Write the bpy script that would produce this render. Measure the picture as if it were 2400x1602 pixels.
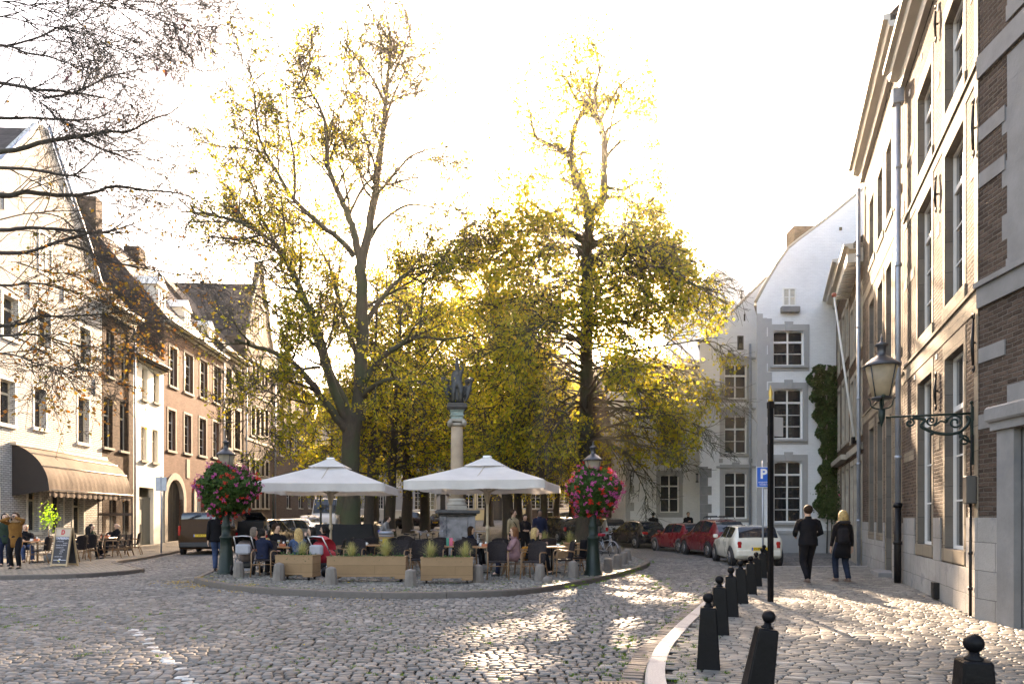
import bpy, math, random
import numpy as np
from mathutils import Vector, Matrix
R = math.radians
random.seed(7)
rng = np.random.default_rng(11)
for o in list(bpy.data.objects): bpy.data.objects.remove(o)
scene = bpy.context.scene
C = scene.collection
PI = math.pi
F = 1650.0; CX = 1200.0; HY = 1215.0; CAMZ = 1.6       # focal length and horizon of the photograph in its own pixels
# ---------------------------------------------------------------- camera
cam_data = bpy.data.cameras.new("camera"); cam = bpy.data.objects.new("camera", cam_data); C.objects.link(cam)
cam.location = (0, 0, CAMZ); cam.rotation_euler = (R(90), 0, 0)
cam_data.sensor_width = 36; cam_data.lens = F / 2400 * 36; cam_data.shift_y = (HY - 801) / 2400
cam_data.clip_start = 0.1; cam_data.clip_end = 3000
scene.camera = cam
# ---------------------------------------------------------------- sky and sun
SUN_EL, SUN_AZ = R(21.3), R(5.9)          # azimuth measured from +Y towards +X
world = bpy.data.worlds.new("World"); scene.world = world; world.use_nodes = True
wn = world.node_tree; wn.nodes.clear()
sky = wn.nodes.new('ShaderNodeTexSky'); sky.sky_type = 'NISHITA'; sky.sun_disc = False
sky.sun_elevation = SUN_EL; sky.sun_rotation = SUN_AZ; sky.altitude = 50; sky.air_density = 1.0; sky.dust_density = 3.0; sky.ozone_density = 1.0
bg = wn.nodes.new('ShaderNodeBackground'); bg.inputs['Strength'].default_value = 0.15
wo = wn.nodes.new('ShaderNodeOutputWorld')
wn.links.new(sky.outputs[0], bg.inputs[0]); wn.links.new(bg.outputs[0], wo.inputs[0])
sun_l = bpy.data.lights.new("sun", 'SUN'); sun_l.energy = 4.3; sun_l.angle = R(0.55); sun_l.color = (1.0, 0.87, 0.70)
sun = bpy.data.objects.new("sun", sun_l); C.objects.link(sun)
sd = Vector((math.sin(SUN_AZ) * math.cos(SUN_EL), math.cos(SUN_AZ) * math.cos(SUN_EL), math.sin(SUN_EL)))
sun.rotation_euler = sd.to_track_quat('Z', 'Y').to_euler(); sun.location = sd * 60
scene.view_settings.view_transform = 'Standard'; scene.view_settings.look = 'None'
scene.view_settings.use_white_balance = True; scene.view_settings.white_balance_temperature = 8400; scene.view_settings.white_balance_tint = 19
scene.view_settings.exposure = 2.85; scene.view_settings.gamma = 1
scene.cycles.max_bounces = 7; scene.cycles.transparent_max_bounces = 6; scene.cycles.caustics_reflective = False; scene.cycles.caustics_refractive = False
scene.cycles.sample_clamp_indirect = 6.0

# ---------------------------------------------------------------- terrain and helpers
def gz(x, y):
    t = np.maximum(0, np.asarray(y, float) - 36); r = 0.031 * (np.sqrt(t * t + 16) - 4)
    return np.minimum(r, 2.2)
def gzf(x, y): return float(gz(x, y))
def at(px, Y, py=None):
    x = (px - CX) / F * Y
    return x if py is None else (x, Y, CAMZ - (py - HY) / F * Y)
def gp(px, py, z=0.1):                      # ground point seen at a pixel of the photograph
    Y = (CAMZ - z) * F / (py - HY); return ((px - CX) / F * Y, Y, z)

class MB:
    def __init__(s): s.v = []; s.f = []; s.m = []; s.sm = []; s.cut = []
    def add(s, vs, fs, mat=0, smooth=False):
        b = len(s.v); s.cut.append((b, len(s.f))); s.v.extend([tuple(map(float, p)) for p in vs])
        for f in fs: s.f.append(tuple(b + i for i in f)); s.m.append(mat); s.sm.append(smooth)
        return s
    def box(s, x0, x1, y0, y1, z0, z1, mat=0, M=None):
        vs = [(x, y, z) for z in (z0, z1) for y in (y0, y1) for x in (x0, x1)]
        if M is not None: vs = [M @ Vector(p) for p in vs]
        return s.add(vs, [(0, 2, 3, 1), (4, 5, 7, 6), (0, 1, 5, 4), (2, 6, 7, 3), (0, 4, 6, 2), (1, 3, 7, 5)], mat)
    def bbox(s, x0, x1, y0, y1, z0, z1, b=.01, mat=0, M=None, taper=1.0):   # bevelled box, upper end may be narrower
        cx, cy = (x0 + x1) / 2, (y0 + y1) / 2; hx, hy = (x1 - x0) / 2, (y1 - y0) / 2
        vs = []; k = [(-1, -1), (1, -1), (1, 1), (-1, 1)]
        def ring(z, ins, t):
            for (a, c) in k:
                X = (hx * t - ins); Y = (hy * t - ins)
                c1 = (a * X, c * (Y - b)); c2 = (a * (X - b), c * Y)
                pr = (c1, c2) if (a * c) > 0 else (c2, c1)
                for q in pr: vs.append((cx + q[0], cy + q[1], z))
        ring(z0, b * .7, 1); ring(z0 + b, 0, 1); ring(z1 - b, 0, taper); ring(z1, b * .7, taper)
        # order corners counter-clockwise by angle
        out = []
        for r_ in range(4):
            seg = vs[r_ * 8:(r_ + 1) * 8]; seg.sort(key=lambda p: math.atan2((p[1] - cy) / max(hy, 1e-6), (p[0] - cx) / max(hx, 1e-6))); out += seg
        fs = []
        for r_ in range(3):
            for i in range(8):
                j = (i + 1) % 8; fs.append((r_ * 8 + i, r_ * 8 + j, (r_ + 1) * 8 + j, (r_ + 1) * 8 + i))
        fs.append(tuple(range(7, -1, -1))); fs.append(tuple(range(24, 32)))
        if M is not None: out = [M @ Vector(p) for p in out]
        return s.add(out, fs, mat)
    def tube(s, pts, rad, n=8, mat=0, smooth=True, cap=True):
        pts = [Vector(p) for p in pts]
        if not hasattr(rad, '__len__'): rad = [rad] * len(pts)
        vs = []; up = None
        for i, p in enumerate(pts):
            t = (pts[min(i + 1, len(pts) - 1)] - pts[max(i - 1, 0)])
            if t.length < 1e-9: t = Vector((0, 0, 1))
            t.normalize()
            if up is None:
                up = Vector((0, 0, 1)) if abs(t.z) < .9 else Vector((1, 0, 0))
            a = t.cross(up)
            if a.length < 1e-6: a = t.cross(Vector((1, .3, 0)))
            a.normalize(); b = t.cross(a); b.normalize(); up = -b if False else a.cross(t)
            for k in range(n):
                an = 2 * PI * k / n; vs.append(p + (a * math.cos(an) + b * math.sin(an)) * rad[i])
        fs = []
        for i in range(len(pts) - 1):
            for k in range(n):
                j = (k + 1) % n; fs.append((i * n + k, i * n + j, (i + 1) * n + j, (i + 1) * n + k))
        if cap: fs.append(tuple(range(n - 1, -1, -1))); fs.append(tuple((len(pts) - 1) * n + k for k in range(n)))
        return s.add(vs, fs, mat, smooth)
    def lathe(s, prof, c=(0, 0, 0), n=20, mat=0, smooth=True, sx=1, sy=1, M=None):
        vs = []
        for (r, z) in prof:
            for k in range(n):
                an = 2 * PI * k / n; vs.append((c[0] + r * sx * math.cos(an), c[1] + r * sy * math.sin(an), c[2] + z))
        fs = []
        for i in range(len(prof) - 1):
            for k in range(n):
                j = (k + 1) % n; fs.append((i * n + k, i * n + j, (i + 1) * n + j, (i + 1) * n + k))
        fs.append(tuple(range(n - 1, -1, -1))); fs.append(tuple((len(prof) - 1) * n + k for k in range(n)))
        if M is not None: vs = [M @ Vector(p) for p in vs]
        return s.add(vs, fs, mat, smooth)
    def ball(s, c, r, n=12, mat=0, k=(1, 1, 1)):
        m = n // 2; prof = [(max(1e-4, math.sin(PI * i / m)), -math.cos(PI * i / m)) for i in range(m + 1)]
        vs = []; fs = []
        for (q, z) in prof:
            for j in range(n):
                an = 2 * PI * j / n; vs.append((c[0] + r * k[0] * q * math.cos(an), c[1] + r * k[1] * q * math.sin(an), c[2] + r * k[2] * z))
        for i in range(m):
            for j in range(n):
                j2 = (j + 1) % n; fs.append((i * n + j, i * n + j2, (i + 1) * n + j2, (i + 1) * n + j))
        return s.add(vs, fs, mat, True)
    def prism(s, poly, z0, z1, mat=0, axis='z'):      # polygon (ccw) extruded
        n = len(poly)
        if axis == 'z': vs = [(x, y, z0) for x, y in poly] + [(x, y, z1) for x, y in poly]
        elif axis == 'y': vs = [(x, z0, y) for x, y in poly] + [(x, z1, y) for x, y in poly]
        else: vs = [(z0, x, y) for x, y in poly] + [(z1, x, y) for x, y in poly]
        fs = [tuple(range(n - 1, -1, -1)), tuple(range(n, 2 * n))] + [(i, (i + 1) % n, n + (i + 1) % n, n + i) for i in range(n)]
        return s.add(vs, fs, mat)
    def mesh(s, name, mats):
        me = bpy.data.meshes.new(name); me.from_pydata(s.v, [], s.f)
        for m in (mats if isinstance(mats, (list, tuple)) else [mats]): me.materials.append(m)
        me.polygons.foreach_set('material_index', s.m); me.polygons.foreach_set('use_smooth', s.sm); me.update()
        return me
    def build(s, name, mats, parent=None, loc=None, rz=None):
        return link(name, s.mesh(name, mats), parent, loc, rz)
def build_each(mb, name, mats, parent):       # every piece of the builder becomes an object of its own
    cs = mb.cut + [(len(mb.v), len(mb.f))]
    for (b, f), (b2, f2) in zip(cs[:-1], cs[1:]):
        q = MB(); q.add(mb.v[b:b2], [tuple(i - b for i in x) for x in mb.f[f:f2]]); q.m = mb.m[f:f2]; q.sm = mb.sm[f:f2]; q.build(name, mats, parent)
def link(name, me, parent=None, loc=None, rz=None):
    o = bpy.data.objects.new(name, me); C.objects.link(o)
    if parent: o.parent = parent
    if loc: o.location = loc
    if rz is not None: o.rotation_euler = (0, 0, rz)
    return o
def tag(o, label=None, cat=None, group=None, kind=None):
    if label: o['label'] = label
    if cat: o['category'] = cat
    if group: o['group'] = group
    if kind: o['kind'] = kind
    return o
def thing(name, label, cat, loc=(0, 0, 0), rz=0, group=None):
    o = bpy.data.objects.new(name, None); C.objects.link(o); o.empty_display_size = .2
    o.location = loc; o.rotation_euler = (0, 0, rz); return tag(o, label, cat, group)
def dup(root, loc, rz, label=None, group=None, rot=None, scale=None):
    def cp(o, par):
        c = o.copy(); C.objects.link(c)
        if par: c.parent = par
        for ch in [x for x in o.children]: cp(ch, c)
        return c
    r = cp(root, None); r.location = loc; r.rotation_euler = rot if rot else (0, 0, rz)
    if scale: r.scale = (scale, scale, scale)
    if label: r['label'] = label
    if group: r['group'] = group
    return r
def np_mesh(name, V, Fc, mats, mi=None, smooth=False, attr=None):
    V = np.asarray(V, np.float32); Fc = np.asarray(Fc, np.int32); k = Fc.shape[1]
    me = bpy.data.meshes.new(name); me.vertices.add(len(V)); me.vertices.foreach_set('co', V.ravel())
    me.loops.add(Fc.size); me.loops.foreach_set('vertex_index', Fc.ravel())
    me.polygons.add(len(Fc)); me.polygons.foreach_set('loop_start', np.arange(0, Fc.size, k, dtype=np.int32))
    try: me.polygons.foreach_set('loop_total', np.full(len(Fc), k, np.int32))
    except Exception: pass
    for m in (mats if isinstance(mats, (list, tuple)) else [mats]): me.materials.append(m)
    if mi is not None: me.polygons.foreach_set('material_index', np.asarray(mi, np.int32))
    me.polygons.foreach_set('use_smooth', np.full(len(Fc), smooth, bool))
    if attr is not None:
        for kname, dat in attr.items():
            a = me.attributes.new(kname, 'FLOAT', 'POINT'); a.data.foreach_set('value', np.asarray(dat, np.float32))
    me.update(); me.validate(); return me
def in_poly(px, py, poly):
    px = np.asarray(px); py = np.asarray(py); c = np.zeros(px.shape, bool); n = len(poly)
    for i in range(n):
        x1, y1 = poly[i]; x2, y2 = poly[(i + 1) % n]
        k = ((y1 > py) != (y2 > py)) & (px < (x2 - x1) * (py - y1) / ((y2 - y1) + 1e-12) + x1); c ^= k
    return c
def smooth_poly(pts, n=4, closed=False):
    out = []; m = len(pts)
    rngi = range(m if closed else m - 1)
    for i in rngi:
        g = lambda k: pts[k % m] if closed else pts[min(max(k, 0), m - 1)]
        p0, p1, p2, p3 = g(i - 1), g(i), g(i + 1), g(i + 2)
        for j in range(n):
            t = j / n
            out.append(tuple(.5 * ((2 * p1[a]) + (-p0[a] + p2[a]) * t + (2 * p0[a] - 5 * p1[a] + 4 * p2[a] - p3[a]) * t * t + (-p0[a] + 3 * p1[a] - 3 * p2[a] + p3[a]) * t ** 3) for a in range(len(p1))))
    if not closed: out.append(tuple(pts[-1]))
    return out

# ---------------------------------------------------------------- materials
class NT:
    def __init__(s, name):
        s.m = bpy.data.materials.new(name); s.m.use_nodes = True; s.t = s.m.node_tree; s.n = s.t.nodes; s.n.clear()
        s.out = s.n.new('ShaderNodeOutputMaterial')
    def node(s, t, **kw):
        n = s.n.new(t)
        for k, v in kw.items():
            if k.startswith('_'): setattr(n, k[1:], v)
            else: n.inputs[k].default_value = v
        return n
    def l(s, a, b): s.t.links.new(a, b)
    def ramp(s, fac, stops):
        r = s.n.new('ShaderNodeValToRGB'); e = r.color_ramp.elements
        while len(e) < len(stops): e.new(.5)
        for i, (p, c) in enumerate(stops):
            e[i].position = p; e[i].color = (c[0], c[1], c[2], 1) if hasattr(c, '__len__') else (c, c, c, 1)
        s.l(fac, r.inputs[0]); return r.outputs[0]
    def mix(s, fac, a, b, mode='MIX'):
        n = s.n.new('ShaderNodeMix'); n.data_type = 'RGBA'; n.blend_type = mode
        for sock, v in ((n.inputs[0], fac), (n.inputs[6], a), (n.inputs[7], b)):
            if hasattr(v, 'is_output') or hasattr(v, 'links'): s.l(v, sock)
            elif hasattr(v, '__len__'): sock.default_value = (v[0], v[1], v[2], 1)
            else: sock.default_value = v
        return n.outputs[2]
    def bump(s, h, st, dist=.02, normal=None):
        b = s.node('ShaderNodeBump', Strength=st, Distance=dist); s.l(h, b.inputs['Height'])
        if normal: s.l(normal, b.inputs['Normal'])
        return b.outputs[0]
def rgb4(c): return (c[0], c[1], c[2], 1)
_mc = {}
def M(name, col=(.5, .5, .5), rough=.6, metal=0, var=.12, scale=4., bump=0., bscale=30., spec=.5, coat=0., trans=0., emis=None, mottled=None, alpha=None):
    if name in _mc: return _mc[name]
    t = NT(name); p = t.node('ShaderNodeBsdfPrincipled', Roughness=rough, Metallic=metal)
    p.inputs['Specular IOR Level'].default_value = spec; p.inputs['Coat Weight'].default_value = coat
    tc = t.node('ShaderNodeTexCoord'); nz = t.node('ShaderNodeTexNoise', Scale=scale, Detail=5., Roughness=.6); t.l(tc.outputs['Object'], nz.inputs['Vector'])
    lo = [c * (1 - var) for c in col]; hi = [min(1, c * (1 + var)) for c in col]
    c = t.ramp(nz.outputs[0], [(.3, lo), (.7, hi)])
    if mottled:
        n2 = t.node('ShaderNodeTexNoise', Scale=mottled[1], Detail=6., Roughness=.65); t.l(tc.outputs['Object'], n2.inputs['Vector'])
        f = t.ramp(n2.outputs[0], [(mottled[2], 0.), (mottled[2] + .16, 1.)]); c = t.mix(f, c, mottled[0])
    t.l(c, p.inputs['Base Color'])
    rr = t.node('ShaderNodeMapRange'); rr.inputs[1].default_value = .3; rr.inputs[2].default_value = .7; rr.inputs[3].default_value = max(.02, rough - .08); rr.inputs[4].default_value = min(1, rough + .08)
    t.l(nz.outputs[0], rr.inputs[0]); t.l(rr.outputs[0], p.inputs['Roughness'])
    if bump:
        nb = t.node('ShaderNodeTexNoise', Scale=bscale, Detail=6., Roughness=.6); t.l(tc.outputs['Object'], nb.inputs['Vector'])
        t.l(t.bump(nb.outputs[0], bump), p.inputs['Normal'])
    if emis: p.inputs['Emission Color'].default_value = rgb4(emis[0]); p.inputs['Emission Strength'].default_value = emis[1]
    sh = p.outputs[0]
    if trans:
        tr = t.node('ShaderNodeBsdfTranslucent'); t.l(c, tr.inputs[0]); mx = t.node('ShaderNodeMixShader', Fac=trans); t.l(sh, mx.inputs[1]); t.l(tr.outputs[0], mx.inputs[2]); sh = mx.outputs[0]
    t.l(sh, t.out.inputs[0]); _mc[name] = t.m; return t.m
def brick_mat(name, c1, c2, mortar, bw=.22, bh=.065, msize=.011, bump=.6, rough=.85, grime=.25, patch=None, mode='wall', rot=0):
    if name in _mc: return _mc[name]
    t = NT(name); p = t.node('ShaderNodeBsdfPrincipled', Roughness=rough); p.inputs['Specular IOR Level'].default_value = .12
    tc = t.node('ShaderNodeTexCoord'); sx = t.node('ShaderNodeSeparateXYZ'); t.l(tc.outputs['Object'], sx.inputs[0])
    cx = t.node('ShaderNodeCombineXYZ')
    if mode == 'wall':
        ad = t.node('ShaderNodeMath', _operation='ADD'); t.l(sx.outputs[0], ad.inputs[0]); t.l(sx.outputs[1], ad.inputs[1]); t.l(ad.outputs[0], cx.inputs[0]); t.l(sx.outputs[2], cx.inputs[1])
    else: t.l(sx.outputs[0], cx.inputs[0]); t.l(sx.outputs[1], cx.inputs[1])
    ns = t.node('ShaderNodeTexNoise', Scale=3.5, Detail=3.); t.l(tc.outputs['Object'], ns.inputs['Vector'])
    sc = t.node('ShaderNodeVectorMath', _operation='SCALE'); sc.inputs['Scale'].default_value = .03 if mode == 'wall' else .10; t.l(ns.outputs[1], sc.inputs[0])
    va = t.node('ShaderNodeVectorMath', _operation='ADD'); t.l(cx.outputs[0], va.inputs[0]); t.l(sc.outputs[0], va.inputs[1])
    vec = va.outputs[0]
    if rot:
        mp = t.node('ShaderNodeMapping'); mp.inputs['Rotation'].default_value = (0, 0, rot); t.l(vec, mp.inputs[0]); vec = mp.outputs[0]
    b = t.node('ShaderNodeTexBrick', Scale=1.0); b.inputs['Brick Width'].default_value = bw; b.inputs['Row Height'].default_value = bh
    b.inputs['Mortar Size'].default_value = msize; b.inputs['Mortar Smooth'].default_value = .6
    b.inputs['Color1'].default_value = rgb4(c1); b.inputs['Color2'].default_value = rgb4(c2); b.inputs['Mortar'].default_value = rgb4(mortar)
    t.l(vec, b.inputs['Vector'])
    n2 = t.node('ShaderNodeTexNoise', Scale=.7, Detail=8., Roughness=.7); t.l(tc.outputs['Object'], n2.inputs['Vector'])
    g = t.ramp(n2.outputs[0], [(.3, 1 - grime), (.7, 1 + grime * .3)])
    c = t.mix(1.0, b.outputs[0], g, 'MULTIPLY')
    if patch:
        n3 = t.node('ShaderNodeTexNoise', Scale=patch[1], Detail=9., Roughness=.75); t.l(tc.outputs['Object'], n3.inputs['Vector'])
        c = t.mix(t.ramp(n3.outputs[0], [(patch[2], 0.), (patch[2] + .1, 1.)]), c, patch[0])
    t.l(c, p.inputs['Base Color'])
    n4 = t.node('ShaderNodeTexNoise', Scale=40., Detail=4.); t.l(tc.outputs['Object'], n4.inputs['Vector'])
    iv = t.node('ShaderNodeMath', _operation='MULTIPLY_ADD'); t.l(b.outputs[1], iv.inputs[0]); iv.inputs[1].default_value = -1.; t.l(n4.outputs[0], iv.inputs[2])
    t.l(t.bump(iv.outputs[0], bump, .022 if mode == 'wall' else .03), p.inputs['Normal'])
    t.l(p.outputs[0], t.out.inputs[0]); _mc[name] = t.m; return t.m
def leaf_mat(name, cols, trans=.55):
    cols = [[min(.9, x * (1.45 if trans > .5 else 1)) for x in k] for k in cols]
    t = NT(name); ge = t.node('ShaderNodeNewGeometry')
    c = t.ramp(ge.outputs['Random Per Island'], [(i / max(1, len(cols) - 1), k) for i, k in enumerate(cols)])
    d = t.node('ShaderNodeBsdfPrincipled', Roughness=.55); d.inputs['Specular IOR Level'].default_value = .25; t.l(c, d.inputs['Base Color'])
    tr = t.node('ShaderNodeBsdfTranslucent'); c2 = t.mix(.0, c, (1, .9, .3)); t.l(c2, tr.inputs[0])
    mx = t.node('ShaderNodeMixShader', Fac=trans); t.l(d.outputs[0], mx.inputs[1]); t.l(tr.outputs[0], mx.inputs[2]); t.l(mx.outputs[0], t.out.inputs[0])
    return t.m
STONE = M('limestone', (.34, .30, .245), .85, var=.18, scale=2.2, bump=.35, bscale=25, mottled=((.20, .19, .175), 1.3, .56))
GREYSTONE = M('grey_stone', (.20, .195, .19), .8, var=.2, scale=2, bump=.3, bscale=20, mottled=((.16, .16, .17), 1.1, .55))
GREYPAINT = M('grey_paint', (.36, .352, .345), .75, var=.06, scale=3, bump=.12, bscale=14)
WHITEWOOD = M('white_frame', (.72, .71, .68), .45, var=.04)
CREAMWOOD = M('cream_frame', (.60, .55, .44), .45, var=.05)
DARKWOOD = M('dark_door', (.05, .045, .04), .5, var=.2)
GREYWOOD = M('grey_door', (.17, .18, .16), .5, var=.1)
LEAD = M('zinc_pipe', (.32, .35, .40), .45, metal=.5, var=.15)
IRON = M('black_iron', (.006, .006, .007), .45, spec=.3, var=.3, bump=.15, bscale=40)
GREENIRON = M('green_iron', (.008, .018, .014), .45, spec=.3, var=.3, bump=.15, bscale=30)
SLATE = brick_mat('slate_roof', (.05, .043, .042), (.085, .072, .068), (.025, .022, .022), bw=.25, bh=.16, msize=.012, bump=.5, rough=.85, grime=.35)
TILE = brick_mat('tile_roof', (.10, .085, .08), (.17, .13, .115), (.05, .04, .04), bw=.22, bh=.2, msize=.02, bump=.9, rough=.7, grime=.4)
def glass_mat(name, col=(.015, .017, .02)):
    t = NT(name); p = t.node('ShaderNodeBsdfPrincipled', Roughness=.04); p.inputs['Specular IOR Level'].default_value = .8; p.inputs['Base Color'].default_value = rgb4(col)
    tc = t.node('ShaderNodeTexCoord'); nz = t.node('ShaderNodeTexNoise', Scale=1.6, Detail=1.); t.l(tc.outputs['Object'], nz.inputs['Vector']); t.l(t.bump(nz.outputs[0], .12, .03), p.inputs['Normal'])
    t.l(p.outputs[0], t.out.inputs[0]); return t.m
GLASS = glass_mat('window_glass'); GLASSBLUE = glass_mat('car_glass', (.012, .02, .03))
CURTAIN = M('curtain_cloth', (.45, .42, .36), .8, var=.15, scale=8, spec=.6)
# ================================================================ GROUND, ROAD, PAVEMENTS
KERB_R = smooth_poly([(1.3, -4), (1.2, 2), (1.13, 5.0), (1.22, 6.5), (1.6, 8.06), (2.2, 9.7), (3.05, 11.8), (3.9, 13.9), (4.95, 16.5), (6.0, 19.2), (6.6, 20.8), (7.3, 21.8), (8.6, 22.3), (12.5, 22.6)], 4)
PAV_R = KERB_R + [(12.5, 22.6), (9, 4), (9, -4)]
ISL = smooth_poly([(-8.35, 18.9), (-7.9, 17.5), (-6.4, 15.9), (-5.4, 15.1), (-4.3, 14.6), (-2.8, 14.15), (-1.96, 14.1), (-.66, 14.35), (.23, 14.85), (1.26, 16.2), (2.6, 18.7), (3.6, 20.9), (4.3, 22.7), (4.9, 25), (5.0, 28), (4.6, 32), (4.2, 36), (-1, 36.2), (-7.6, 36), (-8.6, 30), (-9.0, 25), (-8.8, 21)], 4, True)
KERB_L = smooth_poly([(-60, 18.2), (-30, 18.3), (-16, 18.4), (-13.4, 18.5), (-11.9, 18.9), (-11.2, 19.9), (-11.0, 20.9)], 4) + smooth_poly([(-11.0, 21.1), (-12.5, 23.0), (-13.9, 24.8), (-14.6, 28.5), (-15.4, 32), (-16.6, 37), (-18.6, 46), (-20.3, 58), (-22, 74)], 4)
PAV_L = KERB_L + [(-60, 74)]
ROADSURF = brick_mat('far_cobbles', (.16, .15, .145), (.25, .235, .22), (.05, .045, .04), bw=.17, bh=.14, msize=.02, bump=.8, rough=.6, grime=.3, mode='floor')
def cobble_mat(name, lo, hi, dark=.5):
    t = NT(name); a = t.node('ShaderNodeAttribute'); a.attribute_name = 'tone'
    p = t.node('ShaderNodeBsdfPrincipled', Roughness=.6); p.inputs['Specular IOR Level'].default_value = .35
    tc = t.node('ShaderNodeTexCoord'); nz = t.node('ShaderNodeTexNoise', Scale=14., Detail=6., Roughness=.65); t.l(tc.outputs['Object'], nz.inputs['Vector'])
    n2 = t.node('ShaderNodeTexNoise', Scale=.5, Detail=6., Roughness=.6); t.l(tc.outputs['Object'], n2.inputs['Vector'])
    c = t.ramp(a.outputs['Fac'], [(0, lo), (.5, [(x + y) / 2 for x, y in zip(lo, hi)]), (.9, hi), (1, [min(1, x * 1.25) for x in hi])])
    c = t.mix(1., c, t.ramp(nz.outputs[0], [(.3, .72), (.7, 1.15)]), 'MULTIPLY'); c = t.mix(1., c, t.ramp(n2.outputs[0], [(.3, .78), (.7, 1.1)]), 'MULTIPLY')
    t.l(c, p.inputs['Base Color']); t.l(t.ramp(nz.outputs[0], [(.3, .55), (.7, .8)]), p.inputs['Roughness'])
    n3 = t.node('ShaderNodeTexNoise', Scale=45., Detail=5.); t.l(tc.outputs['Object'], n3.inputs['Vector']); t.l(t.bump(n3.outputs[0], .35, .01), p.inputs['Normal'])
    t.l(p.outputs[0], t.out.inputs[0]); return t.m
COB = cobble_mat('cobblestone', (.095, .088, .082), (.25, .23, .21)); COB2 = cobble_mat('pavement_sett', (.10, .095, .085), (.26, .24, .21))
COBW = M('painted_cobble', (.50, .48, .45), .6, var=.15, scale=12, mottled=((.28, .27, .26), 18, .5))
DIRT = M('joint_dirt', (.02, .018, .014), .95, var=.4, scale=9, bump=.4, mottled=((.045, .06, .02), 2.5, .6))
KDARK = M('kerb_basalt', (.085, .07, .062), .6, var=.2, scale=8, bump=.3, mottled=((.07, .065, .06), 2, .55))
EARTH = M('bare_earth', (.10, .08, .06), .95, var=.3, scale=2, bump=.4)
# one sheet to the horizon
def ground_mat():
    t = NT('ground_surface'); p = t.node('ShaderNodeBsdfPrincipled', Roughness=.7)
    tc = t.node('ShaderNodeTexCoord'); sx = t.node('ShaderNodeSeparateXYZ'); t.l(tc.outputs['Object'], sx.inputs[0])
    b = t.node('ShaderNodeTexBrick', Scale=1.); b.inputs['Brick Width'].default_value = .17; b.inputs['Row Height'].default_value = .14; b.inputs['Mortar Size'].default_value = .018; b.inputs['Mortar Smooth'].default_value = .6
    b.inputs['Color1'].default_value = (.17, .16, .15, 1); b.inputs['Color2'].default_value = (.28, .26, .24, 1); b.inputs['Mortar'].default_value = (.05, .045, .04, 1)
    nz = t.node('ShaderNodeTexNoise', Scale=2., Detail=3.); t.l(tc.outputs['Object'], nz.inputs['Vector'])
    sc = t.node('ShaderNodeVectorMath', _operation='SCALE'); sc.inputs['Scale'].default_value = .15; t.l(nz.outputs[1], sc.inputs[0])
    va = t.node('ShaderNodeVectorMath', _operation='ADD'); t.l(tc.outputs['Object'], va.inputs[0]); t.l(sc.outputs[0], va.inputs[1]); t.l(va.outputs[0], b.inputs['Vector'])
    n2 = t.node('ShaderNodeTexNoise', Scale=.25, Detail=8., Roughness=.65); t.l(tc.outputs['Object'], n2.inputs['Vector'])
    c = t.mix(1., b.outputs[0], t.ramp(n2.outputs[0], [(.3, .7), (.7, 1.15)]), 'MULTIPLY')
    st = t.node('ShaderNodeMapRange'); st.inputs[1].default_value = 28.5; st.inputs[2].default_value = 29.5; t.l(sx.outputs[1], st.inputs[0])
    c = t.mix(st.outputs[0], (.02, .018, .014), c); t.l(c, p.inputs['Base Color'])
    iv = t.node('ShaderNodeMath', _operation='MULTIPLY'); t.l(b.outputs[1], iv.inputs[0]); iv.inputs[1].default_value = -1.
    t.l(t.bump(iv.outputs[0], .8, .03), p.inputs['Normal']); t.l(p.outputs[0], t.out.inputs[0]); return t.m
xs = np.concatenate([[-900, -400, -150, -80], np.arange(-50, 51, 2.5), [80, 150, 400, 900]])
ys = np.concatenate([[-300, -60, -20, 0, 10, 20, 27, 28, 29.5, 31, 33, 34.5], np.arange(36, 120, 1.5), [140, 200, 400, 900, 1600]])
gx, gy = np.meshgrid(xs, ys); gh = gz(gx, gy) - .035 * np.clip((29.5 - gy) / 1.5, 0, 1)
V = np.stack([gx, gy, gh], -1).reshape(-1, 3); nx, ny = len(xs), len(ys)
ii = (np.arange(ny - 1)[:, None] * nx + np.arange(nx - 1)[None]).ravel()
o = link('ground', np_mesh('ground', V, np.stack([ii, ii + 1, ii + nx + 1, ii + nx], 1), ground_mat(), smooth=True)); tag(o, kind='structure')

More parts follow.
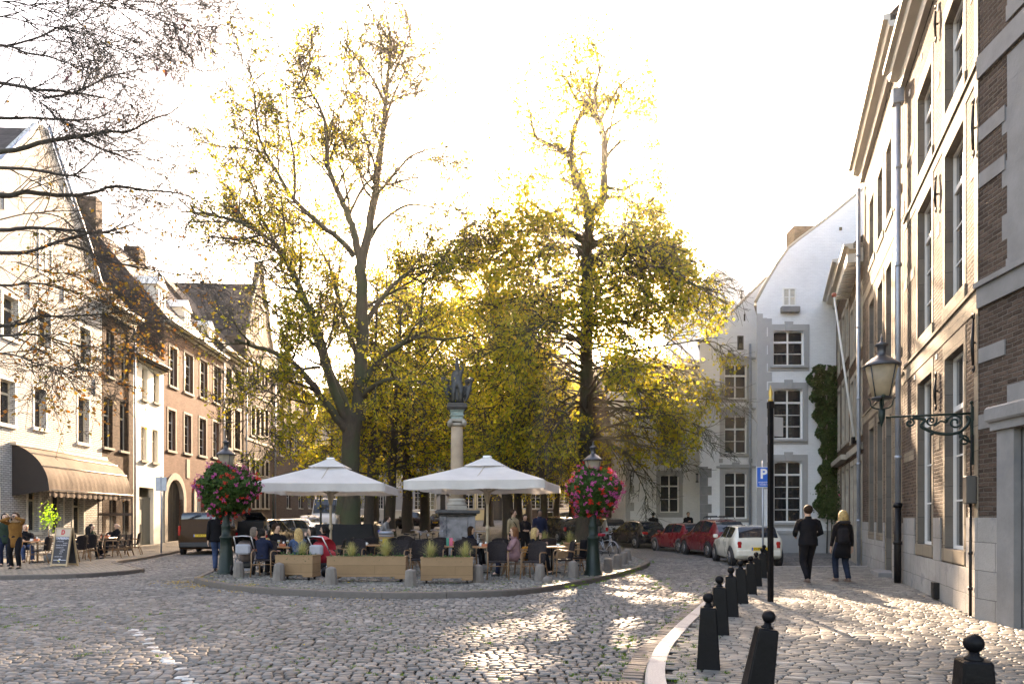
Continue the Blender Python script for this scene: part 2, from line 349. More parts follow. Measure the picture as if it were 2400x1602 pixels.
def stones(name, fn, ur, vr, ang, lr, rh, z0, mat, warp=.0, seed=1, whites=None, gap=.014, dome=.017, skew=.0, jit=1.):
    g = np.random.default_rng(seed); U = []
    v = vr[0]
    while v < vr[1]:
        h = rh * g.uniform(.9, 1.12); n = int((ur[1] - ur[0]) / lr[0]) + 2
        L = g.uniform(lr[0], lr[1], n); e = ur[0] + g.uniform(0, lr[1]) + np.concatenate([[0], np.cumsum(L)])
        m = e[1:] < ur[1]; U.append(np.stack([(e[:-1] + e[1:])[m] / 2, np.full(m.sum(), v + h / 2), L[m] / 2, np.full(m.sum(), h / 2)], 1)); v += h
    S = np.concatenate(U); ca, sa = math.cos(ang), math.sin(ang)
    def tow(u, w):
        w = w + warp * np.sin(u * .9 + w * .35) + warp * .6 * np.sin(u * .37 - w * .8 + 1.3) + warp * .22 * np.sin(u * 3.1 + w * 1.7)
        u = u + warp * .5 * np.sin(w * .7 + u * .3)
        return u * ca - w * sa, u * sa + w * ca
    X, Y = tow(S[:, 0], S[:, 1]); k = fn(X, Y); S = S[k]; X = X[k]; Y = Y[k]; N = len(S)
    s4 = np.array([-1, -.84, .84, 1.]); a, b = np.meshgrid(s4, s4); a = a.ravel(); b = b.ravel()
    inner = (np.abs(a) < .9) & (np.abs(b) < .9); corner = (np.abs(a) > .9) & (np.abs(b) > .9)
    ka = np.where(corner, a * .86, a); kb = np.where(corner, b * .86, b)
    hl = S[:, 2:3] - gap / 2 - g.uniform(0, gap * .5, (N, 1)); hw = S[:, 3:4] - gap / 2 - g.uniform(0, gap * .5, (N, 1))
    ja = g.normal(0, .05 * jit, (N, 16)); jb = g.normal(0, .06 * jit, (N, 16))
    uu = S[:, 0:1] + hl * (ka + ja * .8) + g.normal(0, .004 * jit, (N, 1)) + skew * kb * hw; vv = S[:, 1:2] + hw * (kb + jb)
    PX, PY = tow(uu, vv)
    zt = z0 + g.normal(0, .0035 * jit, (N, 1)) + a * g.normal(0, .003 * jit, (N, 1)) + b * g.normal(0, .003 * jit, (N, 1)) + gz(PX, PY)
    PZ = zt - np.where(inner, 0, np.where(corner, dome * 1.3, dome))
    V = np.stack([PX, PY, PZ], -1).reshape(-1, 3)
    q = np.array([(r * 4 + c, r * 4 + c + 1, r * 4 + c + 5, r * 4 + c + 4) for r in range(3) for c in range(3)])
    Fc = (np.arange(N)[:, None, None] * 16 + q[None]).reshape(-1, 4)
    tone = np.repeat(np.clip(g.normal(.48, .22, N), 0, 1), 16)
    mi = np.zeros(N, int)
    if whites is not None: mi[whites(X, Y, g)] = 1
    me = np_mesh(name, V, Fc, [mat, COBW], np.repeat(mi, 9), True, {'tone': tone})
    o = link(name, me); return tag(o, kind='structure')
def view(X, Y): return (np.abs(X) < .74 * Y + .4) & (Y > 5.6)
def road_fn(X, Y): return view(X, Y) & (Y < 28.8) & ~in_poly(X, Y, PAV_R) & ~in_poly(X, Y, ISL) & ~in_poly(X, Y, PAV_L)
# painted line on the setts, lower left of the road
_wl = [(gp(300, 1467, 0)[:2]), (gp(345, 1497, 0)[:2]), (gp(385, 1535, 0)[:2]), (gp(420, 1570, 0)[:2]), (gp(445, 1602, 0)[:2]), (gp(452, 1640, 0)[:2])]
def white_line(X, Y, g):
    d = np.full(X.shape, 9.)
    for (x1, y1), (x2, y2) in zip(_wl[:-1], _wl[1:]):
        L2 = (x2 - x1) ** 2 + (y2 - y1) ** 2; t = np.clip(((X - x1) * (x2 - x1) + (Y - y1) * (y2 - y1)) / L2, 0, 1)
        d = np.minimum(d, np.hypot(X - x1 - t * (x2 - x1), Y - y1 - t * (y2 - y1)))
    return (d < .045) & (g.random(X.shape) < .6)
stones('road', road_fn, (-24, 24), (5, 33), R(-1.5), (.105, .165), .105, .0, COB, warp=.16, seed=3, whites=white_line)
def off(line, d):
    out = []; n = len(line)
    for i in range(n):
        a = Vector(line[max(i - 1, 0)]); b = Vector(line[min(i + 1, n - 1)]); t = (b - a).normalized(); out.append((line[i][0] + t.y * d, line[i][1] - t.x * d))
    return out
PAVIN = off(KERB_R, .22) + [(12.5, 22.6), (9, 4), (9, -4)]
def face_x(Y): return 3.2 + .3636 * Y
stones('right_pavement', lambda X, Y: (np.abs(X) < .74 * Y + .4) & (Y > 5) & in_poly(X, Y, PAVIN) & (X < np.where(Y > 10.7, face_x(Y), 6.8 + .02 * Y)), (-14, 16), (-2, 30), R(-17), (.16, .24), .09, .1, COB2, warp=.012, jit=.3, gap=.007, dome=.011, seed=5)
ISLIN = [(x * .985 - .03, 24 + (y - 24) * .982) for x, y in ISL]
stones('island_pavement', lambda X, Y: (Y < 30) & in_poly(X, Y, ISLIN) & view(X, Y), (-12, 8), (13.5, 31), R(4), (.085, .13), .095, .105, COB2, warp=.15, seed=8)
mb = MB(); mb.prism(PAVIN, -.05, .068); tag(mb.build('pavement_bed', [DIRT]), kind='structure')
mb = MB(); mb.prism(ISLIN, -.05, .074); tag(mb.build('island_bed', [DIRT]), kind='structure')
# left pavement: loft from its kerb to behind the houses
rows = [p for p in KERB_L if p[1] >= 18.2]
V = []; Fc = []
PL = [(-11.15, 20.9)]
mb = MB(); flat = [(q[0] - .04, q[1] + .06) for q in KERB_L if q[1] < 35.9] + [(-16.45, 36), (-70, 36)]
mb.prism(flat, -.05, .1); 
b = len(mb.v); strip = [(-16.45, 36)] + [p for p in KERB_L if p[1] > 36.2]
vs = []
for (x, y) in strip: z = .1 + gzf(x, y); vs += [(x, y, z), (-70, y, z), (x, y, z - .25)]
fs = []
for i in range(len(strip) - 1): a = i * 3; fs += [(a, a + 3, a + 4, a + 1), (a + 2, a + 5, a + 3, a)]
mb.add(vs, fs)
LPAV = brick_mat('left_paving', (.22, .20, .17), (.33, .30, .25), (.07, .06, .05), bw=.2, bh=.11, msize=.014, bump=.9, rough=.6, grime=.3, mode='floor', rot=.1)
tag(mb.build('left_pavement', [LPAV]), kind='structure')
# kerbs: rows of long stones with open joints
def kerb(name, line, w, h, mat, slen=1.0, closed=False, inside=1, z0=0):
    pts = list(line) + ([line[0]] if closed else []); P = [Vector((x, y)) for x, y in pts]
    d = [0]
    for a, b2 in zip(P[:-1], P[1:]): d.append(d[-1] + (b2 - a).length)
    tot = d[-1]
    def pos(s):
        s = min(max(s, 0), tot - 1e-6); i = max(0, np.searchsorted(d, s, 'right') - 1); i = min(i, len(P) - 2)
        t = (s - d[i]) / max(1e-6, d[i + 1] - d[i]); return P[i].lerp(P[i + 1], t)
    mb = MB(); s = 0
    while s < tot:
        L = slen * random.uniform(.85, 1.15); e = min(s + L - .012, tot); k = 5; vs = []; dz = random.uniform(-.004, .006)
        for j in range(k):
            q = s + (e - s) * j / (k - 1); p = pos(q); tt = (pos(min(q + .15, tot)) - pos(max(q - .15, 0))).normalized(); nrm = Vector((tt.y, -tt.x)) * inside
            zz = z0 + gzf(p.x, p.y) + dz
            for (o_, z_) in ((0, -.06), (.012, h - .022), (.03, h), (w - .01, h + .002), (w, -.06)): vs.append((p.x + nrm.x * o_, p.y + nrm.y * o_, zz + z_))
        fs = []
        for j in range(k - 1):
            for c in range(4): fs.append((j * 5 + c, (j + 1) * 5 + c, (j + 1) * 5 + c + 1, j * 5 + c + 1))
        fs += [(0, 1, 2, 3, 4), tuple((k - 1) * 5 + c for c in (4, 3, 2, 1, 0))]
        mb.add(vs, fs); s += L
    return tag(mb.build(name, [mat]), kind='structure')
KSTONE = M('kerb_granite', (.36, .33, .31), .6, var=.25, scale=60, bump=.3, bscale=60, mottled=((.22, .2, .19), 3, .55))
kerb('right_kerb', KERB_R, .21, .105, KSTONE, 1.1, inside=1)
kerb('island_kerb', ISL, .17, .12, KDARK, 1.5, closed=True, inside=-1)
kerb('left_kerb', KERB_L, .17, .115, KDARK, 1.3, inside=-1)
# gutter row of long setts beside the right kerb
mb = MB(); GL = off(KERB_R, -.12); P = [Vector(p) for p in GL]
s = 0
for a, b2 in zip(P[:-1], P[1:]):
    t = (b2 - a).normalized(); nn = Vector((t.y, -t.x)); L = (b2 - a).length; k = max(1, round(L / .115))
    if a.y < 4.5 or a.y > 20: continue
    for j in range(k):
        c = a.lerp(b2, (j + .5) / k); Mx = Matrix.Translation((c.x, c.y, 0)) @ Matrix.Rotation(math.atan2(t.y, t.x), 4, 'Z')
        mb.bbox(-.048, .048, -.11, .11, -.04, .006 + random.uniform(-.003, .004), .012, M=Mx)
tag(mb.build('gutter', [KDARK]), kind='structure')
# drain grate
dg = thing('drain_grate', 'rusty iron slotted drain grate in the gutter by the light kerb', 'drain', (1.0, 6.55, .016), R(3))
mb = MB(); mb.bbox(-.2, .2, -.24, -.2, 0, .02, .004); mb.bbox(-.2, .2, .2, .24, 0, .02, .004); mb.bbox(-.2, -.16, -.2, .2, 0, .02, .004); mb.bbox(.16, .2, -.2, .2, 0, .02, .004)
mb.build('grate_frame', [M('rusty_iron', (.16, .12, .09), .5, metal=.3, var=.3, scale=20)], dg)
mb = MB(); [mb.box(x - .012, x + .012, -.2, .2, .002, .018) for x in np.linspace(-.13, .13, 7)]; [mb.box(-.16, .16, y - .012, y + .012, .004, .016) for y in (-.07, .07)]
mb.build('grate_bars', [_mc['rusty_iron']], dg)
# grass in the joints, fallen leaves
def scatter_blades(pts, n, h=.05, r=.05, seed=2):
    g = np.random.default_rng(seed); pts = np.asarray(pts); i = g.integers(0, len(pts), n); b = pts[i] + np.c_[g.normal(0, r, n), g.normal(0, r, n), np.zeros(n)]
    a = g.uniform(0, 6.28, n); le = g.uniform(.4, 1, n) * h; w = .004 + .003 * g.random(n); lx = g.normal(0, .4, n) * le; ly = g.normal(0, .4, n) * le
    dx, dy = np.cos(a) * w, np.sin(a) * w
    V = np.stack([b + np.c_[-dx, -dy, 0 * w], b + np.c_[dx, dy, 0 * w], b + np.c_[lx + dx * .3, ly + dy * .3, le], b + np.c_[lx - dx * .3, ly - dy * .3, le]], 1).reshape(-1, 3)
    return V, np.arange(4 * n).reshape(-1, 4)
GRASSM = leaf_mat('joint_grass_leaf', [(.05, .12, .015), (.10, .20, .02), (.16, .24, .03)], .5)
P = []
g = np.random.default_rng(4)
for q in GL:
    if 5 < q[1] < 20: P += [(q[0] + g.normal(0, .22) - .12, q[1] + g.normal(0, .12), -.02) for _ in range(4)]
for q in off(KERB_R, .25):
    if 5 < q[1] < 14: P += [(q[0] + abs(g.normal(0, .2)), q[1] + g.normal(0, .2), .075) for _ in range(3)]
for _ in range(420):
    x, y = g.uniform(-12, -3), g.uniform(6.4, 13); 
    if g.random() < (-x - 2) / 9: P.append((x, y, -.02))
for _ in range(120): P.append((g.uniform(-3, 2), g.uniform(7, 13), -.025))
for q in ISL:
    if q[1] < 26: P += [(q[0] * .96 + g.normal(0, .15), 24 + (q[1] - 24) * .96 + g.normal(0, .15), .08) for _ in range(2)]
for _ in range(260): x, y = g.uniform(-8, 4), g.uniform(15, 22); P.append((x, y, .08))
P = [p for p in P if p[2] < .05 or in_poly(np.array([p[0]]), np.array([p[1]]), ISLIN)[0] or p[0] > 1]
V, Fc = scatter_blades(P, 26000, .045, .03)
tag(link('joint_grass', np_mesh('joint_grass', V, Fc, GRASSM)), 'green grass and moss tufts growing in the joints of the cobbles', 'grass', kind='stuff')
def leaf_litter(spots, n, size, z):
    g = np.random.default_rng(6); V = []; 
    sp = np.asarray(spots); i = g.integers(0, len(sp), n); c = sp[i][:, :2] + g.normal(0, 1, (n, 2)) * sp[i][:, 2:3]
    isl = in_poly(c[:, 0], c[:, 1], ISL); lp = in_poly(c[:, 0], c[:, 1], PAV_L); rp = in_poly(c[:, 0], c[:, 1], PAV_R)
    zz = np.where(isl | rp, .112, np.where(lp, .108, .008)) + gz(c[:, 0], c[:, 1])
    a = g.uniform(0, 6.28, n); s = size * g.uniform(.6, 1.3, n); out = []
    for k in range(4):
        an = a + k * PI / 2; rr = s * (1 if k % 2 == 0 else .65); out.append(np.c_[c[:, 0] + np.cos(an) * rr, c[:, 1] + np.sin(an) * rr, zz + g.uniform(0, .02, n)])
    return np.stack(out, 1).reshape(-1, 3), np.arange(4 * n).reshape(-1, 4)
LITTER = leaf_mat('fallen_leaf', [(.35, .18, .03), (.5, .33, .03), (.22, .12, .04), (.4, .3, .05)], .2)
sp = [(-8.3, 17.7, .35)] * 8 + [(-7.4, 16.6, .3)] * 5 + [(-6, 15.6, .3)] * 3 + [(-3, 14.0, .5)] * 2 + [(-4, 17, 1.8), (0, 17, 1.8), (-6, 12, 3), (-8, 9, 2.5), (-9, 24, 1.5), (2, 20, 1.5), (4.5, 15, 2), (-14.2, 27, .5), (-12, 23, 1.2)]
V, Fc = leaf_litter(sp, 700, .026, 0)
tag(link('fallen_leaves', np_mesh('fallen_leaves', V, Fc, LITTER)), 'brown and yellow fallen leaves lying along the kerb and on the cobbles', 'leaves', kind='stuff')
# ================================================================ BUILDINGS
_wcache = {}
def window_meshes(w, h, style, fmat, gmat):
    key = (round(w, 2), round(h, 2), style, fmat.name, gmat.name)
    if key in _wcache: return _wcache[key]
    f = MB(); t = .06
    f.box(0, t, 0, .07, 0, h); f.box(w - t, w, 0, .07, 0, h); f.box(t, w - t, 0, .07, 0, t); f.box(t, w - t, 0, .07, h - t, h)
    nv, rows, tr = style       # panes across, panes per lower light, height share of the transom (0 = none)
    x0, x1 = t, w - t; zt = h * (1 - tr) if tr else h - t
    if tr: f.box(x0, x1, .004, .075, zt - .045, zt + .045)
    for i in range(1, nv):
        x = x0 + (x1 - x0) * i / nv; bw = .035 if nv == 2 else .018
        f.box(x - bw, x + bw, .012, .06, t, zt - (.045 if tr else 0)); 
        if tr: f.box(x - bw, x + bw, .012, .06, zt + .045, h - t)
    za = t; zb = zt - (.045 if tr else 0)
    for j in range(1, rows):
        z = za + (zb - za) * j / rows
        for i in range(nv):
            a = x0 + (x1 - x0) * i / nv + .03; c = x0 + (x1 - x0) * (i + 1) / nv - .03; f.box(a, c, .02, .05, z - .014, z + .014)
    g = MB(); g.add([(x0, .04, t), (x1, .04, t), (x1, .04, h - t), (x0, .04, h - t)], [(0, 1, 2, 3)])
    r = (f.mesh('window_frame', [fmat]), g.mesh('window_pane', [gmat])); _wcache[key] = r; return r
def facade(root, W, H, ops, wmat, z0=-.6, th=.32, depth=9, gable=None, side=True, rev=None, back=True, sh=0.):
    """front wall with real openings (x, z, w, h); gable = list of (x, z) outline above H"""
    mb = MB(); xs = sorted({0, W} | {o[0] for o in ops} | {o[0] + o[2] for o in ops}); zs = sorted({z0, H} | {o[1] for o in ops} | {o[1] + o[3] for o in ops})
    def hole(a, b, c, d): return any(a >= o[0] - 1e-5 and b <= o[0] + o[2] + 1e-5 and c >= o[1] - 1e-5 and d <= o[1] + o[3] + 1e-5 for o in ops)
    for a, b in zip(xs[:-1], xs[1:]):
        for c, d in zip(zs[:-1], zs[1:]):
            if b - a < 1e-6 or d - c < 1e-6 or hole(a, b, c, d): continue
            mb.add([(a, 0, c), (b, 0, c), (b, 0, d), (a, 0, d)], [(0, 1, 2, 3)])
    for (x, z, w, h) in [o[:4] for o in ops]:
        mb.add([(x, 0, z), (x, th, z), (x, th, z + h), (x, 0, z + h)], [(3, 2, 1, 0)], 1 if rev else 0); mb.add([(x + w, 0, z), (x + w, th, z), (x + w, th, z + h), (x + w, 0, z + h)], [(0, 1, 2, 3)], 1 if rev else 0)
        mb.add([(x, 0, z), (x + w, 0, z), (x + w, th, z), (x, th, z)], [(0, 1, 2, 3)], 1 if rev else 0); mb.add([(x, 0, z + h), (x, th, z + h), (x + w, th, z + h), (x + w, 0, z + h)], [(0, 1, 2, 3)], 1 if rev else 0)
    q = sh * depth
    if side: mb.add([(0, 0, z0), (q, depth, z0), (q, depth, H), (0, 0, H)], [(3, 2, 1, 0)]); mb.add([(W, 0, z0), (W + q, depth, z0), (W + q, depth, H), (W, 0, H)], [(0, 1, 2, 3)])
    if back: mb.add([(q, depth, z0), (W + q, depth, z0), (W + q, depth, H), (q, depth, H)], [(3, 2, 1, 0)])
    if gable:
        n = len(gable); vs = [(x, 0, z) for x, z in gable] + [(x, .35, z) for x, z in gable]
        mb.add(vs, [tuple(range(n - 1, -1, -1)), tuple(range(n, 2 * n))] + [((i + 1) % n, i, n + i, n + (i + 1) % n) for i in range(n)])
    return mb.build('wall', [wmat, rev or wmat], root)
def windows(root, ops, fmat, gmat=None, surround=None, sw=.16, sill=None, proud=.025, inset=.16, top=None, curt=0.):
    for o in ops:
        x, z, w, h = o[:4]; style = o[4] if len(o) > 4 and o[4] else (2, 2, .3)
        if style == 'none': continue
        gm = gmat or GLASS
        if curt and random.random() < curt: gm = GLASSCURT
        fm, gme = window_meshes(w, h, style, fmat, gm)
        f = link('window', fm, root, (x, inset, z)); link('pane', gme, f)
        if surround:
            s = MB(); t = top or sw; e = proud
            s.box(x - sw, x - .001, -e, .0, z, z + h); s.box(x + w + .001, x + w + sw, -e, .0, z, z + h); s.box(x - sw, x + w + sw, -e - .003, 0, z + h, z + h + t)
            if sill != 'none': s.box(x - sw, x + w + sw, -e - .05, .0, z - .14, z)
            s.build('window_surround', [surround], root)
        elif sill: s = MB(); s.box(x - .08, x + w + .08, -.09, .1, z - .12, z - .001); s.build('window_sill', [sill], root)
GLASSCURT = M('curtained_glass', (.30, .28, .24), .12, var=.25, scale=5, spec=.7)
def roof(root, W, H, depth, rise, mat, over=.25, name='roof', half=False, hip=0, th=.18):
    mb = MB(); y1 = depth / 2
    A = [(-.05, -over, H), (W + .05, -over, H), (W + .05 - hip, y1, H + rise), (-.05 + hip, y1, H + rise)]
    B = [(-.05, depth + over, H), (W + .05, depth + over, H)]
    vs = A + B + [(p[0], p[1], p[2] - th) for p in A + B]
    mb.add(vs, [(0, 1, 2, 3), (3, 2, 5, 4), (0, 3, 4), (1, 5, 2), (6, 7, 1, 0), (4, 5, 11, 10), (6, 10, 11, 7), (6, 0, 4, 10), (1, 7, 11, 5)])
    return mb.build(name, [mat], root)
def cornice(root, W, z, out, h, mat, name='cornice', x0=-.05, ret=0):
    mb = MB(); prof = [(0, z - h), (-out * .25, z - h), (-out * .3, z - h * .6), (-out * .7, z - h * .5), (-out * .78, z - h * .25), (-out, z - h * .2), (-out, z), (0, z)]
    n = len(prof); vs = [(x0, y, zz) for y, zz in prof] + [(W + .05, y, zz) for y, zz in prof]
    mb.add(vs, [tuple(range(n)), tuple(range(2 * n - 1, n - 1, -1))] + [(i, n + i, n + (i + 1) % n, (i + 1) % n) for i in range(n)])
    return mb.build(name, [mat], root)
def house(name, label, p0, p1, zb=0., group=None, cat='house'):
    """root at p0, local x runs to p1, the street is on local -y"""
    d = Vector((p1[0] - p0[0], p1[1] - p0[1])); r = thing(name, label, cat, (p0[0], p0[1], zb), math.atan2(d.y, d.x), group); return r, d.length
def LX(Y): return -18.0 - .0606 * Y          # left street front
def RX(Y): return 3.2 + .3636 * Y            # right street front
KL = math.hypot(1, .0606); KR = math.hypot(1, .3636)
WBRICK = brick_mat('white_brick', (.60, .59, .56), (.74, .73, .70), (.26, .24, .21), bump=1., grime=.15, bh=.085, bw=.26, msize=.016, patch=((.50, .44, .36), 2.5, .62))
WPLASTER = brick_mat('white_painted_brick', (.78, .78, .78), (.83, .83, .83), (.74, .74, .75), bump=.45, grime=.10, bh=.07, patch=((.70, .68, .64), 1.2, .62))
WSMOOTH = M('white_plaster', (.74, .71, .63), .75, var=.05, scale=1.5, bump=.1)
BROWNB = brick_mat('brown_brick', (.065, .038, .024), (.12, .07, .045), (.10, .075, .055), bump=.8)
REDB = brick_mat('red_brick', (.135, .07, .052), (.20, .11, .082), (.17, .12, .095), bump=.7)
DARKB = brick_mat('dark_brick', (.10, .06, .05), (.16, .10, .08), (.12, .10, .09), bump=.6)
MARLB = brick_mat('old_brick', (.065, .044, .034), (.14, .096, .075), (.15, .125, .105), bw=.215, bh=.072, msize=.014, bump=1.0, grime=.35, patch=((.20, .16, .125), 1.6, .68))
GREYB = brick_mat('grey_brown_brick', (.075, .053, .042), (.13, .09, .07), (.11, .088, .072), bump=.7)
YELLOW = M('yellow_plaster', (.55, .47, .27), .8, var=.06, scale=.8)
CREAM = M('cream_plaster', (.60, .55, .45), .8, var=.06, scale=.8)
PALEGREY = M('pale_grey_plaster', (.50, .48, .45), .8, var=.08, scale=.8)

# ---- left row
def lrow(px0, px1):
    y0, y1 = 29700 / (1100 - px0), 29700 / (1100 - px1); return (LX(y0), y0), (LX(y1), y1)
def lwin(px0, px1, yt, yb, Y0, style=(2, 2, .3), zb=0):
    a, b = 29700 / (1100 - px0), 29700 / (1100 - px1); m = (a + b) / 2; z1 = CAMZ + (HY - yb) * m / F - zb; z2 = CAMZ + (HY - yt) * m / F - zb
    return ((a - Y0) * KL, z1, (b - a) * KL, z2 - z1, style)
# 1 white gabled cafe house
y0 = 24.9; y1 = 34.5
r, W = house('cafe_house', 'white painted brick house with a pointed gable above the brown awning', (LX(y0), y0), (LX(y1), y1))
ops = [lwin(81, 108, 911, 1002, y0, (1, 1, .3)), lwin(183, 209, 932, 1037, y0, (1, 1, .3)), lwin(88, 119, 729, 815, y0, (2, 1, .3)), lwin(187, 212, 769, 855, y0, (2, 1, .3)), lwin(90, 122, 547, 645, y0, (2, 1, .3)), lwin(96, 115, 418, 444, y0, (1, 1, 0)),
       lwin(66, 92, 1140, 1245, y0, (1, 1, .3)), lwin(120, 148, 1150, 1250, y0, (2, 1, 0)), lwin(172, 196, 1158, 1252, y0, (1, 1, .3)), ((25.9 - y0) * KL, .4, 1.0, 2.3, (1, 1, .25)), ((27.0 - y0), 5.3, .9, 1.7, (1, 1, .3)), ((27.2 - y0), 8.7, .9, 1.6, (1, 1, .3))]
A = (29.8 - y0) * KL; H1 = 12.1
facade(r, W, H1, [o for o in ops if o[1] < H1 - 2.2], WBRICK, depth=9, side=True)
gab = [(0, H1), (W, H1), (W - .15, 12.9), (W - .9, 14.0), (A + .25, 18.2), (A - .25, 18.2), (.5, 13.4)]
mb = MB(); n = len(gab); vs = [(x, -.004, z) for x, z in gab] + [(x, .34, z) for x, z in gab]
mb.add(vs, [tuple(range(n)), tuple(range(2 * n - 1, n - 1, -1))] + [((i + 1) % n, i, n + i, n + (i + 1) % n) for i in range(n)]); mb.build('gable_wall', [WBRICK], r)
windows(r, [o for o in ops if o[1] < H1 - 2.2], CREAMWOOD, surround=WSMOOTH, sw=.12, proud=.012, inset=.2)
for o_ in [o for o in ops if o[1] >= H1 - 2.2]:
    fm, gm = window_meshes(o_[2], o_[3], o_[4], CREAMWOOD, GLASS); f = link('window', fm, r, (o_[0], -.03, o_[1])); link('pane', gm, f)
mb = MB(); mb.add([(-.1, .3, 12.9), (A, .3, 18.1), (A, 9, 18.1), (-.1, 9, 12.9), (W + .1, .3, 12.4), (W + .1, 9, 12.4), (W - .9, .3, 13.9), (W - .9, 9, 13.9)], [(0, 1, 2, 3), (1, 6, 7, 2), (6, 4, 5, 7)]); mb.add([(0, 9, 12), (W, 9, 12), (A, 9, 18.1)], [(0, 2, 1)])
mb.build('roof', [SLATE], r)
mb = MB(); mb.tube([(W - .05, -.06, H1 + .7), (W - .85, -.06, 14.08), (A + .25, -.06, 18.32)], .07, 5); mb.tube([(.4, -.06, 13.5), (A - .25, -.06, 18.32)], .07, 5); mb.build('gable_coping', [LEAD], r)
mb = MB(); mb.bbox(-.1, .45, -.14, .25, -.1, 4.6, .02); mb.build('corner_pilaster', [WSMOOTH], r)
mb = MB()
for (px, py) in ((8, 470), (148, 450), (222, 905), (68, 680), (148, 690)):
    a = 29700 / (1100 - px); z = CAMZ + (HY - py) * a / F; mb.box((a - y0) * KL - .03, (a - y0) * KL + .03, -.05, -.002, z - .35, z + .35)
mb.build('wall_anchor', [M('dull_iron', (.25, .23, .22), .7)], r)
mb = MB(); mb.bbox(A + 3.0, A + 3.8, 1.5, 2.3, 14, 18.0, .02); build_each(mb, 'chimney', [GREYB], r)
# 2 brown brick house
def simple_left(name, label, px0, px1, H, wallm, ops, fm, roofm, rise, sur=None, sw=.12, sill=None, zb=0., depth=9, corn=(.3, .35), cm=None, proud=.02, inset=.18, doors=()):
    p0, p1 = lrow(px0, px1); r, W = house(name, label, p0, p1, zb)
    Y0 = p0[1]; O = [lwin(a, b, c, d, Y0, st, zb) for (a, b, c, d, st) in ops]; D = [lwin(a, b, c, d, Y0, 'none', zb) for (a, b, c, d) in doors]; D = [(x, -.05, w, z + h + .05, 'none') for (x, z, w, h, _) in D]
    O = [o for o in O if o[1] + o[3] < H - .05]
    facade(r, W, H, O + D, wallm, depth=depth); windows(r, O, fm, surround=sur, sw=sw, sill=sill, proud=proud, inset=inset)
    if rise: roof(r, W, H, depth, rise, roofm, .35)
    cornice(r, W, H + .05, corn[0], corn[1], cm or CREAMWOOD)
    return r, W, Y0, D
S1 = (1, 1, .35)
r, W, Y0, D = simple_left('brown_brick_house', 'narrow brown brick house between the white cafe house and the thin white house', 240.5, 312, 12.2, BROWNB,
    [(243, 264, 932, 1048, S1), (281, 299, 941, 1056, S1), (249, 267, 775, 882, S1), (285, 301, 806, 894, S1), (256, 272, 1168, 1252, (1, 1, 0)), (287, 301, 1172, 1252, (1, 1, 0))], CREAMWOOD, TILE, 5.4, sill=STONE, corn=(.6, .5))
mb = MB(); mb.bbox(1.2, 2.3, 4.6, 5.6, 15, 18.9, .03); mb.bbox(1.3, 2.2, 4.7, 5.5, 18.9, 19.4, .03); build_each(mb, 'chimney', [GREYB], r)
mb = MB(); mb.tube([(W - .05, -.12, 12.1), (W - .05, -.12, 0)], .05, 8); mb.build('drainpipe', [LEAD], r)
r, W, Y0, D = simple_left('thin_white_house', 'thin white house with a grey double door beside the red brick house', 312.5, 384, 10.4, WSMOOTH,
    [(331, 344, 1000, 1078, S1), (357, 370, 1007, 1083, S1), (333, 346, 862, 936, S1), (360, 373, 874, 943, S1)], CREAMWOOD, SLATE, 6.2, sill=STONE, corn=(.45, .3), doors=[(326, 360, 1142, 1266)])
x, z, w, h, _ = D[0]; mb = MB(); mb.box(x, x + w * .49, .2, .26, .02, h - .7); mb.box(x + w * .51, x + w, .2, .26, .02, h - .7); mb.box(x, x + w, .18, .28, h - .7, h - .58); d = mb.build('door', [GREYWOOD], r)
mb = MB(); mb.box(x + .1, x + w * .4, .185, .2, 1.3, 2.1); mb.build('door_pane', [CURTAIN], d)
mb = MB(); mb.bbox(2.2, 3.0, 4.2, 5.0, 14.5, 18, .03); mb.bbox(3.3, 3.6, 4.4, 4.7, 15.5, 17.6, .02); build_each(mb, 'chimney', [GREYB], r)
SRW = (1, 3, .3)
r, W, Y0, D = simple_left('red_brick_house', 'long red brick house with four bays of windows and arched stone gates', 384.5, 522, 13.3, REDB,
    [(394, 411, 961, 1055, SRW), (432, 448, 972, 1061, SRW), (467, 483, 981, 1067, SRW), (499, 513, 989, 1071, SRW), (398, 415, 815, 905, SRW), (432.5, 452, 830, 920, SRW), (469, 486, 846, 932, SRW), (501, 517, 859, 944, SRW)],
    WHITEWOOD, TILE, 5.8, sur=STONE, sw=.14, corn=(.5, .35), doors=[(391, 429, 1125, 1262), (459, 480, 1135, 1262)])
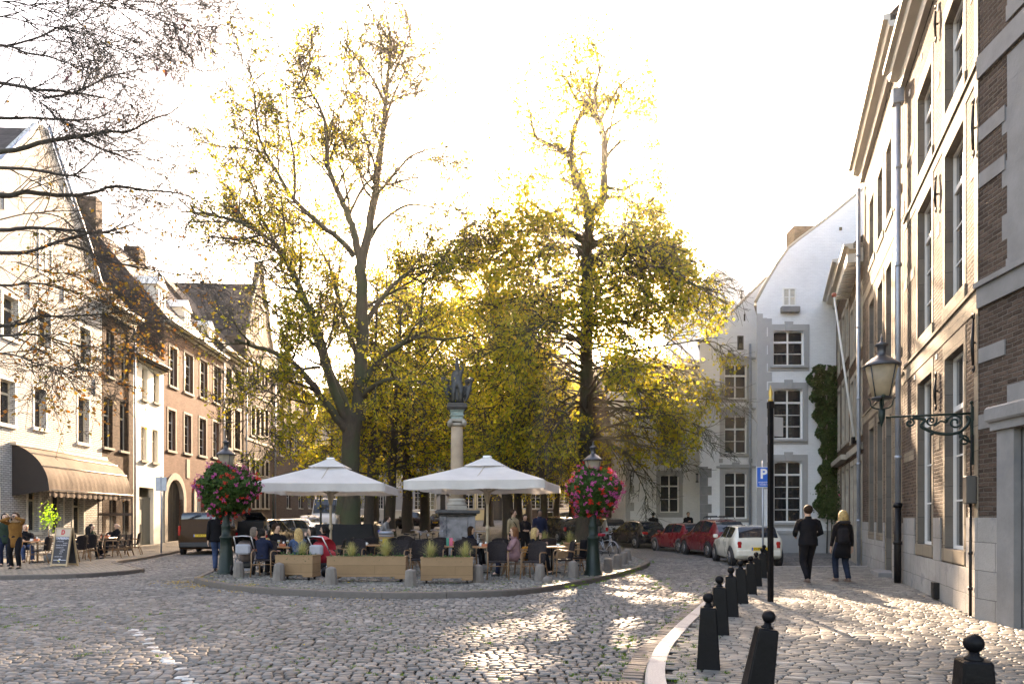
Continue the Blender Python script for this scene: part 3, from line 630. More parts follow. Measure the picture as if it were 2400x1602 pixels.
def arch_surround(r, x, w, z, mat, zs, t=.25, name='gate_surround', deep=.06, fill=None, wall=None):
    """stone arch over an opening that reaches z (spring at zs); the wall above the curve is closed in"""
    mb = MB(); n = 10; c = x + w / 2; rr = w / 2
    inner = [(x, 0)] + [(c - rr * math.cos(PI * i / n), zs + (z - zs) * math.sin(PI * i / n)) for i in range(n + 1)] + [(x + w, 0)]
    outer = [(x - t, 0)] + [(c - (rr + t) * math.cos(PI * i / n), zs + (z - zs + t) * math.sin(PI * i / n)) for i in range(n + 1)] + [(x + w + t, 0)]
    for i in range(len(inner) - 1):
        a, b, c1, d1 = inner[i], inner[i + 1], outer[i + 1], outer[i]
        vs = [(p[0], -deep, p[1]) for p in (a, b, c1, d1)] + [(p[0], .2, p[1]) for p in (a, b, c1, d1)]
        mb.add(vs, [(0, 1, 2, 3), (0, 4, 5, 1), (2, 6, 7, 3)])
    o = mb.build(name, [mat], r)
    if wall:
        m2 = MB(); pts = [(x, z + .0)] + [(c - rr * math.cos(PI * i / n), zs + (z - zs) * math.sin(PI * i / n)) for i in range(n + 1)] + [(x + w, z)]
        for i in range(1, len(pts) - 2): a, b = pts[i], pts[i + 1]; m2.add([(a[0], .03, a[1]), (b[0], .03, b[1]), (b[0], .03, z + .02), (a[0], .03, z + .02)], [(0, 1, 2, 3)])
        m2.build('arch_wall', [wall], r)
for k, dd in enumerate(D):
    x, z, w, h, _ = dd; arch_surround(r, x, w, h, STONE, h - w * .5, t=.4, wall=REDB)
    mb = MB(); mb.box(x, x + w, .25, .31, 0, h)
    for q in range(1, 6): mb.box(x + w * q / 6 - .012, x + w * q / 6 + .012, .235, .25, 0, h)
    mb.build('gate', [DARKWOOD if k == 0 else WHITEWOOD], r)
mb = MB()
x = (29700 / (1100 - 437) - Y0) * KL; mb.box(x, x + .5, -.03, .1, 4.2, 5.4); mb.build('stone_niche', [STONE], r)
mb = MB()
for q in range(1): mb.box(.0, 2.2, -1.0, -.95, .2, .25); mb.box(0, 2.2, -1.0, -.95, 1.2, 1.25); [mb.box(a, a + .03, -1, -.96, .05, 1.25) for a in (0, .7, 1.4, 2.15)]
mb.build('gate_railing', [IRON], r)
def dormer(r, x, w, z, h, y=.6, mat=None, depth=2.5, fm=None):
    mb = MB(); mb.box(x, x + w, y, y + depth, z, z + h); mb.prism([(x - .15, z + h), (x + w + .15, z + h), (x + w / 2, z + h + w * .55)], y - .12, y + depth, 0, 'y'); d = mb.build('dormer', [mat or WSMOOTH], r)
    f, g = window_meshes(w * .7, h * .8, (2, 2, .3), fm or WHITEWOOD, GLASS); q = link('dormer_window', f, d, (x + w * .15, y - .08, z + h * .1))
dormer(r, .3, 1.3, 13.4, 2.1); dormer(r, 4.2, 1.2, 13.4, 1.9); dormer(r, 8.6, 1.1, 13.4, 1.8)
for a in (W - .05,): mb = MB(); mb.tube([(a, -.12, 13.2), (a, -.12, 0)], .055, 8); mb.build('drainpipe', [LEAD], r)
mb = MB(); mb.bbox(.2, 1.0, 4.0, 5.2, 17, 20.6, .03); mb.bbox(5.2, 6.2, 3.8, 4.8, 17.5, 19.6, .03); build_each(mb, 'chimney', [GREYB], r)
r, W, Y0, D = simple_left('stone_framed_house', 'narrow grey house with stone framed windows beside the stepped gable', 522.5, 575, 13.6, GREYB,
    [(526, 542, 956, 1048, (2, 3, .3)), (550, 563, 962, 1052, (2, 3, .3)), (530, 543, 863, 909, (2, 2, 0)), (551, 565, 868, 912, (2, 2, 0)), (528, 545, 1090, 1190, (2, 2, .3)), (552, 567, 1092, 1190, (2, 2, .3))], DARKWOOD, SLATE, 5.5, sur=STONE, sw=.3, zb=.35, corn=(.5, .35))
mb = MB(); mb.tube([(W - .05, -.12, 13.4), (W - .05, -.12, 0)], .06, 8); mb.build('drainpipe', [LEAD], r)
# stepped / scrolled gable house
zb = .55
p0, p1 = lrow(575.5, 641); r, W = house('stone_gable_house', 'old stone and brick house with a tall scrolled gable', p0, p1, zb); Y0 = p0[1]
OP = [(591, 598, 850, 901, (1, 1, 0)), (600, 607, 852, 903, (1, 1, 0)), (613, 619, 858, 906, (1, 1, 0)), (621, 627, 861, 908, (1, 1, 0)), (589, 597, 955, 1020, (1, 2, .4)), (600, 608, 957, 1020, (1, 2, .4)), (611, 618, 960, 1022, (1, 2, .4)), (621, 628, 962, 1022, (1, 2, .4)),
      (577, 584, 1076, 1112, (1, 1, 0)), (590, 597, 1077, 1112, (1, 1, 0)), (600, 607, 1079, 1114, (1, 1, 0)), (612, 619, 1080, 1114, (1, 1, 0)), (622, 629, 1082, 1115, (1, 1, 0)), (590, 597, 1125, 1190, (1, 2, 0)), (600, 607, 1125, 1190, (1, 2, 0)), (612, 619, 1125, 1190, (1, 2, 0)), (622, 629, 1126, 1190, (1, 2, 0))]
O = [lwin(a, b, c, d, Y0, st, zb) for (a, b, c, d, st) in OP]; H = 16.3 - zb
facade(r, W, H, O, GREYB, depth=10); windows(r, O, DARKWOOD, surround=STONE, sw=.2, proud=.03)
c = W / 2; gab = [(0, H), (W, H), (W - .3, H + .7), (W - 1.3, H + 2.2), (W - 1.7, H + 3.6), (c + 1.1, H + 5.2), (c + .55, H + 6.2), (c + .5, H + 7.2), (c - .5, H + 7.2), (c - .55, H + 6.2), (c - 1.1, H + 5.2), (1.7, H + 3.6), (1.3, H + 2.2), (.3, H + .7)]
mb = MB(); n = len(gab); vs = [(x, 0.0, z) for x, z in gab] + [(x, .4, z) for x, z in gab]; mb.add(vs, [tuple(range(n)), tuple(range(2 * n - 1, n - 1, -1))] + [((i + 1) % n, i, n + i, n + (i + 1) % n) for i in range(n)]); mb.build('gable_wall', [GREYB], r)
mb = MB(); mb.tube([(x, -.05, z) for x, z in gab[2:]], .1, 5); [mb.box(-.02, W + .02, -.05, -.002, z, z + .22) for z in (H - .1, H - 4.4, H - 8.3)]; mb.box(1.5, W - 1.5, -.05, -.002, H + 3.5, H + 3.75); build_each(mb, 'stone_trim', [STONE], r)
fm, gm = window_meshes(1.0, 1.9, (2, 1, 0), DARKWOOD, GLASS); f = link('window', fm, r, (c - .5, -.04, H + 1.0)); link('pane', gm, f)
mb = MB(); mb.add([(0, .4, H), (W, .4, H), (c, .4, H + 5.5), (c, 10, H + 5.5), (0, 10, H), (W, 10, H)], [(0, 2, 3, 4), (1, 5, 3, 2), (4, 3, 5)]); mb.build('roof', [SLATE], r)
zb = .9
W7 = [(a, a + 9, 1015, 1066, (2, 2, .3)) for a in (654, 673, 691, 708, 724)] + [(a, a + 8, 930, 975, (2, 2, .3)) for a in (656, 674, 692, 709, 725)] + [(a, a + 9, 1118, 1190, (2, 2, .3)) for a in (672, 700, 722)]
r, W, Y0, D = simple_left('far_brick_house', 'brown brick house with small dormers and a long white gutter behind the trees', 641.5, 738, 15.2 - zb, GREYB, W7, WHITEWOOD, SLATE, 6, sill=STONE, zb=zb, corn=(.6, .4))
dormer(r, 1.2, 1.8, 14.6, 2.0); dormer(r, 6, 1.8, 14.6, 2.0); dormer(r, 11, 1.8, 14.6, 2.0)
mb = MB(); mb.tube([(.1, -.12, 14.2), (.1, -.12, 0)], .07, 8); mb.build('drainpipe', [LEAD], r)

# ---- far row closing the square (behind the trees)
def far(name, label, pxa, pxb, Y, H, wallm, sur, nwin, rowsz, ww, wh, roofm=SLATE, fm=None, shutters=False, zoff=0., door=None):
    zb = gzf(0, Y) + zoff; r, W = house(name, label, (at(pxa, Y), Y), (at(pxb, Y), Y), zb, cat='building')
    O = []
    for z in rowsz:
        for i in range(nwin):
            x = W * (i + .5) / nwin - ww / 2
            if door is not None and i == door and z == rowsz[0]: continue
            O.append((x, z, ww, wh, (2, 4, .25)))
    D = []
    if door is not None: x = W * (door + .5) / nwin - .8; D = [(x, -.05, 1.6, 3.2, 'none')]
    facade(r, W, H, O + D, wallm, depth=9); windows(r, O, fm or WHITEWOOD, surround=sur, sw=.16, proud=.02); roof(r, W, H, 9, 5.5, roofm, .3); cornice(r, W, H + .05, .5, .45, WHITEWOOD)
    if D: mb = MB(); x = D[0][0]; mb.box(x, x + 1.6, .2, .27, 0, 3.2); mb.build('door', [DARKWOOD], r); arch_surround(r, x, 1.6, 3.15, STONE, 2.4, t=.3, wall=wallm)
    if shutters:
        s = MB()
        for (x, z, w, h, _) in O: s.box(x - .62, x - .17, -.06, -.03, z, z + h); s.box(x + w + .17, x + w + .62, -.06, -.03, z, z + h)
        build_each(s, 'shutter', [GREYPAINT], r)
    return r
far('pale_townhouse', 'pale grey townhouse with grey shutters behind the big bare tree', 738, 905, 86, 11.5, PALEGREY, WHITEWOOD, 6, (1.4, 6.2), 1.1, 2.6, shutters=True)
far('white_townhouse', 'white townhouse with tall small-paned windows and a dark door behind the stone column', 905.5, 1082, 86, 11.5, CREAM, WHITEWOOD, 6, (1.3, 6.2), 1.2, 2.7, shutters=True, door=4)
far('yellow_townhouse', 'yellow plastered townhouse with an arched stone doorway', 1082.5, 1240, 86, 10.5, YELLOW, STONE, 5, (1.4, 5.8), 1.15, 2.3, door=2)
far('grey_stone_townhouse', 'narrow grey stone fronted house beside the yellow townhouse', 1240.5, 1300, 86.4, 12.5, GREYB, STONE, 2, (1.4, 5.8, 9.3), 1.2, 2.4)
far('cream_townhouse', 'cream townhouse with stone framed windows behind the parked cars', 1300.5, 1432, 84, 12.0, CREAM, STONE, 3, (1.5, 6.0), 1.3, 2.3)
far('dark_brick_wing', 'windowless dark brick wall rising beside the white corner house', 1405, 1468, 49, 7.2, DARKB, None, 0, (), 1, 1)

# ---- right white buildings
def camwall(name, label, pxa, pxb, Y, H, wallm, O, zb=0., gab=None, depth=10, sur=None):
    xa = at(pxa, Y); xb = at(pxb, Y); r, W = house(name, label, (xa, Y), (xb, Y), zb); return r, W, xa
def cw(pxa, pxb, yt, yb, Y, xa, st=(2, 2, .3), zb=0):
    return (at(pxa, Y) - xa, CAMZ + (HY - yb) * Y / F - zb, (pxb - pxa) * Y / F, (yb - yt) * Y / F, st)
def quoins(r, x, z0, z1, mat, w=(.55, .32), h=.36, y=-.03, side=1):
    mb = MB(); z = z0; k = 0
    while z < z1: ww = w[k % 2]; mb.box(x if side > 0 else x - ww, x + ww if side > 0 else x, y, -.001, z, min(z + h - .004, z1)); z += h; k += 1
    mb.build('quoins', [mat], r)
def big_surround(r, o, mat, m=.42, up=.45, dn=.35, key=True, panel=0):
    x, z, w, h = o[:4]; mb = MB(); e = -.03
    mb.box(x - m, x - .001, e, 0, z, z + h); mb.box(x + w + .001, x + w + m, e, 0, z, z + h); mb.box(x - m, x + w + m, e - .003, 0, z + h, z + h + up); mb.box(x - m, x + w + m, e - .002, 0, z - dn, z)
    mb.box(x - .15, x + w + .15, e - .1, 0 - .0, z - .12, z - .02)
    if key: mb.prism([(x + w / 2 - .14, z + h - .0), (x + w / 2 + .14, z + h - .0), (x + w / 2 + .2, z + h + up + .12), (x + w / 2 - .2, z + h + up + .12)], e - .06, e, 0, 'y')
    # segmental head closing the corners of the opening
    n = 8
    for i in range(n):
        u0, u1 = i / n, (i + 1) / n; f = lambda u: z + h - .13 * (1 - math.sin(PI * u)) ** 1.0
        mb.add([(x + w * u0, .02, f(u0)), (x + w * u1, .02, f(u1)), (x + w * u1, .02, z + h + .02), (x + w * u0, .02, z + h + .02)], [(0, 1, 2, 3)])
    mb.build('window_surround', [mat], r)
Y = 33.0
r, W, xa = camwall('white_gable_house', 'large white painted brick gable wall with three tall windows and ivy at its right', 1773.5, 1985, Y, 11.7, WPLASTER, None)
O = [cw(1812, 1884, 775, 856, Y, xa, (2, 2, .32)), cw(1813, 1881, 911, 1028, Y, xa, (2, 3, .27)), cw(1814, 1880, 1080, 1223, Y, xa, (2, 4, .22)), cw(1834, 1865, 675, 718, Y, xa, (2, 2, 0))]
facade(r, W, 11.7, [o for o in O if o[1] + o[3] < 11.7] , WPLASTER, depth=12, sh=.42)
windows(r, O[:3], WHITEWOOD, inset=.1, curt=.3)
for o in O[:3]: big_surround(r, o, GREYPAINT, m=.25, up=.30, dn=.26)
g0 = [(1773.5, 710), (1798, 664), (1825, 619), (1851, 582), (1874, 563), (1928, 523), (1955, 502), (2018, 450), (2060, 415)]
gab = [(at(a, Y) - xa, CAMZ + (HY - b) * Y / F) for a, b in g0]; gab = [(0, 11.7)] + gab[1:]
gx1 = at(2060, Y) - xa; poly = gab + [(gx1, 11.7)]
mb = MB(); n = len(poly); vs = [(x, -.0, z) for x, z in poly] + [(x, .4, z) for x, z in poly]; mb.add(vs, [tuple(range(n - 1, -1, -1)), tuple(range(n, 2 * n))] + [(i, (i + 1) % n, n + (i + 1) % n, n + i) for i in range(n)]); mb.build('gable_wall', [WPLASTER], r)
mb = MB(); mb.tube([(x, .1, z + .05) for x, z in gab], .11, 6); mb.build('gable_coping', [STONE], r)
mb = MB(); [mb.add([(a[0], .4, a[1]), (b[0], .4, b[1]), (b[0] + 5, 12, b[1]), (a[0] + 5, 12, a[1])], [(0, 1, 2, 3)]) for a, b in zip(gab[:-1], gab[1:])]; mb.build('roof', [SLATE], r)
o = O[3]; fm, gm = window_meshes(o[2], o[3], (2, 2, 0), WHITEWOOD, CURTAIN); f = link('window', fm, r, (o[0], -.06, o[1])); link('pane', gm, f)
mb = MB(); mb.bbox(o[0] - .12, o[0] + o[2] + .12, -.25, -.01, o[1] - .32, o[1] - .05, .02); mb.build('window_box', [GREYSTONE], r)
mb = MB(); mb.box(0, .28, -.03, -.001, 0, 11.2); mb.build('corner_strip', [GREYPAINT], r); quoins(r, .285, 3.0, 11.0, GREYPAINT, (.42, .18), .42, -.025)
mb = MB(); mb.box(0, W, -.06, -.001, -.3, .9); mb.box(0, W, -.1, -.001, .9, 1.05); build_each(mb, 'plinth', [GREYPAINT], r)
mb = MB(); x = at(1873, Y) - xa; mb.bbox(x, x + 1.15, .6, 1.6, 13.5, 15.6, .02); build_each(mb, 'chimney', [GREYB], r)
mb = MB(); x = at(1967, Y) - xa; mb.box(x, x + .12, -.03, -.0, 15.1, 15.25); mb.build('wall_vent', [IRON], r)
Y = 38.0; zb = 0
r, W, xa = camwall('white_street_house', 'white house with grey framed bays of windows and a raking roof edge', 1640, 1776, Y, 11.2, WPLASTER, None)
O = [cw(1698, 1750, 853, 934, Y, xa, (2, 2, .33)), cw(1698, 1750, 974, 1062, Y, xa, (2, 2, .35)), cw(1698, 1750, 1106, 1214, Y, xa, (2, 3, .28)), cw(1728, 1742, 787, 820, Y, xa, (1, 2, 0))]
facade(r, W, 11.2, O[:3], WPLASTER, depth=10, sh=.34); windows(r, O[:3], WHITEWOOD, inset=.1)
for o in O[:3]: big_surround(r, o, GREYPAINT, m=.26, up=.42, dn=.2)
mb = MB()
for py in (842, 960, 1096): z = CAMZ + (HY - py) * Y / F; mb.box(O[0][0] - .45, O[0][0] + O[0][2] + .45, -.14, -.034, z, z + .1)
for a, b in ((934, 974), (1062, 1106)):
    x = O[0][0]; w = O[0][2]; z1 = CAMZ + (HY - a) * Y / F - .28; z0 = CAMZ + (HY - b) * Y / F + .5; mb.box(x - .3, x - .1, -.03, -.001, z0, z1); mb.box(x + w + .1, x + w + .3, -.03, -.001, z0, z1)
build_each(mb, 'string_course', [GREYPAINT], r)
g0 = [(1640, 806), (1656, 795), (1782, 668), (1800, 650)]; gab = [(at(a, Y) - xa, CAMZ + (HY - b) * Y / F) for a, b in g0]; poly = gab + [(gab[-1][0], 11.2), (0, 11.2)]
mb = MB(); n = len(poly); vs = [(x, 0, z) for x, z in poly] + [(x, .4, z) for x, z in poly]; mb.add(vs, [tuple(range(n - 1, -1, -1)), tuple(range(n, 2 * n))] + [(i, (i + 1) % n, n + (i + 1) % n, n + i) for i in range(n)]); mb.build('gable_wall', [WPLASTER], r)
mb = MB(); mb.tube([(x, .1, z + .05) for x, z in gab], .12, 6); mb.build('gable_coping', [STONE], r)
mb = MB(); [mb.add([(a[0], .4, a[1]), (b[0], .4, b[1]), (b[0] + 3.4, 10, b[1]), (a[0] + 3.4, 10, a[1])], [(0, 1, 2, 3)]) for a, b in zip(gab[:-1], gab[1:])]; mb.build('roof', [SLATE], r)
o = O[3]; fm, gm = window_meshes(o[2], o[3], (1, 2, 0), DARKWOOD, GLASS); f = link('window', fm, r, (o[0], -.06, o[1])); link('pane', gm, f)
quoins(r, 0.01, 0, CAMZ + (HY - 1093) * Y / F, GREYSTONE, (.62, .42), .48, -.05)
mb = MB(); mb.tube([(W - .45, -.1, 11.0), (W - .45, -.1, 0)], .07, 8); mb.build('drainpipe', [LEAD], r)
mb = MB(); mb.box(.6, W, -.05, -.001, -.3, .5); build_each(mb, 'plinth', [GREYPAINT], r)
mb = MB(); x = at(1718, Y) - xa; mb.box(x, x + .06, -.05, -.001, 14.0, 15.0) if False else mb.box(at(1743, Y) - xa, at(1743, Y) - xa + .07, -.05, -.001, CAMZ + (HY - 752) * Y / F, CAMZ + (HY - 736) * Y / F); mb.build('wall_anchor', [IRON], r)
Y = 43.0; zb = 0.1
r, W, xa = camwall('white_corner_house', 'white house with grey quoins on its corner, partly hidden by the golden tree', 1466, 1668, Y, 12.8, WPLASTER, None)
O = [cw(1547, 1591, 1112, 1200, Y, xa, (2, 2, .3)), cw(1548, 1591, 990, 1075, Y, xa, (2, 2, .35)), cw(1548, 1591, 870, 945, Y, xa, (2, 2, .35))]
facade(r, W, 10.9, O, WPLASTER, depth=10); windows(r, O, WHITEWOOD, inset=.1)
for o in O: big_surround(r, o, GREYPAINT, m=.23, up=.27, dn=.3)
roof(r, W, 10.9, 10, 1.6, SLATE, .3); cornice(r, W, 10.95, .4, .35, WHITEWOOD)
quoins(r, .0, 0, 10.5, GREYPAINT, (.52, .28), .52, -.03)
mb = MB(); x = at(1645, Y) - xa; mb.box(x, x + .32, -.04, -.001, .2, 3.5); mb.box(x, x + .32, -.04, -.001, 5.4, 9.5); build_each(mb, 'pilaster', [GREYPAINT], r)
mb = MB()
for px, py in ((1478, 1124), (1633, 1119)):
    x = at(px, Y) - xa; z = CAMZ + (HY - py) * Y / F; mb.box(x - .025, x + .025, -.09, -.04, z - .28, z + .28); mb.box(x - .08, x + .08, -.09, -.04, z + .2, z + .27); mb.box(x - .08, x + .08, -.09, -.04, z - .28, z - .21)
mb.build('wall_anchor', [IRON], r)
Y = 56.0
r, W, xa = camwall('tall_white_gable', 'tall white gable end rising behind the street houses with a small iron anchor', 1560, 1830, Y, 12, WPLASTER, None)
facade(r, W, 16, [], WPLASTER, depth=14, sh=.32)
g0 = [(1560, 745), (1687, 622), (1830, 745)]; gab = [(at(a, Y) - xa, CAMZ + (HY - b) * Y / F) for a, b in g0]; poly = gab + [(W, 15.9), (0, 15.9)]
mb = MB(); n = len(poly); vs = [(x, -.02, z) for x, z in poly] + [(x, .4, z) for x, z in poly]; mb.add(vs, [tuple(range(n - 1, -1, -1)), tuple(range(n, 2 * n))] + [(i, (i + 1) % n, n + (i + 1) % n, n + i) for i in range(n)]); mb.build('gable_wall', [WPLASTER], r)
mb = MB(); [mb.add([(a[0], .4, a[1]), (b[0], .4, b[1]), (b[0] + 4.5, 14, b[1]), (a[0] + 4.5, 14, a[1])], [(0, 1, 2, 3)]) for a, b in zip(gab[:-1], gab[1:])]; mb.build('roof', [SLATE], r)
mb = MB(); x = at(1738, Y) - xa; z = CAMZ + (HY - 690) * Y / F; mb.box(x - .04, x + .04, -.09, -.03, z - .3, z + .3); mb.box(x - .15, x + .15, -.09, -.03, z + .2, z + .3); mb.box(x - .15, x + .15, -.09, -.03, z - .3, z - .22); mb.build('wall_anchor', [IRON], r)

# ---- right street row (local x runs from the far end towards the camera)
RSTONE = M('street_stone', (.42, .38, .31), .8, var=.16, scale=2.4, bump=.45, bscale=22, mottled=((.24, .21, .18), 1.7, .6))
PLINTH = brick_mat('plinth_blocks', (.30, .29, .275), (.37, .35, .33), (.14, .135, .13), bw=.85, bh=.42, msize=.008, bump=.4, rough=.75, grime=.35, patch=((.19, .19, .20), 1.5, .55))
BLOCKS = brick_mat('stone_blocks', (.20, .165, .125), (.27, .225, .17), (.09, .075, .06), bw=.62, bh=.38, msize=.007, bump=.35, rough=.8, grime=.2, patch=((.25, .225, .19), 1.8, .6))
def rrow(name, label, ya, yb):          # ya far, yb near
    return house(name, label, (RX(ya), ya), (RX(yb), yb), 0, cat='house')
def rx(Y, ya): return (ya - Y) * KR
def block_surround(r, o, m=.26, up=.3, dn=.25, mat=None, e=-.007, name='window_surround', tooth=True):
    x, z, w, h = o[:4]; mb = MB(); mb.box(x - m, x - .001, e, 0, z, z + h); mb.box(x + w + .001, x + w + m, e, 0, z, z + h); mb.box(x - m, x + w + m, e - .002, 0, z + h, z + h + up); mb.box(x - m - .0, x + w + m + .0, e - .02, 0, z - dn, z - .001)
    if tooth:
        for k in range(int(h / .76)):
            zz = z + .3 + k * .76; mb.box(x - m - .12, x - m, e + .003, 0, zz, zz + .36); mb.box(x + w + m, x + w + m + .12, e + .003, 0, zz, zz + .36)
    mb.build(name, [mat or BLOCKS], r)
REVEAL = brick_mat('shaded_reveal_blocks', (.12, .108, .095), (.18, .162, .14), (.06, .055, .05), bw=.6, bh=.55, msize=.006, bump=.3, rough=.8, grime=.3, patch=((.13, .12, .115), 2.2, .55))  # darker copy of the stone, shade of the window recess put into its colour
# building 1 (nearest)
ya, yb = 16.5, 10.7; r, W = rrow('corner_brick_building', 'tall brown brick corner building with pale stone bands and the lantern bracket', ya, yb)
wins = []
for (f_, n_) in ((12.73, 11.5), (15.04, 13.75)):
    x = rx(f_, ya); w = (f_ - n_) * KR; wins += [(x, 1.07, w, 3.4, (2, 3, .27)), (x, 5.4, w, 2.72, (2, 3, .25)), (x, 8.83, w, 1.7, (2, 2, .3))]
facade(r, W, 11.6, wins, MARLB, depth=10, rev=REVEAL, th=.3); windows(r, wins, WHITEWOOD, inset=.13)
for o in wins: block_surround(r, o, m=.14, up=.28, dn=.22, tooth=False)
mb = MB(); [mb.box(-.0, W + .0, -.012, -.001, z, z + h) for z, h in ((4.78, .34), (8.3, .26))]; mb.box(0, W, -.045, -.013, 5.1, 5.15); mb.box(0, W, -.045, -.013, 8.5, 8.55)
[mb.box(a, b, -.009, -.001, z, z + .22) for z in (2.9, 6.9, 9.7) for a, b in ((0, wins[3][0] - .4), (wins[3][0] + wins[3][2] + .4, wins[0][0] - .4), (wins[0][0] + wins[0][2] + .4, W))]
build_each(mb, 'stone_band', [BLOCKS], r)
mb = MB(); mb.box(W - .2, W + .0, -.011, -.001, 1.5, 11.3); mb.build('corner_stones', [BLOCKS], r)
xs_ = sorted([(o[0] - .26, o[0] + o[2] + .26) for o in (wins[0], wins[3])]); segs = [(0, xs_[0][0]), (xs_[0][1], xs_[1][0]), (xs_[1][1], W)]
mb = MB(); [mb.box(a, b, -.03, -.001, -.2, 1.62) for a, b in segs]; [mb.box(a, b, -.026, -.001, -.2, .82) for a, b in xs_]; build_each(mb, 'plinth', [PLINTH], r)
cornice(r, W, 12.2, .45, .55, M('pale_cornice', (.50, .46, .40), .6, var=.06)); roof(r, W, 12.2, 10, 5, SLATE, .3)
mb = MB(); mb.tube([(.05, -.14, 11.4), (.05, -.14, 1.9)], .06, 10)
for z in (3, 5.2, 7.5, 9.8): mb.tube([(.05, -.14, z), (.05, -.14, z + .08)], .075, 10)
d = mb.build('drainpipe', [LEAD], r); mb = MB(); mb.tube([(.05, -.15, 1.95), (.05, -.15, 0)], .08, 10); mb.tube([(.05, -.15, 1.0), (.05, -.15, 1.08)], .1, 10); mb.tube([(.05, -.15, 1.87), (.05, -.15, 1.97)], .1, 10); mb.build('drainpipe_foot', [IRON], d)
mb = MB(); mb.bbox(-.06, .16, -.27, -.02, 11.3, 11.65, .02); mb.build('rain_hopper', [LEAD], r)
def anchor(r, x, z, h=.75):
    mb = MB(); mb.tube([(x, -.04, z - h / 2), (x + .02, -.06, z), (x, -.04, z + h / 2)], [.018, .028, .018], 6)
    for s in (-1, 1):
        c = (x, -.04, z + s * h / 2); mb.tube([(c[0] + .05 * math.sin(a) , c[1], c[2] + s * (.0 + .05 * (1 - math.cos(a)))) for a in np.linspace(0, 5, 9)], .014, 5)
    mb.tube([(x, -.06, z), (x, 0, z)], .018, 6); mb.build('wall_anchor', [IRON], r)
xm = (wins[0][0] + wins[3][0] + wins[3][2]) / 2
for z in (4.0, 7.7, 10.9): anchor(r, xm, z, .5)
anchor(r, W - .12, 4.3, .7); anchor(r, W - .12, 7.6, .7)
mb = MB(); [mb.box(x, x + .12, -.012, -.001, z, z + .1) for x, z in ((.6, 11.15), (1.9, 11.15), (3.4, 11.15), (4.9, 11.15), (1.2, 4.62), (3.3, 4.62))]; build_each(mb, 'pale_stone_block', [M('pale_block', (.7, .68, .62), .8)], r)
# near wall turning towards the camera
p0 = (RX(10.7) + .004, 10.68); p1 = (6.75, 2.0)
r2, W2 = house('near_brick_building', 'shaded brown brick front with grey stone bands at the picture edge nearest the camera', p0, p1, 0)
wn2 = [(1.0, .1, 1.15, 3.0, 'none'), (1.0, 5.3, 1.15, 2.5, (2, 3, .25)), (1.0, 8.9, 1.15, 1.7, (2, 2, .3)), (3.8, 1.1, 1.2, 3.2, (2, 3, .25)), (3.8, 5.3, 1.2, 2.5, (2, 3, .25)), (6.2, 1.1, 1.2, 3.2, (2, 3, .25))]
facade(r2, W2, 11.6, wn2, MARLB, depth=9, rev=GREYSTONE, th=.35); windows(r2, wn2, WHITEWOOD, inset=.28)
for o in wn2: block_surround(r2, o, m=.36, up=.4, dn=.22 if o[1] > 1 else .05, mat=GREYSTONE)
mb = MB(); [mb.box(-.0, W2, -.05, -.001, z, z + .34) for z in (4.78, 8.25)]; [mb.box(0, .6, -.02, -.001, z, z + .22) for z in (2.95, 3.95, 6.6, 7.3, 9.7)]; mb.box(0, W2, -.1, -.051, 5.08, 5.16); build_each(mb, 'stone_band', [GREYSTONE], r2)
mb = MB(); mb.box(0, .62, -.07, -.001, -.2, 1.62); mb.box(2.6, W2, -.07, -.001, -.2, 1.62); build_each(mb, 'plinth', [PLINTH], r2)
mb = MB(); mb.box(.62, .98, -.14, -.04, -.05, 2.95); mb.box(2.17, 2.53, -.14, -.04, -.05, 2.95); mb.bbox(.5, 2.65, -.26, -.04, 2.98, 3.2, .03); mb.box(.56, 2.59, -.2, -.04, 2.86, 2.98); mb.build('door_surround', [GREYSTONE], r2)
mb = MB(); mb.box(1.0, 2.15, .24, .3, .1, 3.1); mb.build('door', [DARKWOOD], r2)
cornice(r2, W2, 12.2, .45, .55, _mc['pale_cornice'])
# building 2
ya, yb = 23.7, 16.52; r, W = rrow('four_bay_brick_building', 'tall brick building of four close window bays beyond the first downpipe', ya, yb)
wins = []
for (f_, n_) in ((22.2, 21.25), (20.55, 19.65), (19.05, 18.2), (17.75, 16.95)):
    x = rx(f_, ya); w = (f_ - n_) * KR; wins += [(x, 1.2, w, 3.2, (2, 3, .25)), (x, 5.7, w, 2.6, (2, 3, .25)), (x, 9.6, w, 1.9, (2, 2, .3))]
dr = wins.pop(6); wins.insert(6, (dr[0], .12, dr[2], 4.2, 'none'))
facade(r, W, 13.0, wins, MARLB, depth=10, rev=REVEAL, th=.3); windows(r, wins, WHITEWOOD, inset=.13)
for o in wins: block_surround(r, o, m=.15, up=.26, dn=.2, tooth=False)
mb = MB(); [mb.box(0, W, -.012, -.001, z, z + .3) for z in (4.75, 8.75)]; mb.box(0, W, -.045, -.013, 5.0, 5.05); build_each(mb, 'stone_band', [BLOCKS], r)
xs_ = sorted([(o[0] - .24, o[0] + o[2] + .24) for o in wins[::3]]); e = [0] + [q for s in xs_ for q in s] + [W]
mb = MB(); [mb.box(e[i], e[i + 1], -.03, -.001, -.2, 1.5) for i in range(0, len(e), 2) if e[i + 1] - e[i] > .05]; [mb.box(a, b, -.026, -.001, -.2, .98) for a, b in xs_ if abs(a + .24 - dr[0]) > .3]; build_each(mb, 'plinth', [PLINTH], r)
mb = MB(); mb.box(dr[0], dr[0] + dr[2], .24, .3, .15, 4.3); mb.build('door', [GREYPAINT], r); mb = MB(); mb.bbox(dr[0] - .2, dr[0] + dr[2] + .2, -.35, .1, 0, .22, .02); mb.build('doorstep', [GREYSTONE], r)
cornice(r, W, 13.5, .45, .6, _mc['pale_cornice']); roof(r, W, 13.5, 10, 5, SLATE, .3)
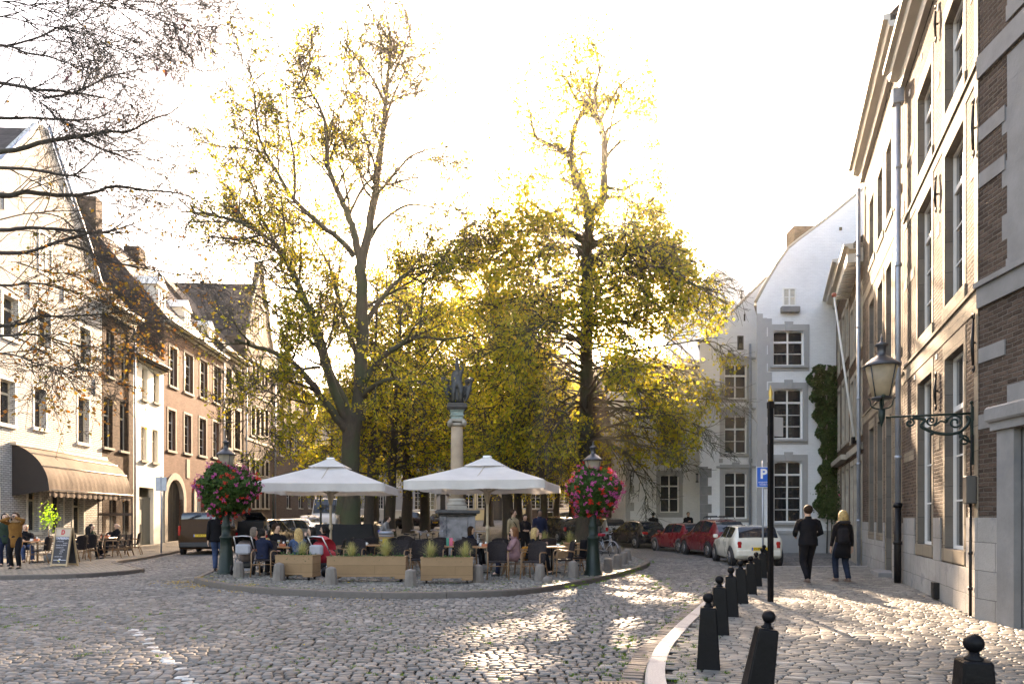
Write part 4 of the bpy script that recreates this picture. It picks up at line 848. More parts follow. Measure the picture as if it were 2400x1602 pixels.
mb = MB(); mb.tube([(.06, -.14, 12.7), (.06, -.14, 0)], .06, 10); [mb.tube([(.06, -.14, z), (.06, -.14, z + .08)], .075, 10) for z in (1.5, 3.4, 5.6, 8, 10.4)]; mb.build('drainpipe', [LEAD], r)
mb = MB(); [mb.box(rx(y_, ya), rx(y_, ya) + .14, -.012, -.001, 12.1, 12.28) for y_ in (22.9, 21, 19.4, 18, 16.9)]; mb.build('pale_stone_block', [_mc['pale_block']], r)
# buildings 3a, 3b
ya, yb = 27.8, 23.72; r, W = rrow('dentil_cornice_building', 'lower dark brick building with a toothed white cornice', ya, yb)
wins = [(rx(f_, ya), z, .9, h, (2, 3, .25)) for f_ in (27.3, 26.0, 24.8) for z, h in ((1.0, 2.6), (4.6, 2.2), (7.6, 1.9))]
facade(r, W, 10.3, wins, BROWNB, depth=10, rev=STONE); windows(r, wins, WHITEWOOD, inset=.2)
for o in wins: block_surround(r, o, m=.16, up=.2, dn=.16, mat=STONE, tooth=False)
mb = MB(); mb.box(0, W, -.06, -.001, -.2, .9); mb.box(0, W, -.1, -.001, 3.95, 4.2); build_each(mb, 'stone_band', [STONE], r)
cornice(r, W, 10.9, .6, .35, _mc['pale_cornice']); mb = MB(); [mb.box(x, x + .12, -.5, -.0, 10.25, 10.54) for x in np.arange(.1, W, .3)]; mb.build('cornice_teeth', [_mc['pale_cornice']], r); roof(r, W, 10.9, 10, 4.5, SLATE, .3)
ya, yb = 33.0, 27.82; r, W = rrow('arched_window_building', 'dark brick building with arched windows furthest along the right street', ya, yb)
wins = [(rx(f_, ya), z, 1.0, h, (2, 3, .25)) for f_ in (32.2, 30.4, 28.9) for z, h in ((1.0, 2.6), (4.8, 2.5), (8.2, 2.0))]
facade(r, W, 11.4, wins, BROWNB, depth=10, rev=STONE); windows(r, wins, WHITEWOOD, inset=.2)
for o in wins: block_surround(r, o, m=.14, up=.22, dn=.16, mat=STONE, tooth=False)
mb = MB(); mb.box(0, W, -.06, -.001, -.2, .9); mb.box(0, W, -.3, -.001, 3.95, 4.15); build_each(mb, 'stone_band', [STONE], r)
cornice(r, W, 11.9, .6, .5, _mc['pale_cornice']); roof(r, W, 11.9, 10, 4.5, SLATE, .3)
# flagpole leaning out from the dark brick building
mb = MB(); Yf = 25.6; a = Vector((RX(Yf) - .05, Yf, 4.45)); b = Vector((RX(Yf) - .75, Yf + .1, 9.7)); mb.tube([a, a.lerp(b, .5), b], [.045, .04, .03], 8); mb.ball(b + Vector((0, 0, .06)), .09, 10, 1); mb.box(a.x - .1, a.x + .1, a.y - .06, a.y + .06, a.z - .12, a.z + .12, 2)
tag(mb.build('flagpole', [WHITEWOOD, M('red_ball', (.35, .05, .03), .5), IRON]), 'bare white flagpole with a red ball tip leaning from the brick wall', 'flagpole')
# ================================================================ TREES
def bark_mat(name, c, c2):
    t = NT(name); p = t.node('ShaderNodeBsdfPrincipled', Roughness=.9); tc = t.node('ShaderNodeTexCoord')
    mp = t.node('ShaderNodeMapping'); mp.inputs['Scale'].default_value = (9, 9, 1.6); t.l(tc.outputs['Object'], mp.inputs[0])
    nz = t.node('ShaderNodeTexNoise', Scale=2.2, Detail=7., Roughness=.7); t.l(mp.outputs[0], nz.inputs['Vector'])
    n2 = t.node('ShaderNodeTexNoise', Scale=.9, Detail=4.); t.l(tc.outputs['Object'], n2.inputs['Vector'])
    cc = t.mix(t.ramp(n2.outputs[0], [(.42, 0.), (.62, 1.)]), t.ramp(nz.outputs[0], [(.3, [x * .5 for x in c]), (.7, c)]), c2)
    t.l(cc, p.inputs['Base Color']); t.l(t.bump(nz.outputs[0], .9, .05), p.inputs['Normal']); t.l(p.outputs[0], t.out.inputs[0]); return t.m
BARK = bark_mat('tree_bark', (.075, .055, .038), (.05, .055, .025)); BARK2 = bark_mat('dark_bark', (.07, .055, .045), (.05, .045, .03))
GOLD = leaf_mat('golden_leaf', [(.50, .34, .02), (.46, .36, .025), (.30, .30, .025), (.17, .23, .02), (.40, .27, .03)], .68)
GREENGOLD = leaf_mat('green_gold_leaf', [(.22, .24, .02), (.38, .31, .025), (.14, .18, .015), (.50, .36, .03), (.30, .27, .02), (.17, .20, .02), (.42, .28, .03)], .68)
ORANGE = leaf_mat('orange_leaf', [(.50, .22, .03), (.42, .15, .03), (.5, .33, .04), (.28, .11, .03), (.20, .19, .03)], .5)

def sunny(Q):
    """the gaps in the crown through which the sun reaches the ground"""
    gx_ = Q[:, 0] - Q[:, 2] * sd.x / sd.z; gy_ = Q[:, 1] - Q[:, 2] * sd.y / sd.z; k = np.ones(len(Q))
    for (a, b, c, d) in ((3.6, 19.6, 1.8, 1.9), (2.5, 15.2, 1.2, 1.7), (1.2, 11.4, .7, 2.0), (.0, 9.4, .5, 2.6), (6.3, 12.4, 2.3, .42), (5.4, 9.0, 1.8, .3), (-5.6, 8.2, 1.9, 1.3), (.6, 16.5, .6, 1.3), (-.42, -4.1, .6, 1.7)):
        q = ((gx_ - a) / c) ** 2 + ((gy_ - b) / d) ** 2; k = np.where(q < 1, .03, np.where(q < 1.5, k * .5, k))
    return k
class Tree:
    def __init__(s, seed, mr=.014, gap=None): s.mr = mr; s.gap = gap; s.g = np.random.default_rng(seed); s.V = []; s.F = []; s.nv = 0; s.L = []; s.tv = []
    def tube(s, P, R0, R1, n):
        P = np.asarray(P, float); k = len(P); rad = np.linspace(R0, R1, k) if not hasattr(R0, '__len__') else np.asarray(R0)
        T = np.gradient(P, axis=0); T /= np.linalg.norm(T, axis=1)[:, None] + 1e-9
        ref = np.array([.31, .92, .23]); A = np.cross(T, ref); A /= np.linalg.norm(A, axis=1)[:, None] + 1e-9; B = np.cross(T, A)
        an = 2 * PI * np.arange(n) / n
        V = P[:, None] + rad[:, None, None] * (A[:, None] * np.cos(an)[None, :, None] + B[:, None] * np.sin(an)[None, :, None])
        s.V.append(V.reshape(-1, 3)); i = np.arange(k - 1)[:, None] * n; j = np.arange(n)[None]; j2 = (j + 1) % n
        s.F.append((np.stack([i + j, i + j2, i + n + j2, i + n + j], -1).reshape(-1, 4) + s.nv)); s.nv += k * n
    def path(s, p, d, L, k, wob, trop):
        P = [np.array(p, float)]; d = np.array(d, float); d /= np.linalg.norm(d)
        for _ in range(k):
            d = d + s.g.normal(0, wob, 3) + np.array([0, 0, trop]); d /= np.linalg.norm(d); P.append(P[-1] + d * L / k)
        return np.array(P)
    def at(s, P, t):
        x = t * (len(P) - 1); i = min(int(x), len(P) - 2); f = x - i; return P[i] * (1 - f) + P[i + 1] * f, P[i + 1] - P[i]
    def side(s, tan, ang):
        t = tan / (np.linalg.norm(tan) + 1e-9); r = s.g.normal(0, 1, 3); r -= t * r.dot(t); r /= np.linalg.norm(r) + 1e-9
        return t * math.cos(ang) + r * math.sin(ang)
    def branch(s, P, r0, lev, cfg, t0=.2):
        """cfg[lev] = (children per metre, len range, angle, wobble, tropism, radius factor)"""
        if lev >= len(cfg): return
        dens, ln, ang, wob, trop, rf = cfg[lev]; L = np.linalg.norm(np.diff(P, axis=0), axis=1).sum(); n = s.g.poisson(max(.01, dens * L * (1 - t0)))
        last = lev == len(cfg) - 1
        for _ in range(n):
            t = t0 + (1 - t0) * s.g.random() ** .8; p, tan = s.at(P, t); d = s.side(tan, ang * s.g.uniform(.7, 1.3)); l = s.g.uniform(*ln) * (1.1 - .5 * t)
            k = 3 if last else 5; Q = s.path(p, d, l, k, wob, trop)
            if s.gap and s.gap(Q).min() < .1: continue
            rr = max(.004, min(r0 * rf * (1 - .6 * t), .02 * l if not last else .010)); rr = max(rr, s.mr); s.tube(Q, rr, max(s.mr * .7, rr * .3), 3 if lev >= 1 else 4)
            if last: s.tv.append(Q)
            else: s.branch(Q, rr, lev + 1, cfg, .15); 
            if not last and lev >= 1: s.tv.append(Q)
    def leaves(s, per, size, keep, jit=.12):
        """leaf faces along the twigs; keep(p array) -> probability"""
        Q = np.concatenate([q[1:] for q in s.tv]); Q = np.repeat(Q, per, 0) + s.g.normal(0, jit, (len(Q) * per, 3)); k = s.g.random(len(Q)) < keep(Q); Q = Q[k]; N = len(Q)
        a = s.g.normal(0, 1, (N, 3)); a /= np.linalg.norm(a, axis=1)[:, None]; b = s.g.normal(0, 1, (N, 3)); b -= a * (a * b).sum(1)[:, None]; b /= np.linalg.norm(b, axis=1)[:, None]
        z = size * s.g.uniform(.45, 1.35, (N, 1)); w = z * .38
        V = np.stack([Q - a * z * .5, Q + b * w + a * z * .05 , Q + a * z * .5, Q - b * w + a * z * .05], 1).reshape(-1, 3); return V, np.arange(4 * N).reshape(-1, 4)
    def limb(s, pts, r0, r1, n=8, sub=5): 
        P = np.array(smooth_poly([tuple(p) for p in pts], sub)); P += s.g.normal(0, 1, P.shape) * np.linspace(min(r0, .3), r1, len(P))[:, None] * (.12 if r0 < .9 else .03); s.tube(P, r0, r1, n); return P
    def finish(s, root, mat, name='branches'): 
        return link(name, np_mesh(name, np.concatenate(s.V), np.concatenate(s.F), mat, smooth=True), root)
def PX(pts, Y, dy=None):       # limb traced in the photograph's pixels -> points at a depth that wanders with dy
    out = []
    for i, p in enumerate(pts):
        y = Y + (dy or 0) * i / max(1, len(pts) - 1) + (p[2] if len(p) > 2 else 0); out.append(at(p[0], y, p[1]))
    return out
EARTHZ = 0.0
# ---- big tree left of the column
T1Y = 34.0; t = Tree(21, .015, sunny); r = thing('lime_tree', 'tall wide half-bare tree with mossy trunk behind the left parasol', 'tree', (0, 0, 0))
tr = [(822, 1262), (822, 1180), (820, 1100), (824, 1020), (830, 950)]
t.V, t.F, t.nv = [], [], 0
P = t.limb([(at(820, T1Y), T1Y, -.1)] + PX(tr[1:], T1Y), 1, 1, 14, 5); t.V, t.F, t.nv = [], [], 0
rr = np.interp(np.linspace(0, 1, len(P)), [0, .12, .3, .7, 1], [.72, .52, .45, .43, .42]); t.tube(P, rr, None, 16)
t.tube([(at(800, T1Y), T1Y - .1, 1.8), (at(806, T1Y), T1Y - .15, 2.9), (at(812, T1Y), T1Y - .1, 4.2)], .28, .2, 8)
tk = t.finish(r, BARK, 'trunk'); t.V, t.F, t.nv = [], [], 0
LIM = [([(838, 985), (846, 868), (850, 715), (846, 620)], .36, .25, 0), ([(846, 630), (866, 530), (880, 450), (889, 373), (899, 299), (908, 195), (914, 112), (916, 72)], .24, .02, 1),
       ([(876, 430), (893, 330), (910, 260), (926, 216), (952, 160), (972, 112)], .11, .015, 2), ([(846, 625), (831, 547), (814, 502), (790, 444), (769, 390), (765, 315), (752, 257), (715, 191), (700, 130)], .2, .02, -1),
       ([(831, 601), (800, 565), (752, 527), (690, 469), (649, 402), (610, 330), (599, 250), (590, 170)], .15, .015, -3), ([(822, 1010), (790, 930), (760, 850), (735, 760), (707, 688), (686, 643), (649, 576), (566, 522), (483, 502), (420, 495)], .24, .02, -2.5),
       ([(830, 1000), (805, 930), (775, 870), (755, 800), (720, 715), (690, 640), (640, 585), (560, 560), (480, 555)], .17, .02, 2), ([(822, 1020), (780, 965), (735, 905), (690, 855), (640, 825), (590, 810), (550, 795)], .22, .05, -4),
       ([(846, 905), (890, 845), (935, 810), (985, 790), (1040, 795), (1110, 785)], .18, .02, -1), ([(850, 930), (885, 900), (940, 885), (1010, 900)], .16, .03, -3), ([(852, 770), (880, 720), (930, 660), (985, 625), (1060, 615), (1120, 600)], .14, .02, 2),
       ([(864, 564), (897, 518), (955, 481), (1010, 485), (1063, 502)], .1, .015, 1), ([(885, 456), (951, 377), (997, 352), (1040, 345), (1096, 325)], .08, .01, 0), ([(840, 840), (810, 760), (790, 690), (770, 620), (735, 560), (700, 500)], .14, .02, 3),
       ([(722, 712), (690, 680), (655, 672), (620, 640)], .09, .02, -1), ([(815, 510), (850, 440), (880, 400), (850, 300), (860, 210), (842, 130)], .08, .01, -2), ([(769, 390), (790, 320), (800, 250), (830, 170)], .07, .01, 1), ([(690, 469), (690, 380), (675, 290), (670, 200), (672, 140)], .07, .01, -1),
       ([(649, 576), (610, 500), (590, 430), (560, 370), (545, 320)], .08, .01, -2), ([(566, 522), (530, 470), (500, 430), (480, 400)], .06, .01, 0), ([(855, 720), (910, 690), (985, 640), (1010, 560), (1060, 520)], .08, .01, 4), ([(750, 860), (700, 870), (660, 910), (620, 960), (600, 1000)], .08, .01, -2),
       ([(700, 690), (705, 600), (700, 500), (710, 410), (735, 340)], .07, .01, 2), ([(899, 299), (940, 230), (990, 190)], .05, .01, 0), ([(690, 850), (640, 900), (605, 950)], .06, .01, -3), ([(1040, 795), (1000, 850), (960, 900)], .05, .01, 0), ([(985, 790), (990, 700), (1005, 640), (1050, 600), (1090, 560)], .06, .01, 1)]
cfg = [(2.6, (1.5, 4.3), .8, .15, .05, .45), (4.2, (.7, 1.9), .75, .2, .02, .5), (5.6, (.3, .9), .7, .22, -.02, .5)]
for pts, r0, r1, dy in LIM:
    P = t.limb(PX(pts, T1Y, dy), r0, r1, 8 if r0 > .12 else 6); 
    if pts[0][1] < 960 or r0 < .25: t.branch(P, r0, 0, cfg, .22 if r0 > .1 else .1)
t.finish(r, BARK)
def keep1(Q):
    px = CX + Q[:, 0] / Q[:, 1] * F; py = HY - (Q[:, 2] - CAMZ) / Q[:, 1] * F
    k = np.interp(py, [80, 250, 420, 600, 800, 1000], [.30, .42, .5, .6, .85, 1.0]); k = k * np.where((px > 850) & (py < 560), .35, 1); k = k * np.where((px > 560) & (px < 790) & (py > 300), 1.35, 1)
    c = np.sin(Q[:, 0] * 1.7) + np.sin(Q[:, 2] * 1.9 + 1) + np.sin(Q[:, 1] * 1.3); return k * np.where(c > -.2, .72, .3) * (px > 445) * sunny(Q) * np.where((px < 655) & (py > 545), .3, 1)
V, Fc = t.leaves(2, .14, keep1, .1); link('crown', np_mesh('crown', V, Fc, GREENGOLD), r); print('T1', len(t.V), len(Fc))
nest = MB(); g = np.random.default_rng(5); c = Vector(at(709, T1Y - 1, 147))
for _ in range(120): a = Vector(g.normal(0, .16, 3)); b = a + Vector(g.normal(0, .2, 3)); nest.tube([c + a, c + b], .012, 3, cap=False)
tag(nest.build('bird_nest', [BARK2]), 'dark twig bird nest high in the top of the big left tree', 'nest')
# ---- tall narrow-topped tree right of the column
T2Y = 37.0; t = Tree(33, .012, sunny); r = thing('lime_tree', 'tall golden tree with forked bare top and dense drooping crown before the sun', 'tree', (0, 0, 0))
P = t.limb([(at(1371, T2Y), T2Y, -.1)] + PX([(1371, 1180), (1373, 1050), (1374, 900), (1376, 760), (1374, 640), (1380, 540), (1382, 500)], T2Y), 1, 1, 14, 4); t.V, t.F, t.nv = [], [], 0
t.tube(P, np.interp(np.linspace(0, 1, len(P)), [0, .05, .15, .5, 1], [.75, .55, .42, .33, .24]), None, 14); TR2 = P; t.finish(r, BARK, 'trunk'); t.V, t.F, t.nv = [], [], 0
cr = lambda x, y: (1100 + x / 2.613, 100 + y / 2.613)
LIM = [([(730, 1040), (700, 920), (650, 800), (620, 700), (600, 680), (540, 640), (470, 620), (400, 560), (370, 420), (355, 380)], .18, .015, 1), ([(620, 690), (635, 560), (680, 440), (710, 395), (650, 340), (610, 250), (560, 200)], .1, .01, 0),
       ([(760, 1040), (815, 950), (825, 820), (825, 600), (800, 480), (775, 430), (770, 300), (790, 200), (840, 60)], .17, .012, -1), ([(710, 395), (740, 300), (720, 200), (700, 80)], .06, .008, 1), ([(825, 600), (850, 530), (920, 480), (1000, 430)], .08, .01, 1), ([(805, 470), (860, 370), (930, 260), (1050, 170)], .07, .01, -1),
       ([(830, 710), (900, 630), (970, 600), (1040, 660)], .07, .01, 0), ([(775, 430), (720, 400), (660, 360)], .05, .01, 0), ([(830, 880), (920, 900), (1020, 860), (1110, 840)], .08, .01, -1), ([(700, 920), (620, 860), (520, 830), (430, 870)], .08, .01, 1), ([(820, 960), (900, 940), (1000, 980), (1120, 1060), (1150, 1100)], .09, .01, 2),
       ([(720, 1060), (620, 1020), (520, 1040), (420, 1090), (330, 1150), (240, 1150)], .1, .012, -1), ([(740, 1360), (820, 1300), (920, 1270), (1060, 1280), (1200, 1300), (1320, 1370), (1420, 1500)], .16, .02, -2), ([(730, 1250), (600, 1160), (480, 1160), (380, 1150), (270, 1250), (150, 1330), (30, 1330)], .13, .015, 1),
       ([(740, 1240), (850, 1190), (950, 1150), (1100, 1180), (1250, 1240)], .11, .015, 3), ([(700, 980), (640, 960), (560, 990), (500, 1080)], .07, .01, 2)]
cfgt = [(3.1, (1.2, 3.8), .8, .17, .02, .5), (4.4, (.5, 1.4), .8, .2, .0, .5), (5.0, (.25, .7), .7, .2, -.04, .5)]
for pts, r0, r1, dy in LIM:
    P = t.limb(PX([cr(*p) for p in pts], T2Y, dy), r0 * 1.5, r1 * 2, 7); t.branch(P, r0, 0, cfgt, .15)
n_top = len(t.tv)
# cascading lower laterals
g = t.g; cfgl = [(3.4, (.9, 2.4), .75, .16, -.08, .5), (5.5, (.4, 1.2), .7, .2, -.14, .5)]
for i in range(215):
    z = g.uniform(5.5, 16.5); az = g.uniform(0, 2 * PI); p = np.array([np.interp(z, TR2[:, 2], TR2[:, 0]), T2Y, z])
    Lm = np.interp(z, [5, 8, 12, 16.5], [6.5, 8.2, 8.2, 6.4]) * g.uniform(.35, 1.0) * (1.18 if math.cos(az) > .3 else 1); d = np.array([math.cos(az), math.sin(az) * .8, g.uniform(.15, .55)])
    Q = t.path(p, d, Lm, 9, .16, -.10)
    if (sunny(Q[2:]) < .1).mean() > .7: continue
    t.tube(Q, g.uniform(.05, .09), .012, 5); t.branch(Q, .09, 0, cfgl, .2)
t.finish(r, BARK)
def keep2(Q):
    px = CX + Q[:, 0] / Q[:, 1] * F; py = HY - (Q[:, 2] - CAMZ) / Q[:, 1] * F
    k = np.interp(py, [120, 300, 480, 620, 800, 1060, 1110], [.3, .5, .95, 1, 1, 1, 0]); c = np.sin(Q[:, 0] * 1.5 + 2) + np.sin(Q[:, 2] * 1.7) + np.sin(Q[:, 1] * 1.1 + 1)
    lim = np.interp(py, [500, 700, 850, 1000, 1060], [1560, 1690, 1730, 1690, 1600]); k = k * (px < lim + 30 * np.sin(Q[:, 2] * 3))
    return k * np.where(c > -.5, 1, .4) * .9 * sunny(Q)
V, Fc = t.leaves(2, .17, keep2, .2); link('crown', np_mesh('crown', V, Fc, GREENGOLD), r); print('T2', len(t.V), len(Fc))
# ---- rows of limes on the square behind
def lime(seed, H, spread, lean, zc, mat, leafn):
    t = Tree(seed); r = thing('lime_tree', '', 'tree'); g = t.g
    P = t.limb([(0, 0, -.3), (lean * .25, 0, H * .2), (lean * .55, .1, H * .45), (lean * .8, -.1, H * .7), (lean, 0, H)], .34, .04, 10, 4); t.V, t.F, t.nv = [], [], 0
    t.tube(P, np.interp(np.linspace(0, 1, len(P)), [0, .06, .2, 1], [.52, .36, .30, .03]), None, 10); t.finish(r, BARK2, 'trunk'); t.V, t.F, t.nv = [], [], 0
    cf = [(2.8, (.9, 2.2), .8, .16, -.03, .5), (4.6, (.5, 1.3), .75, .2, -.06, .5)]
    for i in range(64):
        z = g.uniform(zc, H * .97); az = g.uniform(0, 2 * PI); f_ = (z - zc) / (H - zc); Lm = spread * (1 - .55 * f_) * g.uniform(.6, 1.05); p, _ = t.at(P, z / H)
        Q = t.path(p, (math.cos(az), math.sin(az), g.uniform(.1, .6) + f_ * .5), Lm, 7, .12, -.05 + .03 * f_); t.tube(Q, .07, .012, 4); t.branch(Q, .08, 0, cf, .25)
    t.finish(r, BARK2)
    V, Fc = t.leaves(leafn, .18, lambda Q: np.where(np.sin(Q[:, 0] * 1.3 + seed) + np.sin(Q[:, 2] * 1.6) + np.sin(Q[:, 1] * 1.2) > -.6, .95, .35), .2); link('crown', np_mesh('crown', V, Fc, mat), r); print('lime', len(Fc)); return r
protos = [lime(51, 15.5, 5.6, .8, 4.6, GOLD, 2), lime(52, 16.5, 5.2, -.6, 5.0, GREENGOLD, 2), lime(53, 14.5, 5.5, .3, 4.4, GOLD, 2)]
BT = [(862, 44, 1, 200, 1.0, 'slanting dark trunked tree close behind the big left tree'), (912, 50, 0, 40, 1.2, 'golden tree between the big left tree and the round barrel'), (955, 55, 2, 100, 1.3, 'golden tree with a leaning trunk in front of the vintage car'),
      (997, 57, 1, 300, 1.25, 'golden tree with a straight trunk directly left of the stone column'), (1194, 46, 0, 170, 1.15, 'golden tree whose trunk rises behind the man in the beige jacket'), (1215, 55, 2, 250, 1.1, 'golden tree just behind the one beside the beige jacket man'),
      (1277, 47, 1, 20, .8, 'dark trunked tree behind the man in the blue and white jacket'), (1303, 58, 0, 290, .85, 'golden tree between the cream townhouse and the parked red car'), (1080, 66, 2, 60, 1.5, 'golden tree far behind the stone column'),
      (1145, 68, 1, 130, 1.35, 'golden tree far in front of the yellow townhouse'), (880, 68, 2, 330, 1.0, 'golden tree far back by the pale townhouse'), (1240, 70, 0, 90, 1.0, 'golden tree far back before the grey stone townhouse'), (780, 62, 1, 80, .75, 'golden tree beside the white van'), (1345, 62, 2, 210, .9, 'golden tree far back behind the tall golden tree')]
for i, (px, Y, k, rot, sc, lab) in enumerate(BT):
    loc = (at(px, Y), Y, gzf(0, Y) - .05)
    if i in (0, 1, 2): o = protos[[1, 0, 2][i]]; o.location = loc; o.rotation_euler = (0, 0, R(rot)); o.scale = (sc,) * 3; o['label'] = lab
    else: o = dup(protos[k], loc, R(rot), lab, scale=sc)
    o['group'] = 'lime trees on the square'
# ---- bare foreground tree reaching in from the left
FY = 15.0; t = Tree(77, .0044); r = thing('beech_tree', 'nearly bare dark tree reaching in from the left with orange leaves on its low branches', 'tree', (0, 0, 0))
P = t.limb([(-14.5, 13.2, -.1), (-14.4, 13.2, 4), (-14.2, 13.3, 8), (-14.3, 13.4, 13)], .4, .2, 12); t.V, t.F, t.nv = [], [], 0; t.tube(P, .42, .2, 12); t.finish(r, BARK2, 'trunk'); t.V, t.F, t.nv = [], [], 0
cz = lambda x, y: (x / 3.485, y / 3.485)
c5 = lambda x, y: (x / 2.613, 400 + y / 2.613)
LIM = [([(-160, 120), cz(0, 375), cz(60, 380), cz(330, 300), cz(450, 235), cz(560, 215), cz(700, 240)], .07, .01, 1), ([(-160, 130), cz(0, 370), cz(200, 430), cz(400, 465), cz(560, 520), cz(700, 560)], .06, .01, -1), ([(-180, 200), cz(0, 680), cz(250, 725), cz(500, 745), cz(700, 770), cz(860, 800)], .09, .015, 0),
       ([cz(350, 800), cz(560, 770), cz(760, 690), cz(900, 625), cz(1100, 575), cz(1270, 530)], .06, .008, 1), ([(-180, 260), cz(0, 965), cz(250, 965), cz(600, 980), cz(760, 970), cz(900, 930)], .09, .012, 1), ([(-200, 340), cz(0, 1240), cz(400, 1150), cz(700, 1110), cz(900, 1075), cz(1060, 1070), cz(1250, 970), cz(1400, 920), cz(1540, 780)], .12, .01, 0),
       ([(-200, 390), cz(0, 1370), cz(300, 1390), cz(550, 1435), cz(650, 1400), cz(800, 1260), cz(880, 1180)], .08, .01, -1), ([cz(650, 1130), cz(830, 1220), cz(1050, 1300), cz(1250, 1400), cz(1420, 1480)], .05, .01, 1),
       ([(-200, 430), c5(0, 150), c5(150, 130), c5(350, 150), c5(550, 140), c5(700, 95), c5(900, 120), c5(1100, 140), c5(1250, 200)], .13, .015, 1), ([(-200, 530), c5(0, 365), c5(160, 350), c5(400, 360), c5(620, 380), c5(800, 330), c5(1000, 260)], .1, .012, 0), ([(-200, 560), c5(0, 500), c5(200, 490), c5(330, 440), c5(480, 400), c5(620, 370)], .1, .02, 0),
       ([c5(400, 450), c5(560, 500), c5(700, 560), c5(900, 600), c5(1100, 640), c5(1300, 700)], .06, .01, -1), ([(-200, 640), c5(0, 700), c5(150, 690), c5(330, 700), c5(500, 760), c5(700, 820), c5(850, 880)], .06, .01, 1), ([(-200, 770), c5(0, 950), c5(120, 940), c5(250, 895), c5(450, 890), c5(700, 870), c5(800, 850)], .09, .012, 0),
       ([(-200, 780), c5(0, 1010), c5(200, 1000), c5(400, 1050), c5(600, 1100), c5(750, 1110)], .06, .01, -1), ([(-200, 850), c5(0, 1120), c5(200, 1170), c5(350, 1220), c5(420, 1260)], .05, .01, -2), ([(-200, 20), cz(0, 10), cz(300, 60), cz(600, 150), cz(900, 260), cz(1300, 440)], .03, .006, 0), ([(60, -60), cz(700, 0), cz(900, 30), cz(1130, 40), cz(1400, 40)], .03, .005, -2),
       ([(120, -60), cz(940, 0), cz(1120, 95), cz(1260, 145), cz(1430, 195), cz(1600, 215), cz(1840, 140)], .018, .005, -3), ([(250, -30), cz(890, 0), cz(870, 280), cz(855, 500), cz(840, 700)], .018, .004, -4), ([(-160, 60), cz(0, 140), cz(250, 190), cz(560, 250), cz(860, 350), cz(1100, 410), cz(1310, 440)], .03, .005, 0), ([(330, -60), cz(1300, 15), cz(1440, 90), cz(1560, 210), cz(1700, 350)], .012, .004, -2),
       ([(380, -60), cz(1600, 0), cz(1730, 70), cz(1860, 130), cz(1960, 170)], .01, .003, -2), ([(-100, 300), cz(100, 640), cz(250, 760), cz(400, 900), cz(560, 1050), cz(700, 1180)], .04, .006, -1), ([(-120, 60), cz(0, 60), cz(200, 150), cz(400, 380), cz(620, 560), cz(850, 620)], .03, .006, 0),
       ([c5(0, 300), c5(200, 260), c5(400, 300), c5(560, 500), c5(700, 640), c5(800, 780)], .03, .006, -1), ([c5(800, 330), c5(1000, 430), c5(1200, 480), c5(1400, 420)], .03, .006, 1), ([c5(100, 560), c5(300, 620), c5(500, 640), c5(640, 760)], .03, .006, 1)]
cfgf = [(6.2, (.65, 2.5), .55, .15, .0, .5), (6.0, (.25, 1.0), .6, .2, .0, .5), (6.0, (.1, .4), .7, .2, 0, .5)]
for pts, r0, r1, dy in LIM:
    P = t.limb(PX(pts, FY, dy), r0 * .5, r1 * .55, 6, 4); t.branch(P, min(r0, .03), 0, cfgf, .12)
# keep every twig off the clean sky beyond the tree's reach is left to chance: it is a wild crown
t.finish(r, BARK2)
def keep3(Q):
    px = CX + Q[:, 0] / Q[:, 1] * F; py = HY - (Q[:, 2] - CAMZ) / Q[:, 1] * F
    k = np.interp(py, [400, 480, 560, 700, 900], [.004, .03, .12, .26, .34]); c = np.sin(Q[:, 0] * 3.7) + np.sin(Q[:, 2] * 3.9 + 1); return k * np.where(c > .1, 1, .15)
V, Fc = t.leaves(1, .075, keep3, .05); link('crown', np_mesh('crown', V, Fc, ORANGE), r); print('T3', len(Fc))
mb = MB(); g = np.random.default_rng(9)
for (x, y) in [cz(1450, 160), cz(1507, 215), cz(1390, 275), cz(1425, 300), cz(1457, 325), cz(1595, 290), cz(1283, 560), cz(1355, 600), cz(1408, 635), cz(545, 640), cz(580, 600), cz(850, 860)]:
    c = Vector(at(x, 11.5, y)); a = Vector((g.normal(0, .3), g.normal(0, .5), 1)).normalized() * .05; b = Vector((1, g.normal(0, .5), g.normal(0, .4))).normalized() * .026
    mb.add([c - a, c + b - a * .2, c + b * .6 + a * .5, c + a, c - b * .8 + a * .2, c - b * .5 - a * .5], [(0, 1, 2, 3, 4, 5)])
mb.build('withered_leaves', [M('withered_leaf', (.10, .035, .04), .7, var=.4, scale=30, trans=.3)], r)
# ---- ivy on the white gable
g = np.random.default_rng(12); IV = leaf_mat('ivy_leaf', [(.03, .07, .015), (.05, .10, .02), (.02, .05, .015), (.08, .12, .03)], .35)
r = thing('ivy', 'dark green ivy climbing the right end of the white gable wall', 'ivy', (0, 0, 0)); YI = 32.9
out = [(1893, 880), (1900, 862), (1925, 853), (1962, 858), (1972, 900), (1975, 1180), (1972, 1215), (1915, 1212), (1908, 1170), (1920, 1130), (1924, 1060), (1912, 1000), (1902, 930)]
N = 26000; q = np.c_[g.uniform(1885, 1980, N), g.uniform(850, 1220, N)]; k = in_poly(q[:, 0] + 6 * np.sin(q[:, 1] * .15), q[:, 1], out); q = q[k]; cl = np.sin(q[:, 0] * .21) + np.sin(q[:, 1] * .09 + q[:, 0] * .05); q = q[cl > -1.8]; n = len(q)
yy = YI - np.abs(g.normal(0, .22, n)) - .25 * (np.sin(q[:, 0] * .13) + np.sin(q[:, 1] * .07) + 1) * .5; X = (q[:, 0] - CX) / F * yy; Z = CAMZ - (q[:, 1] - HY) / F * yy; Q = np.c_[X, yy, Z]
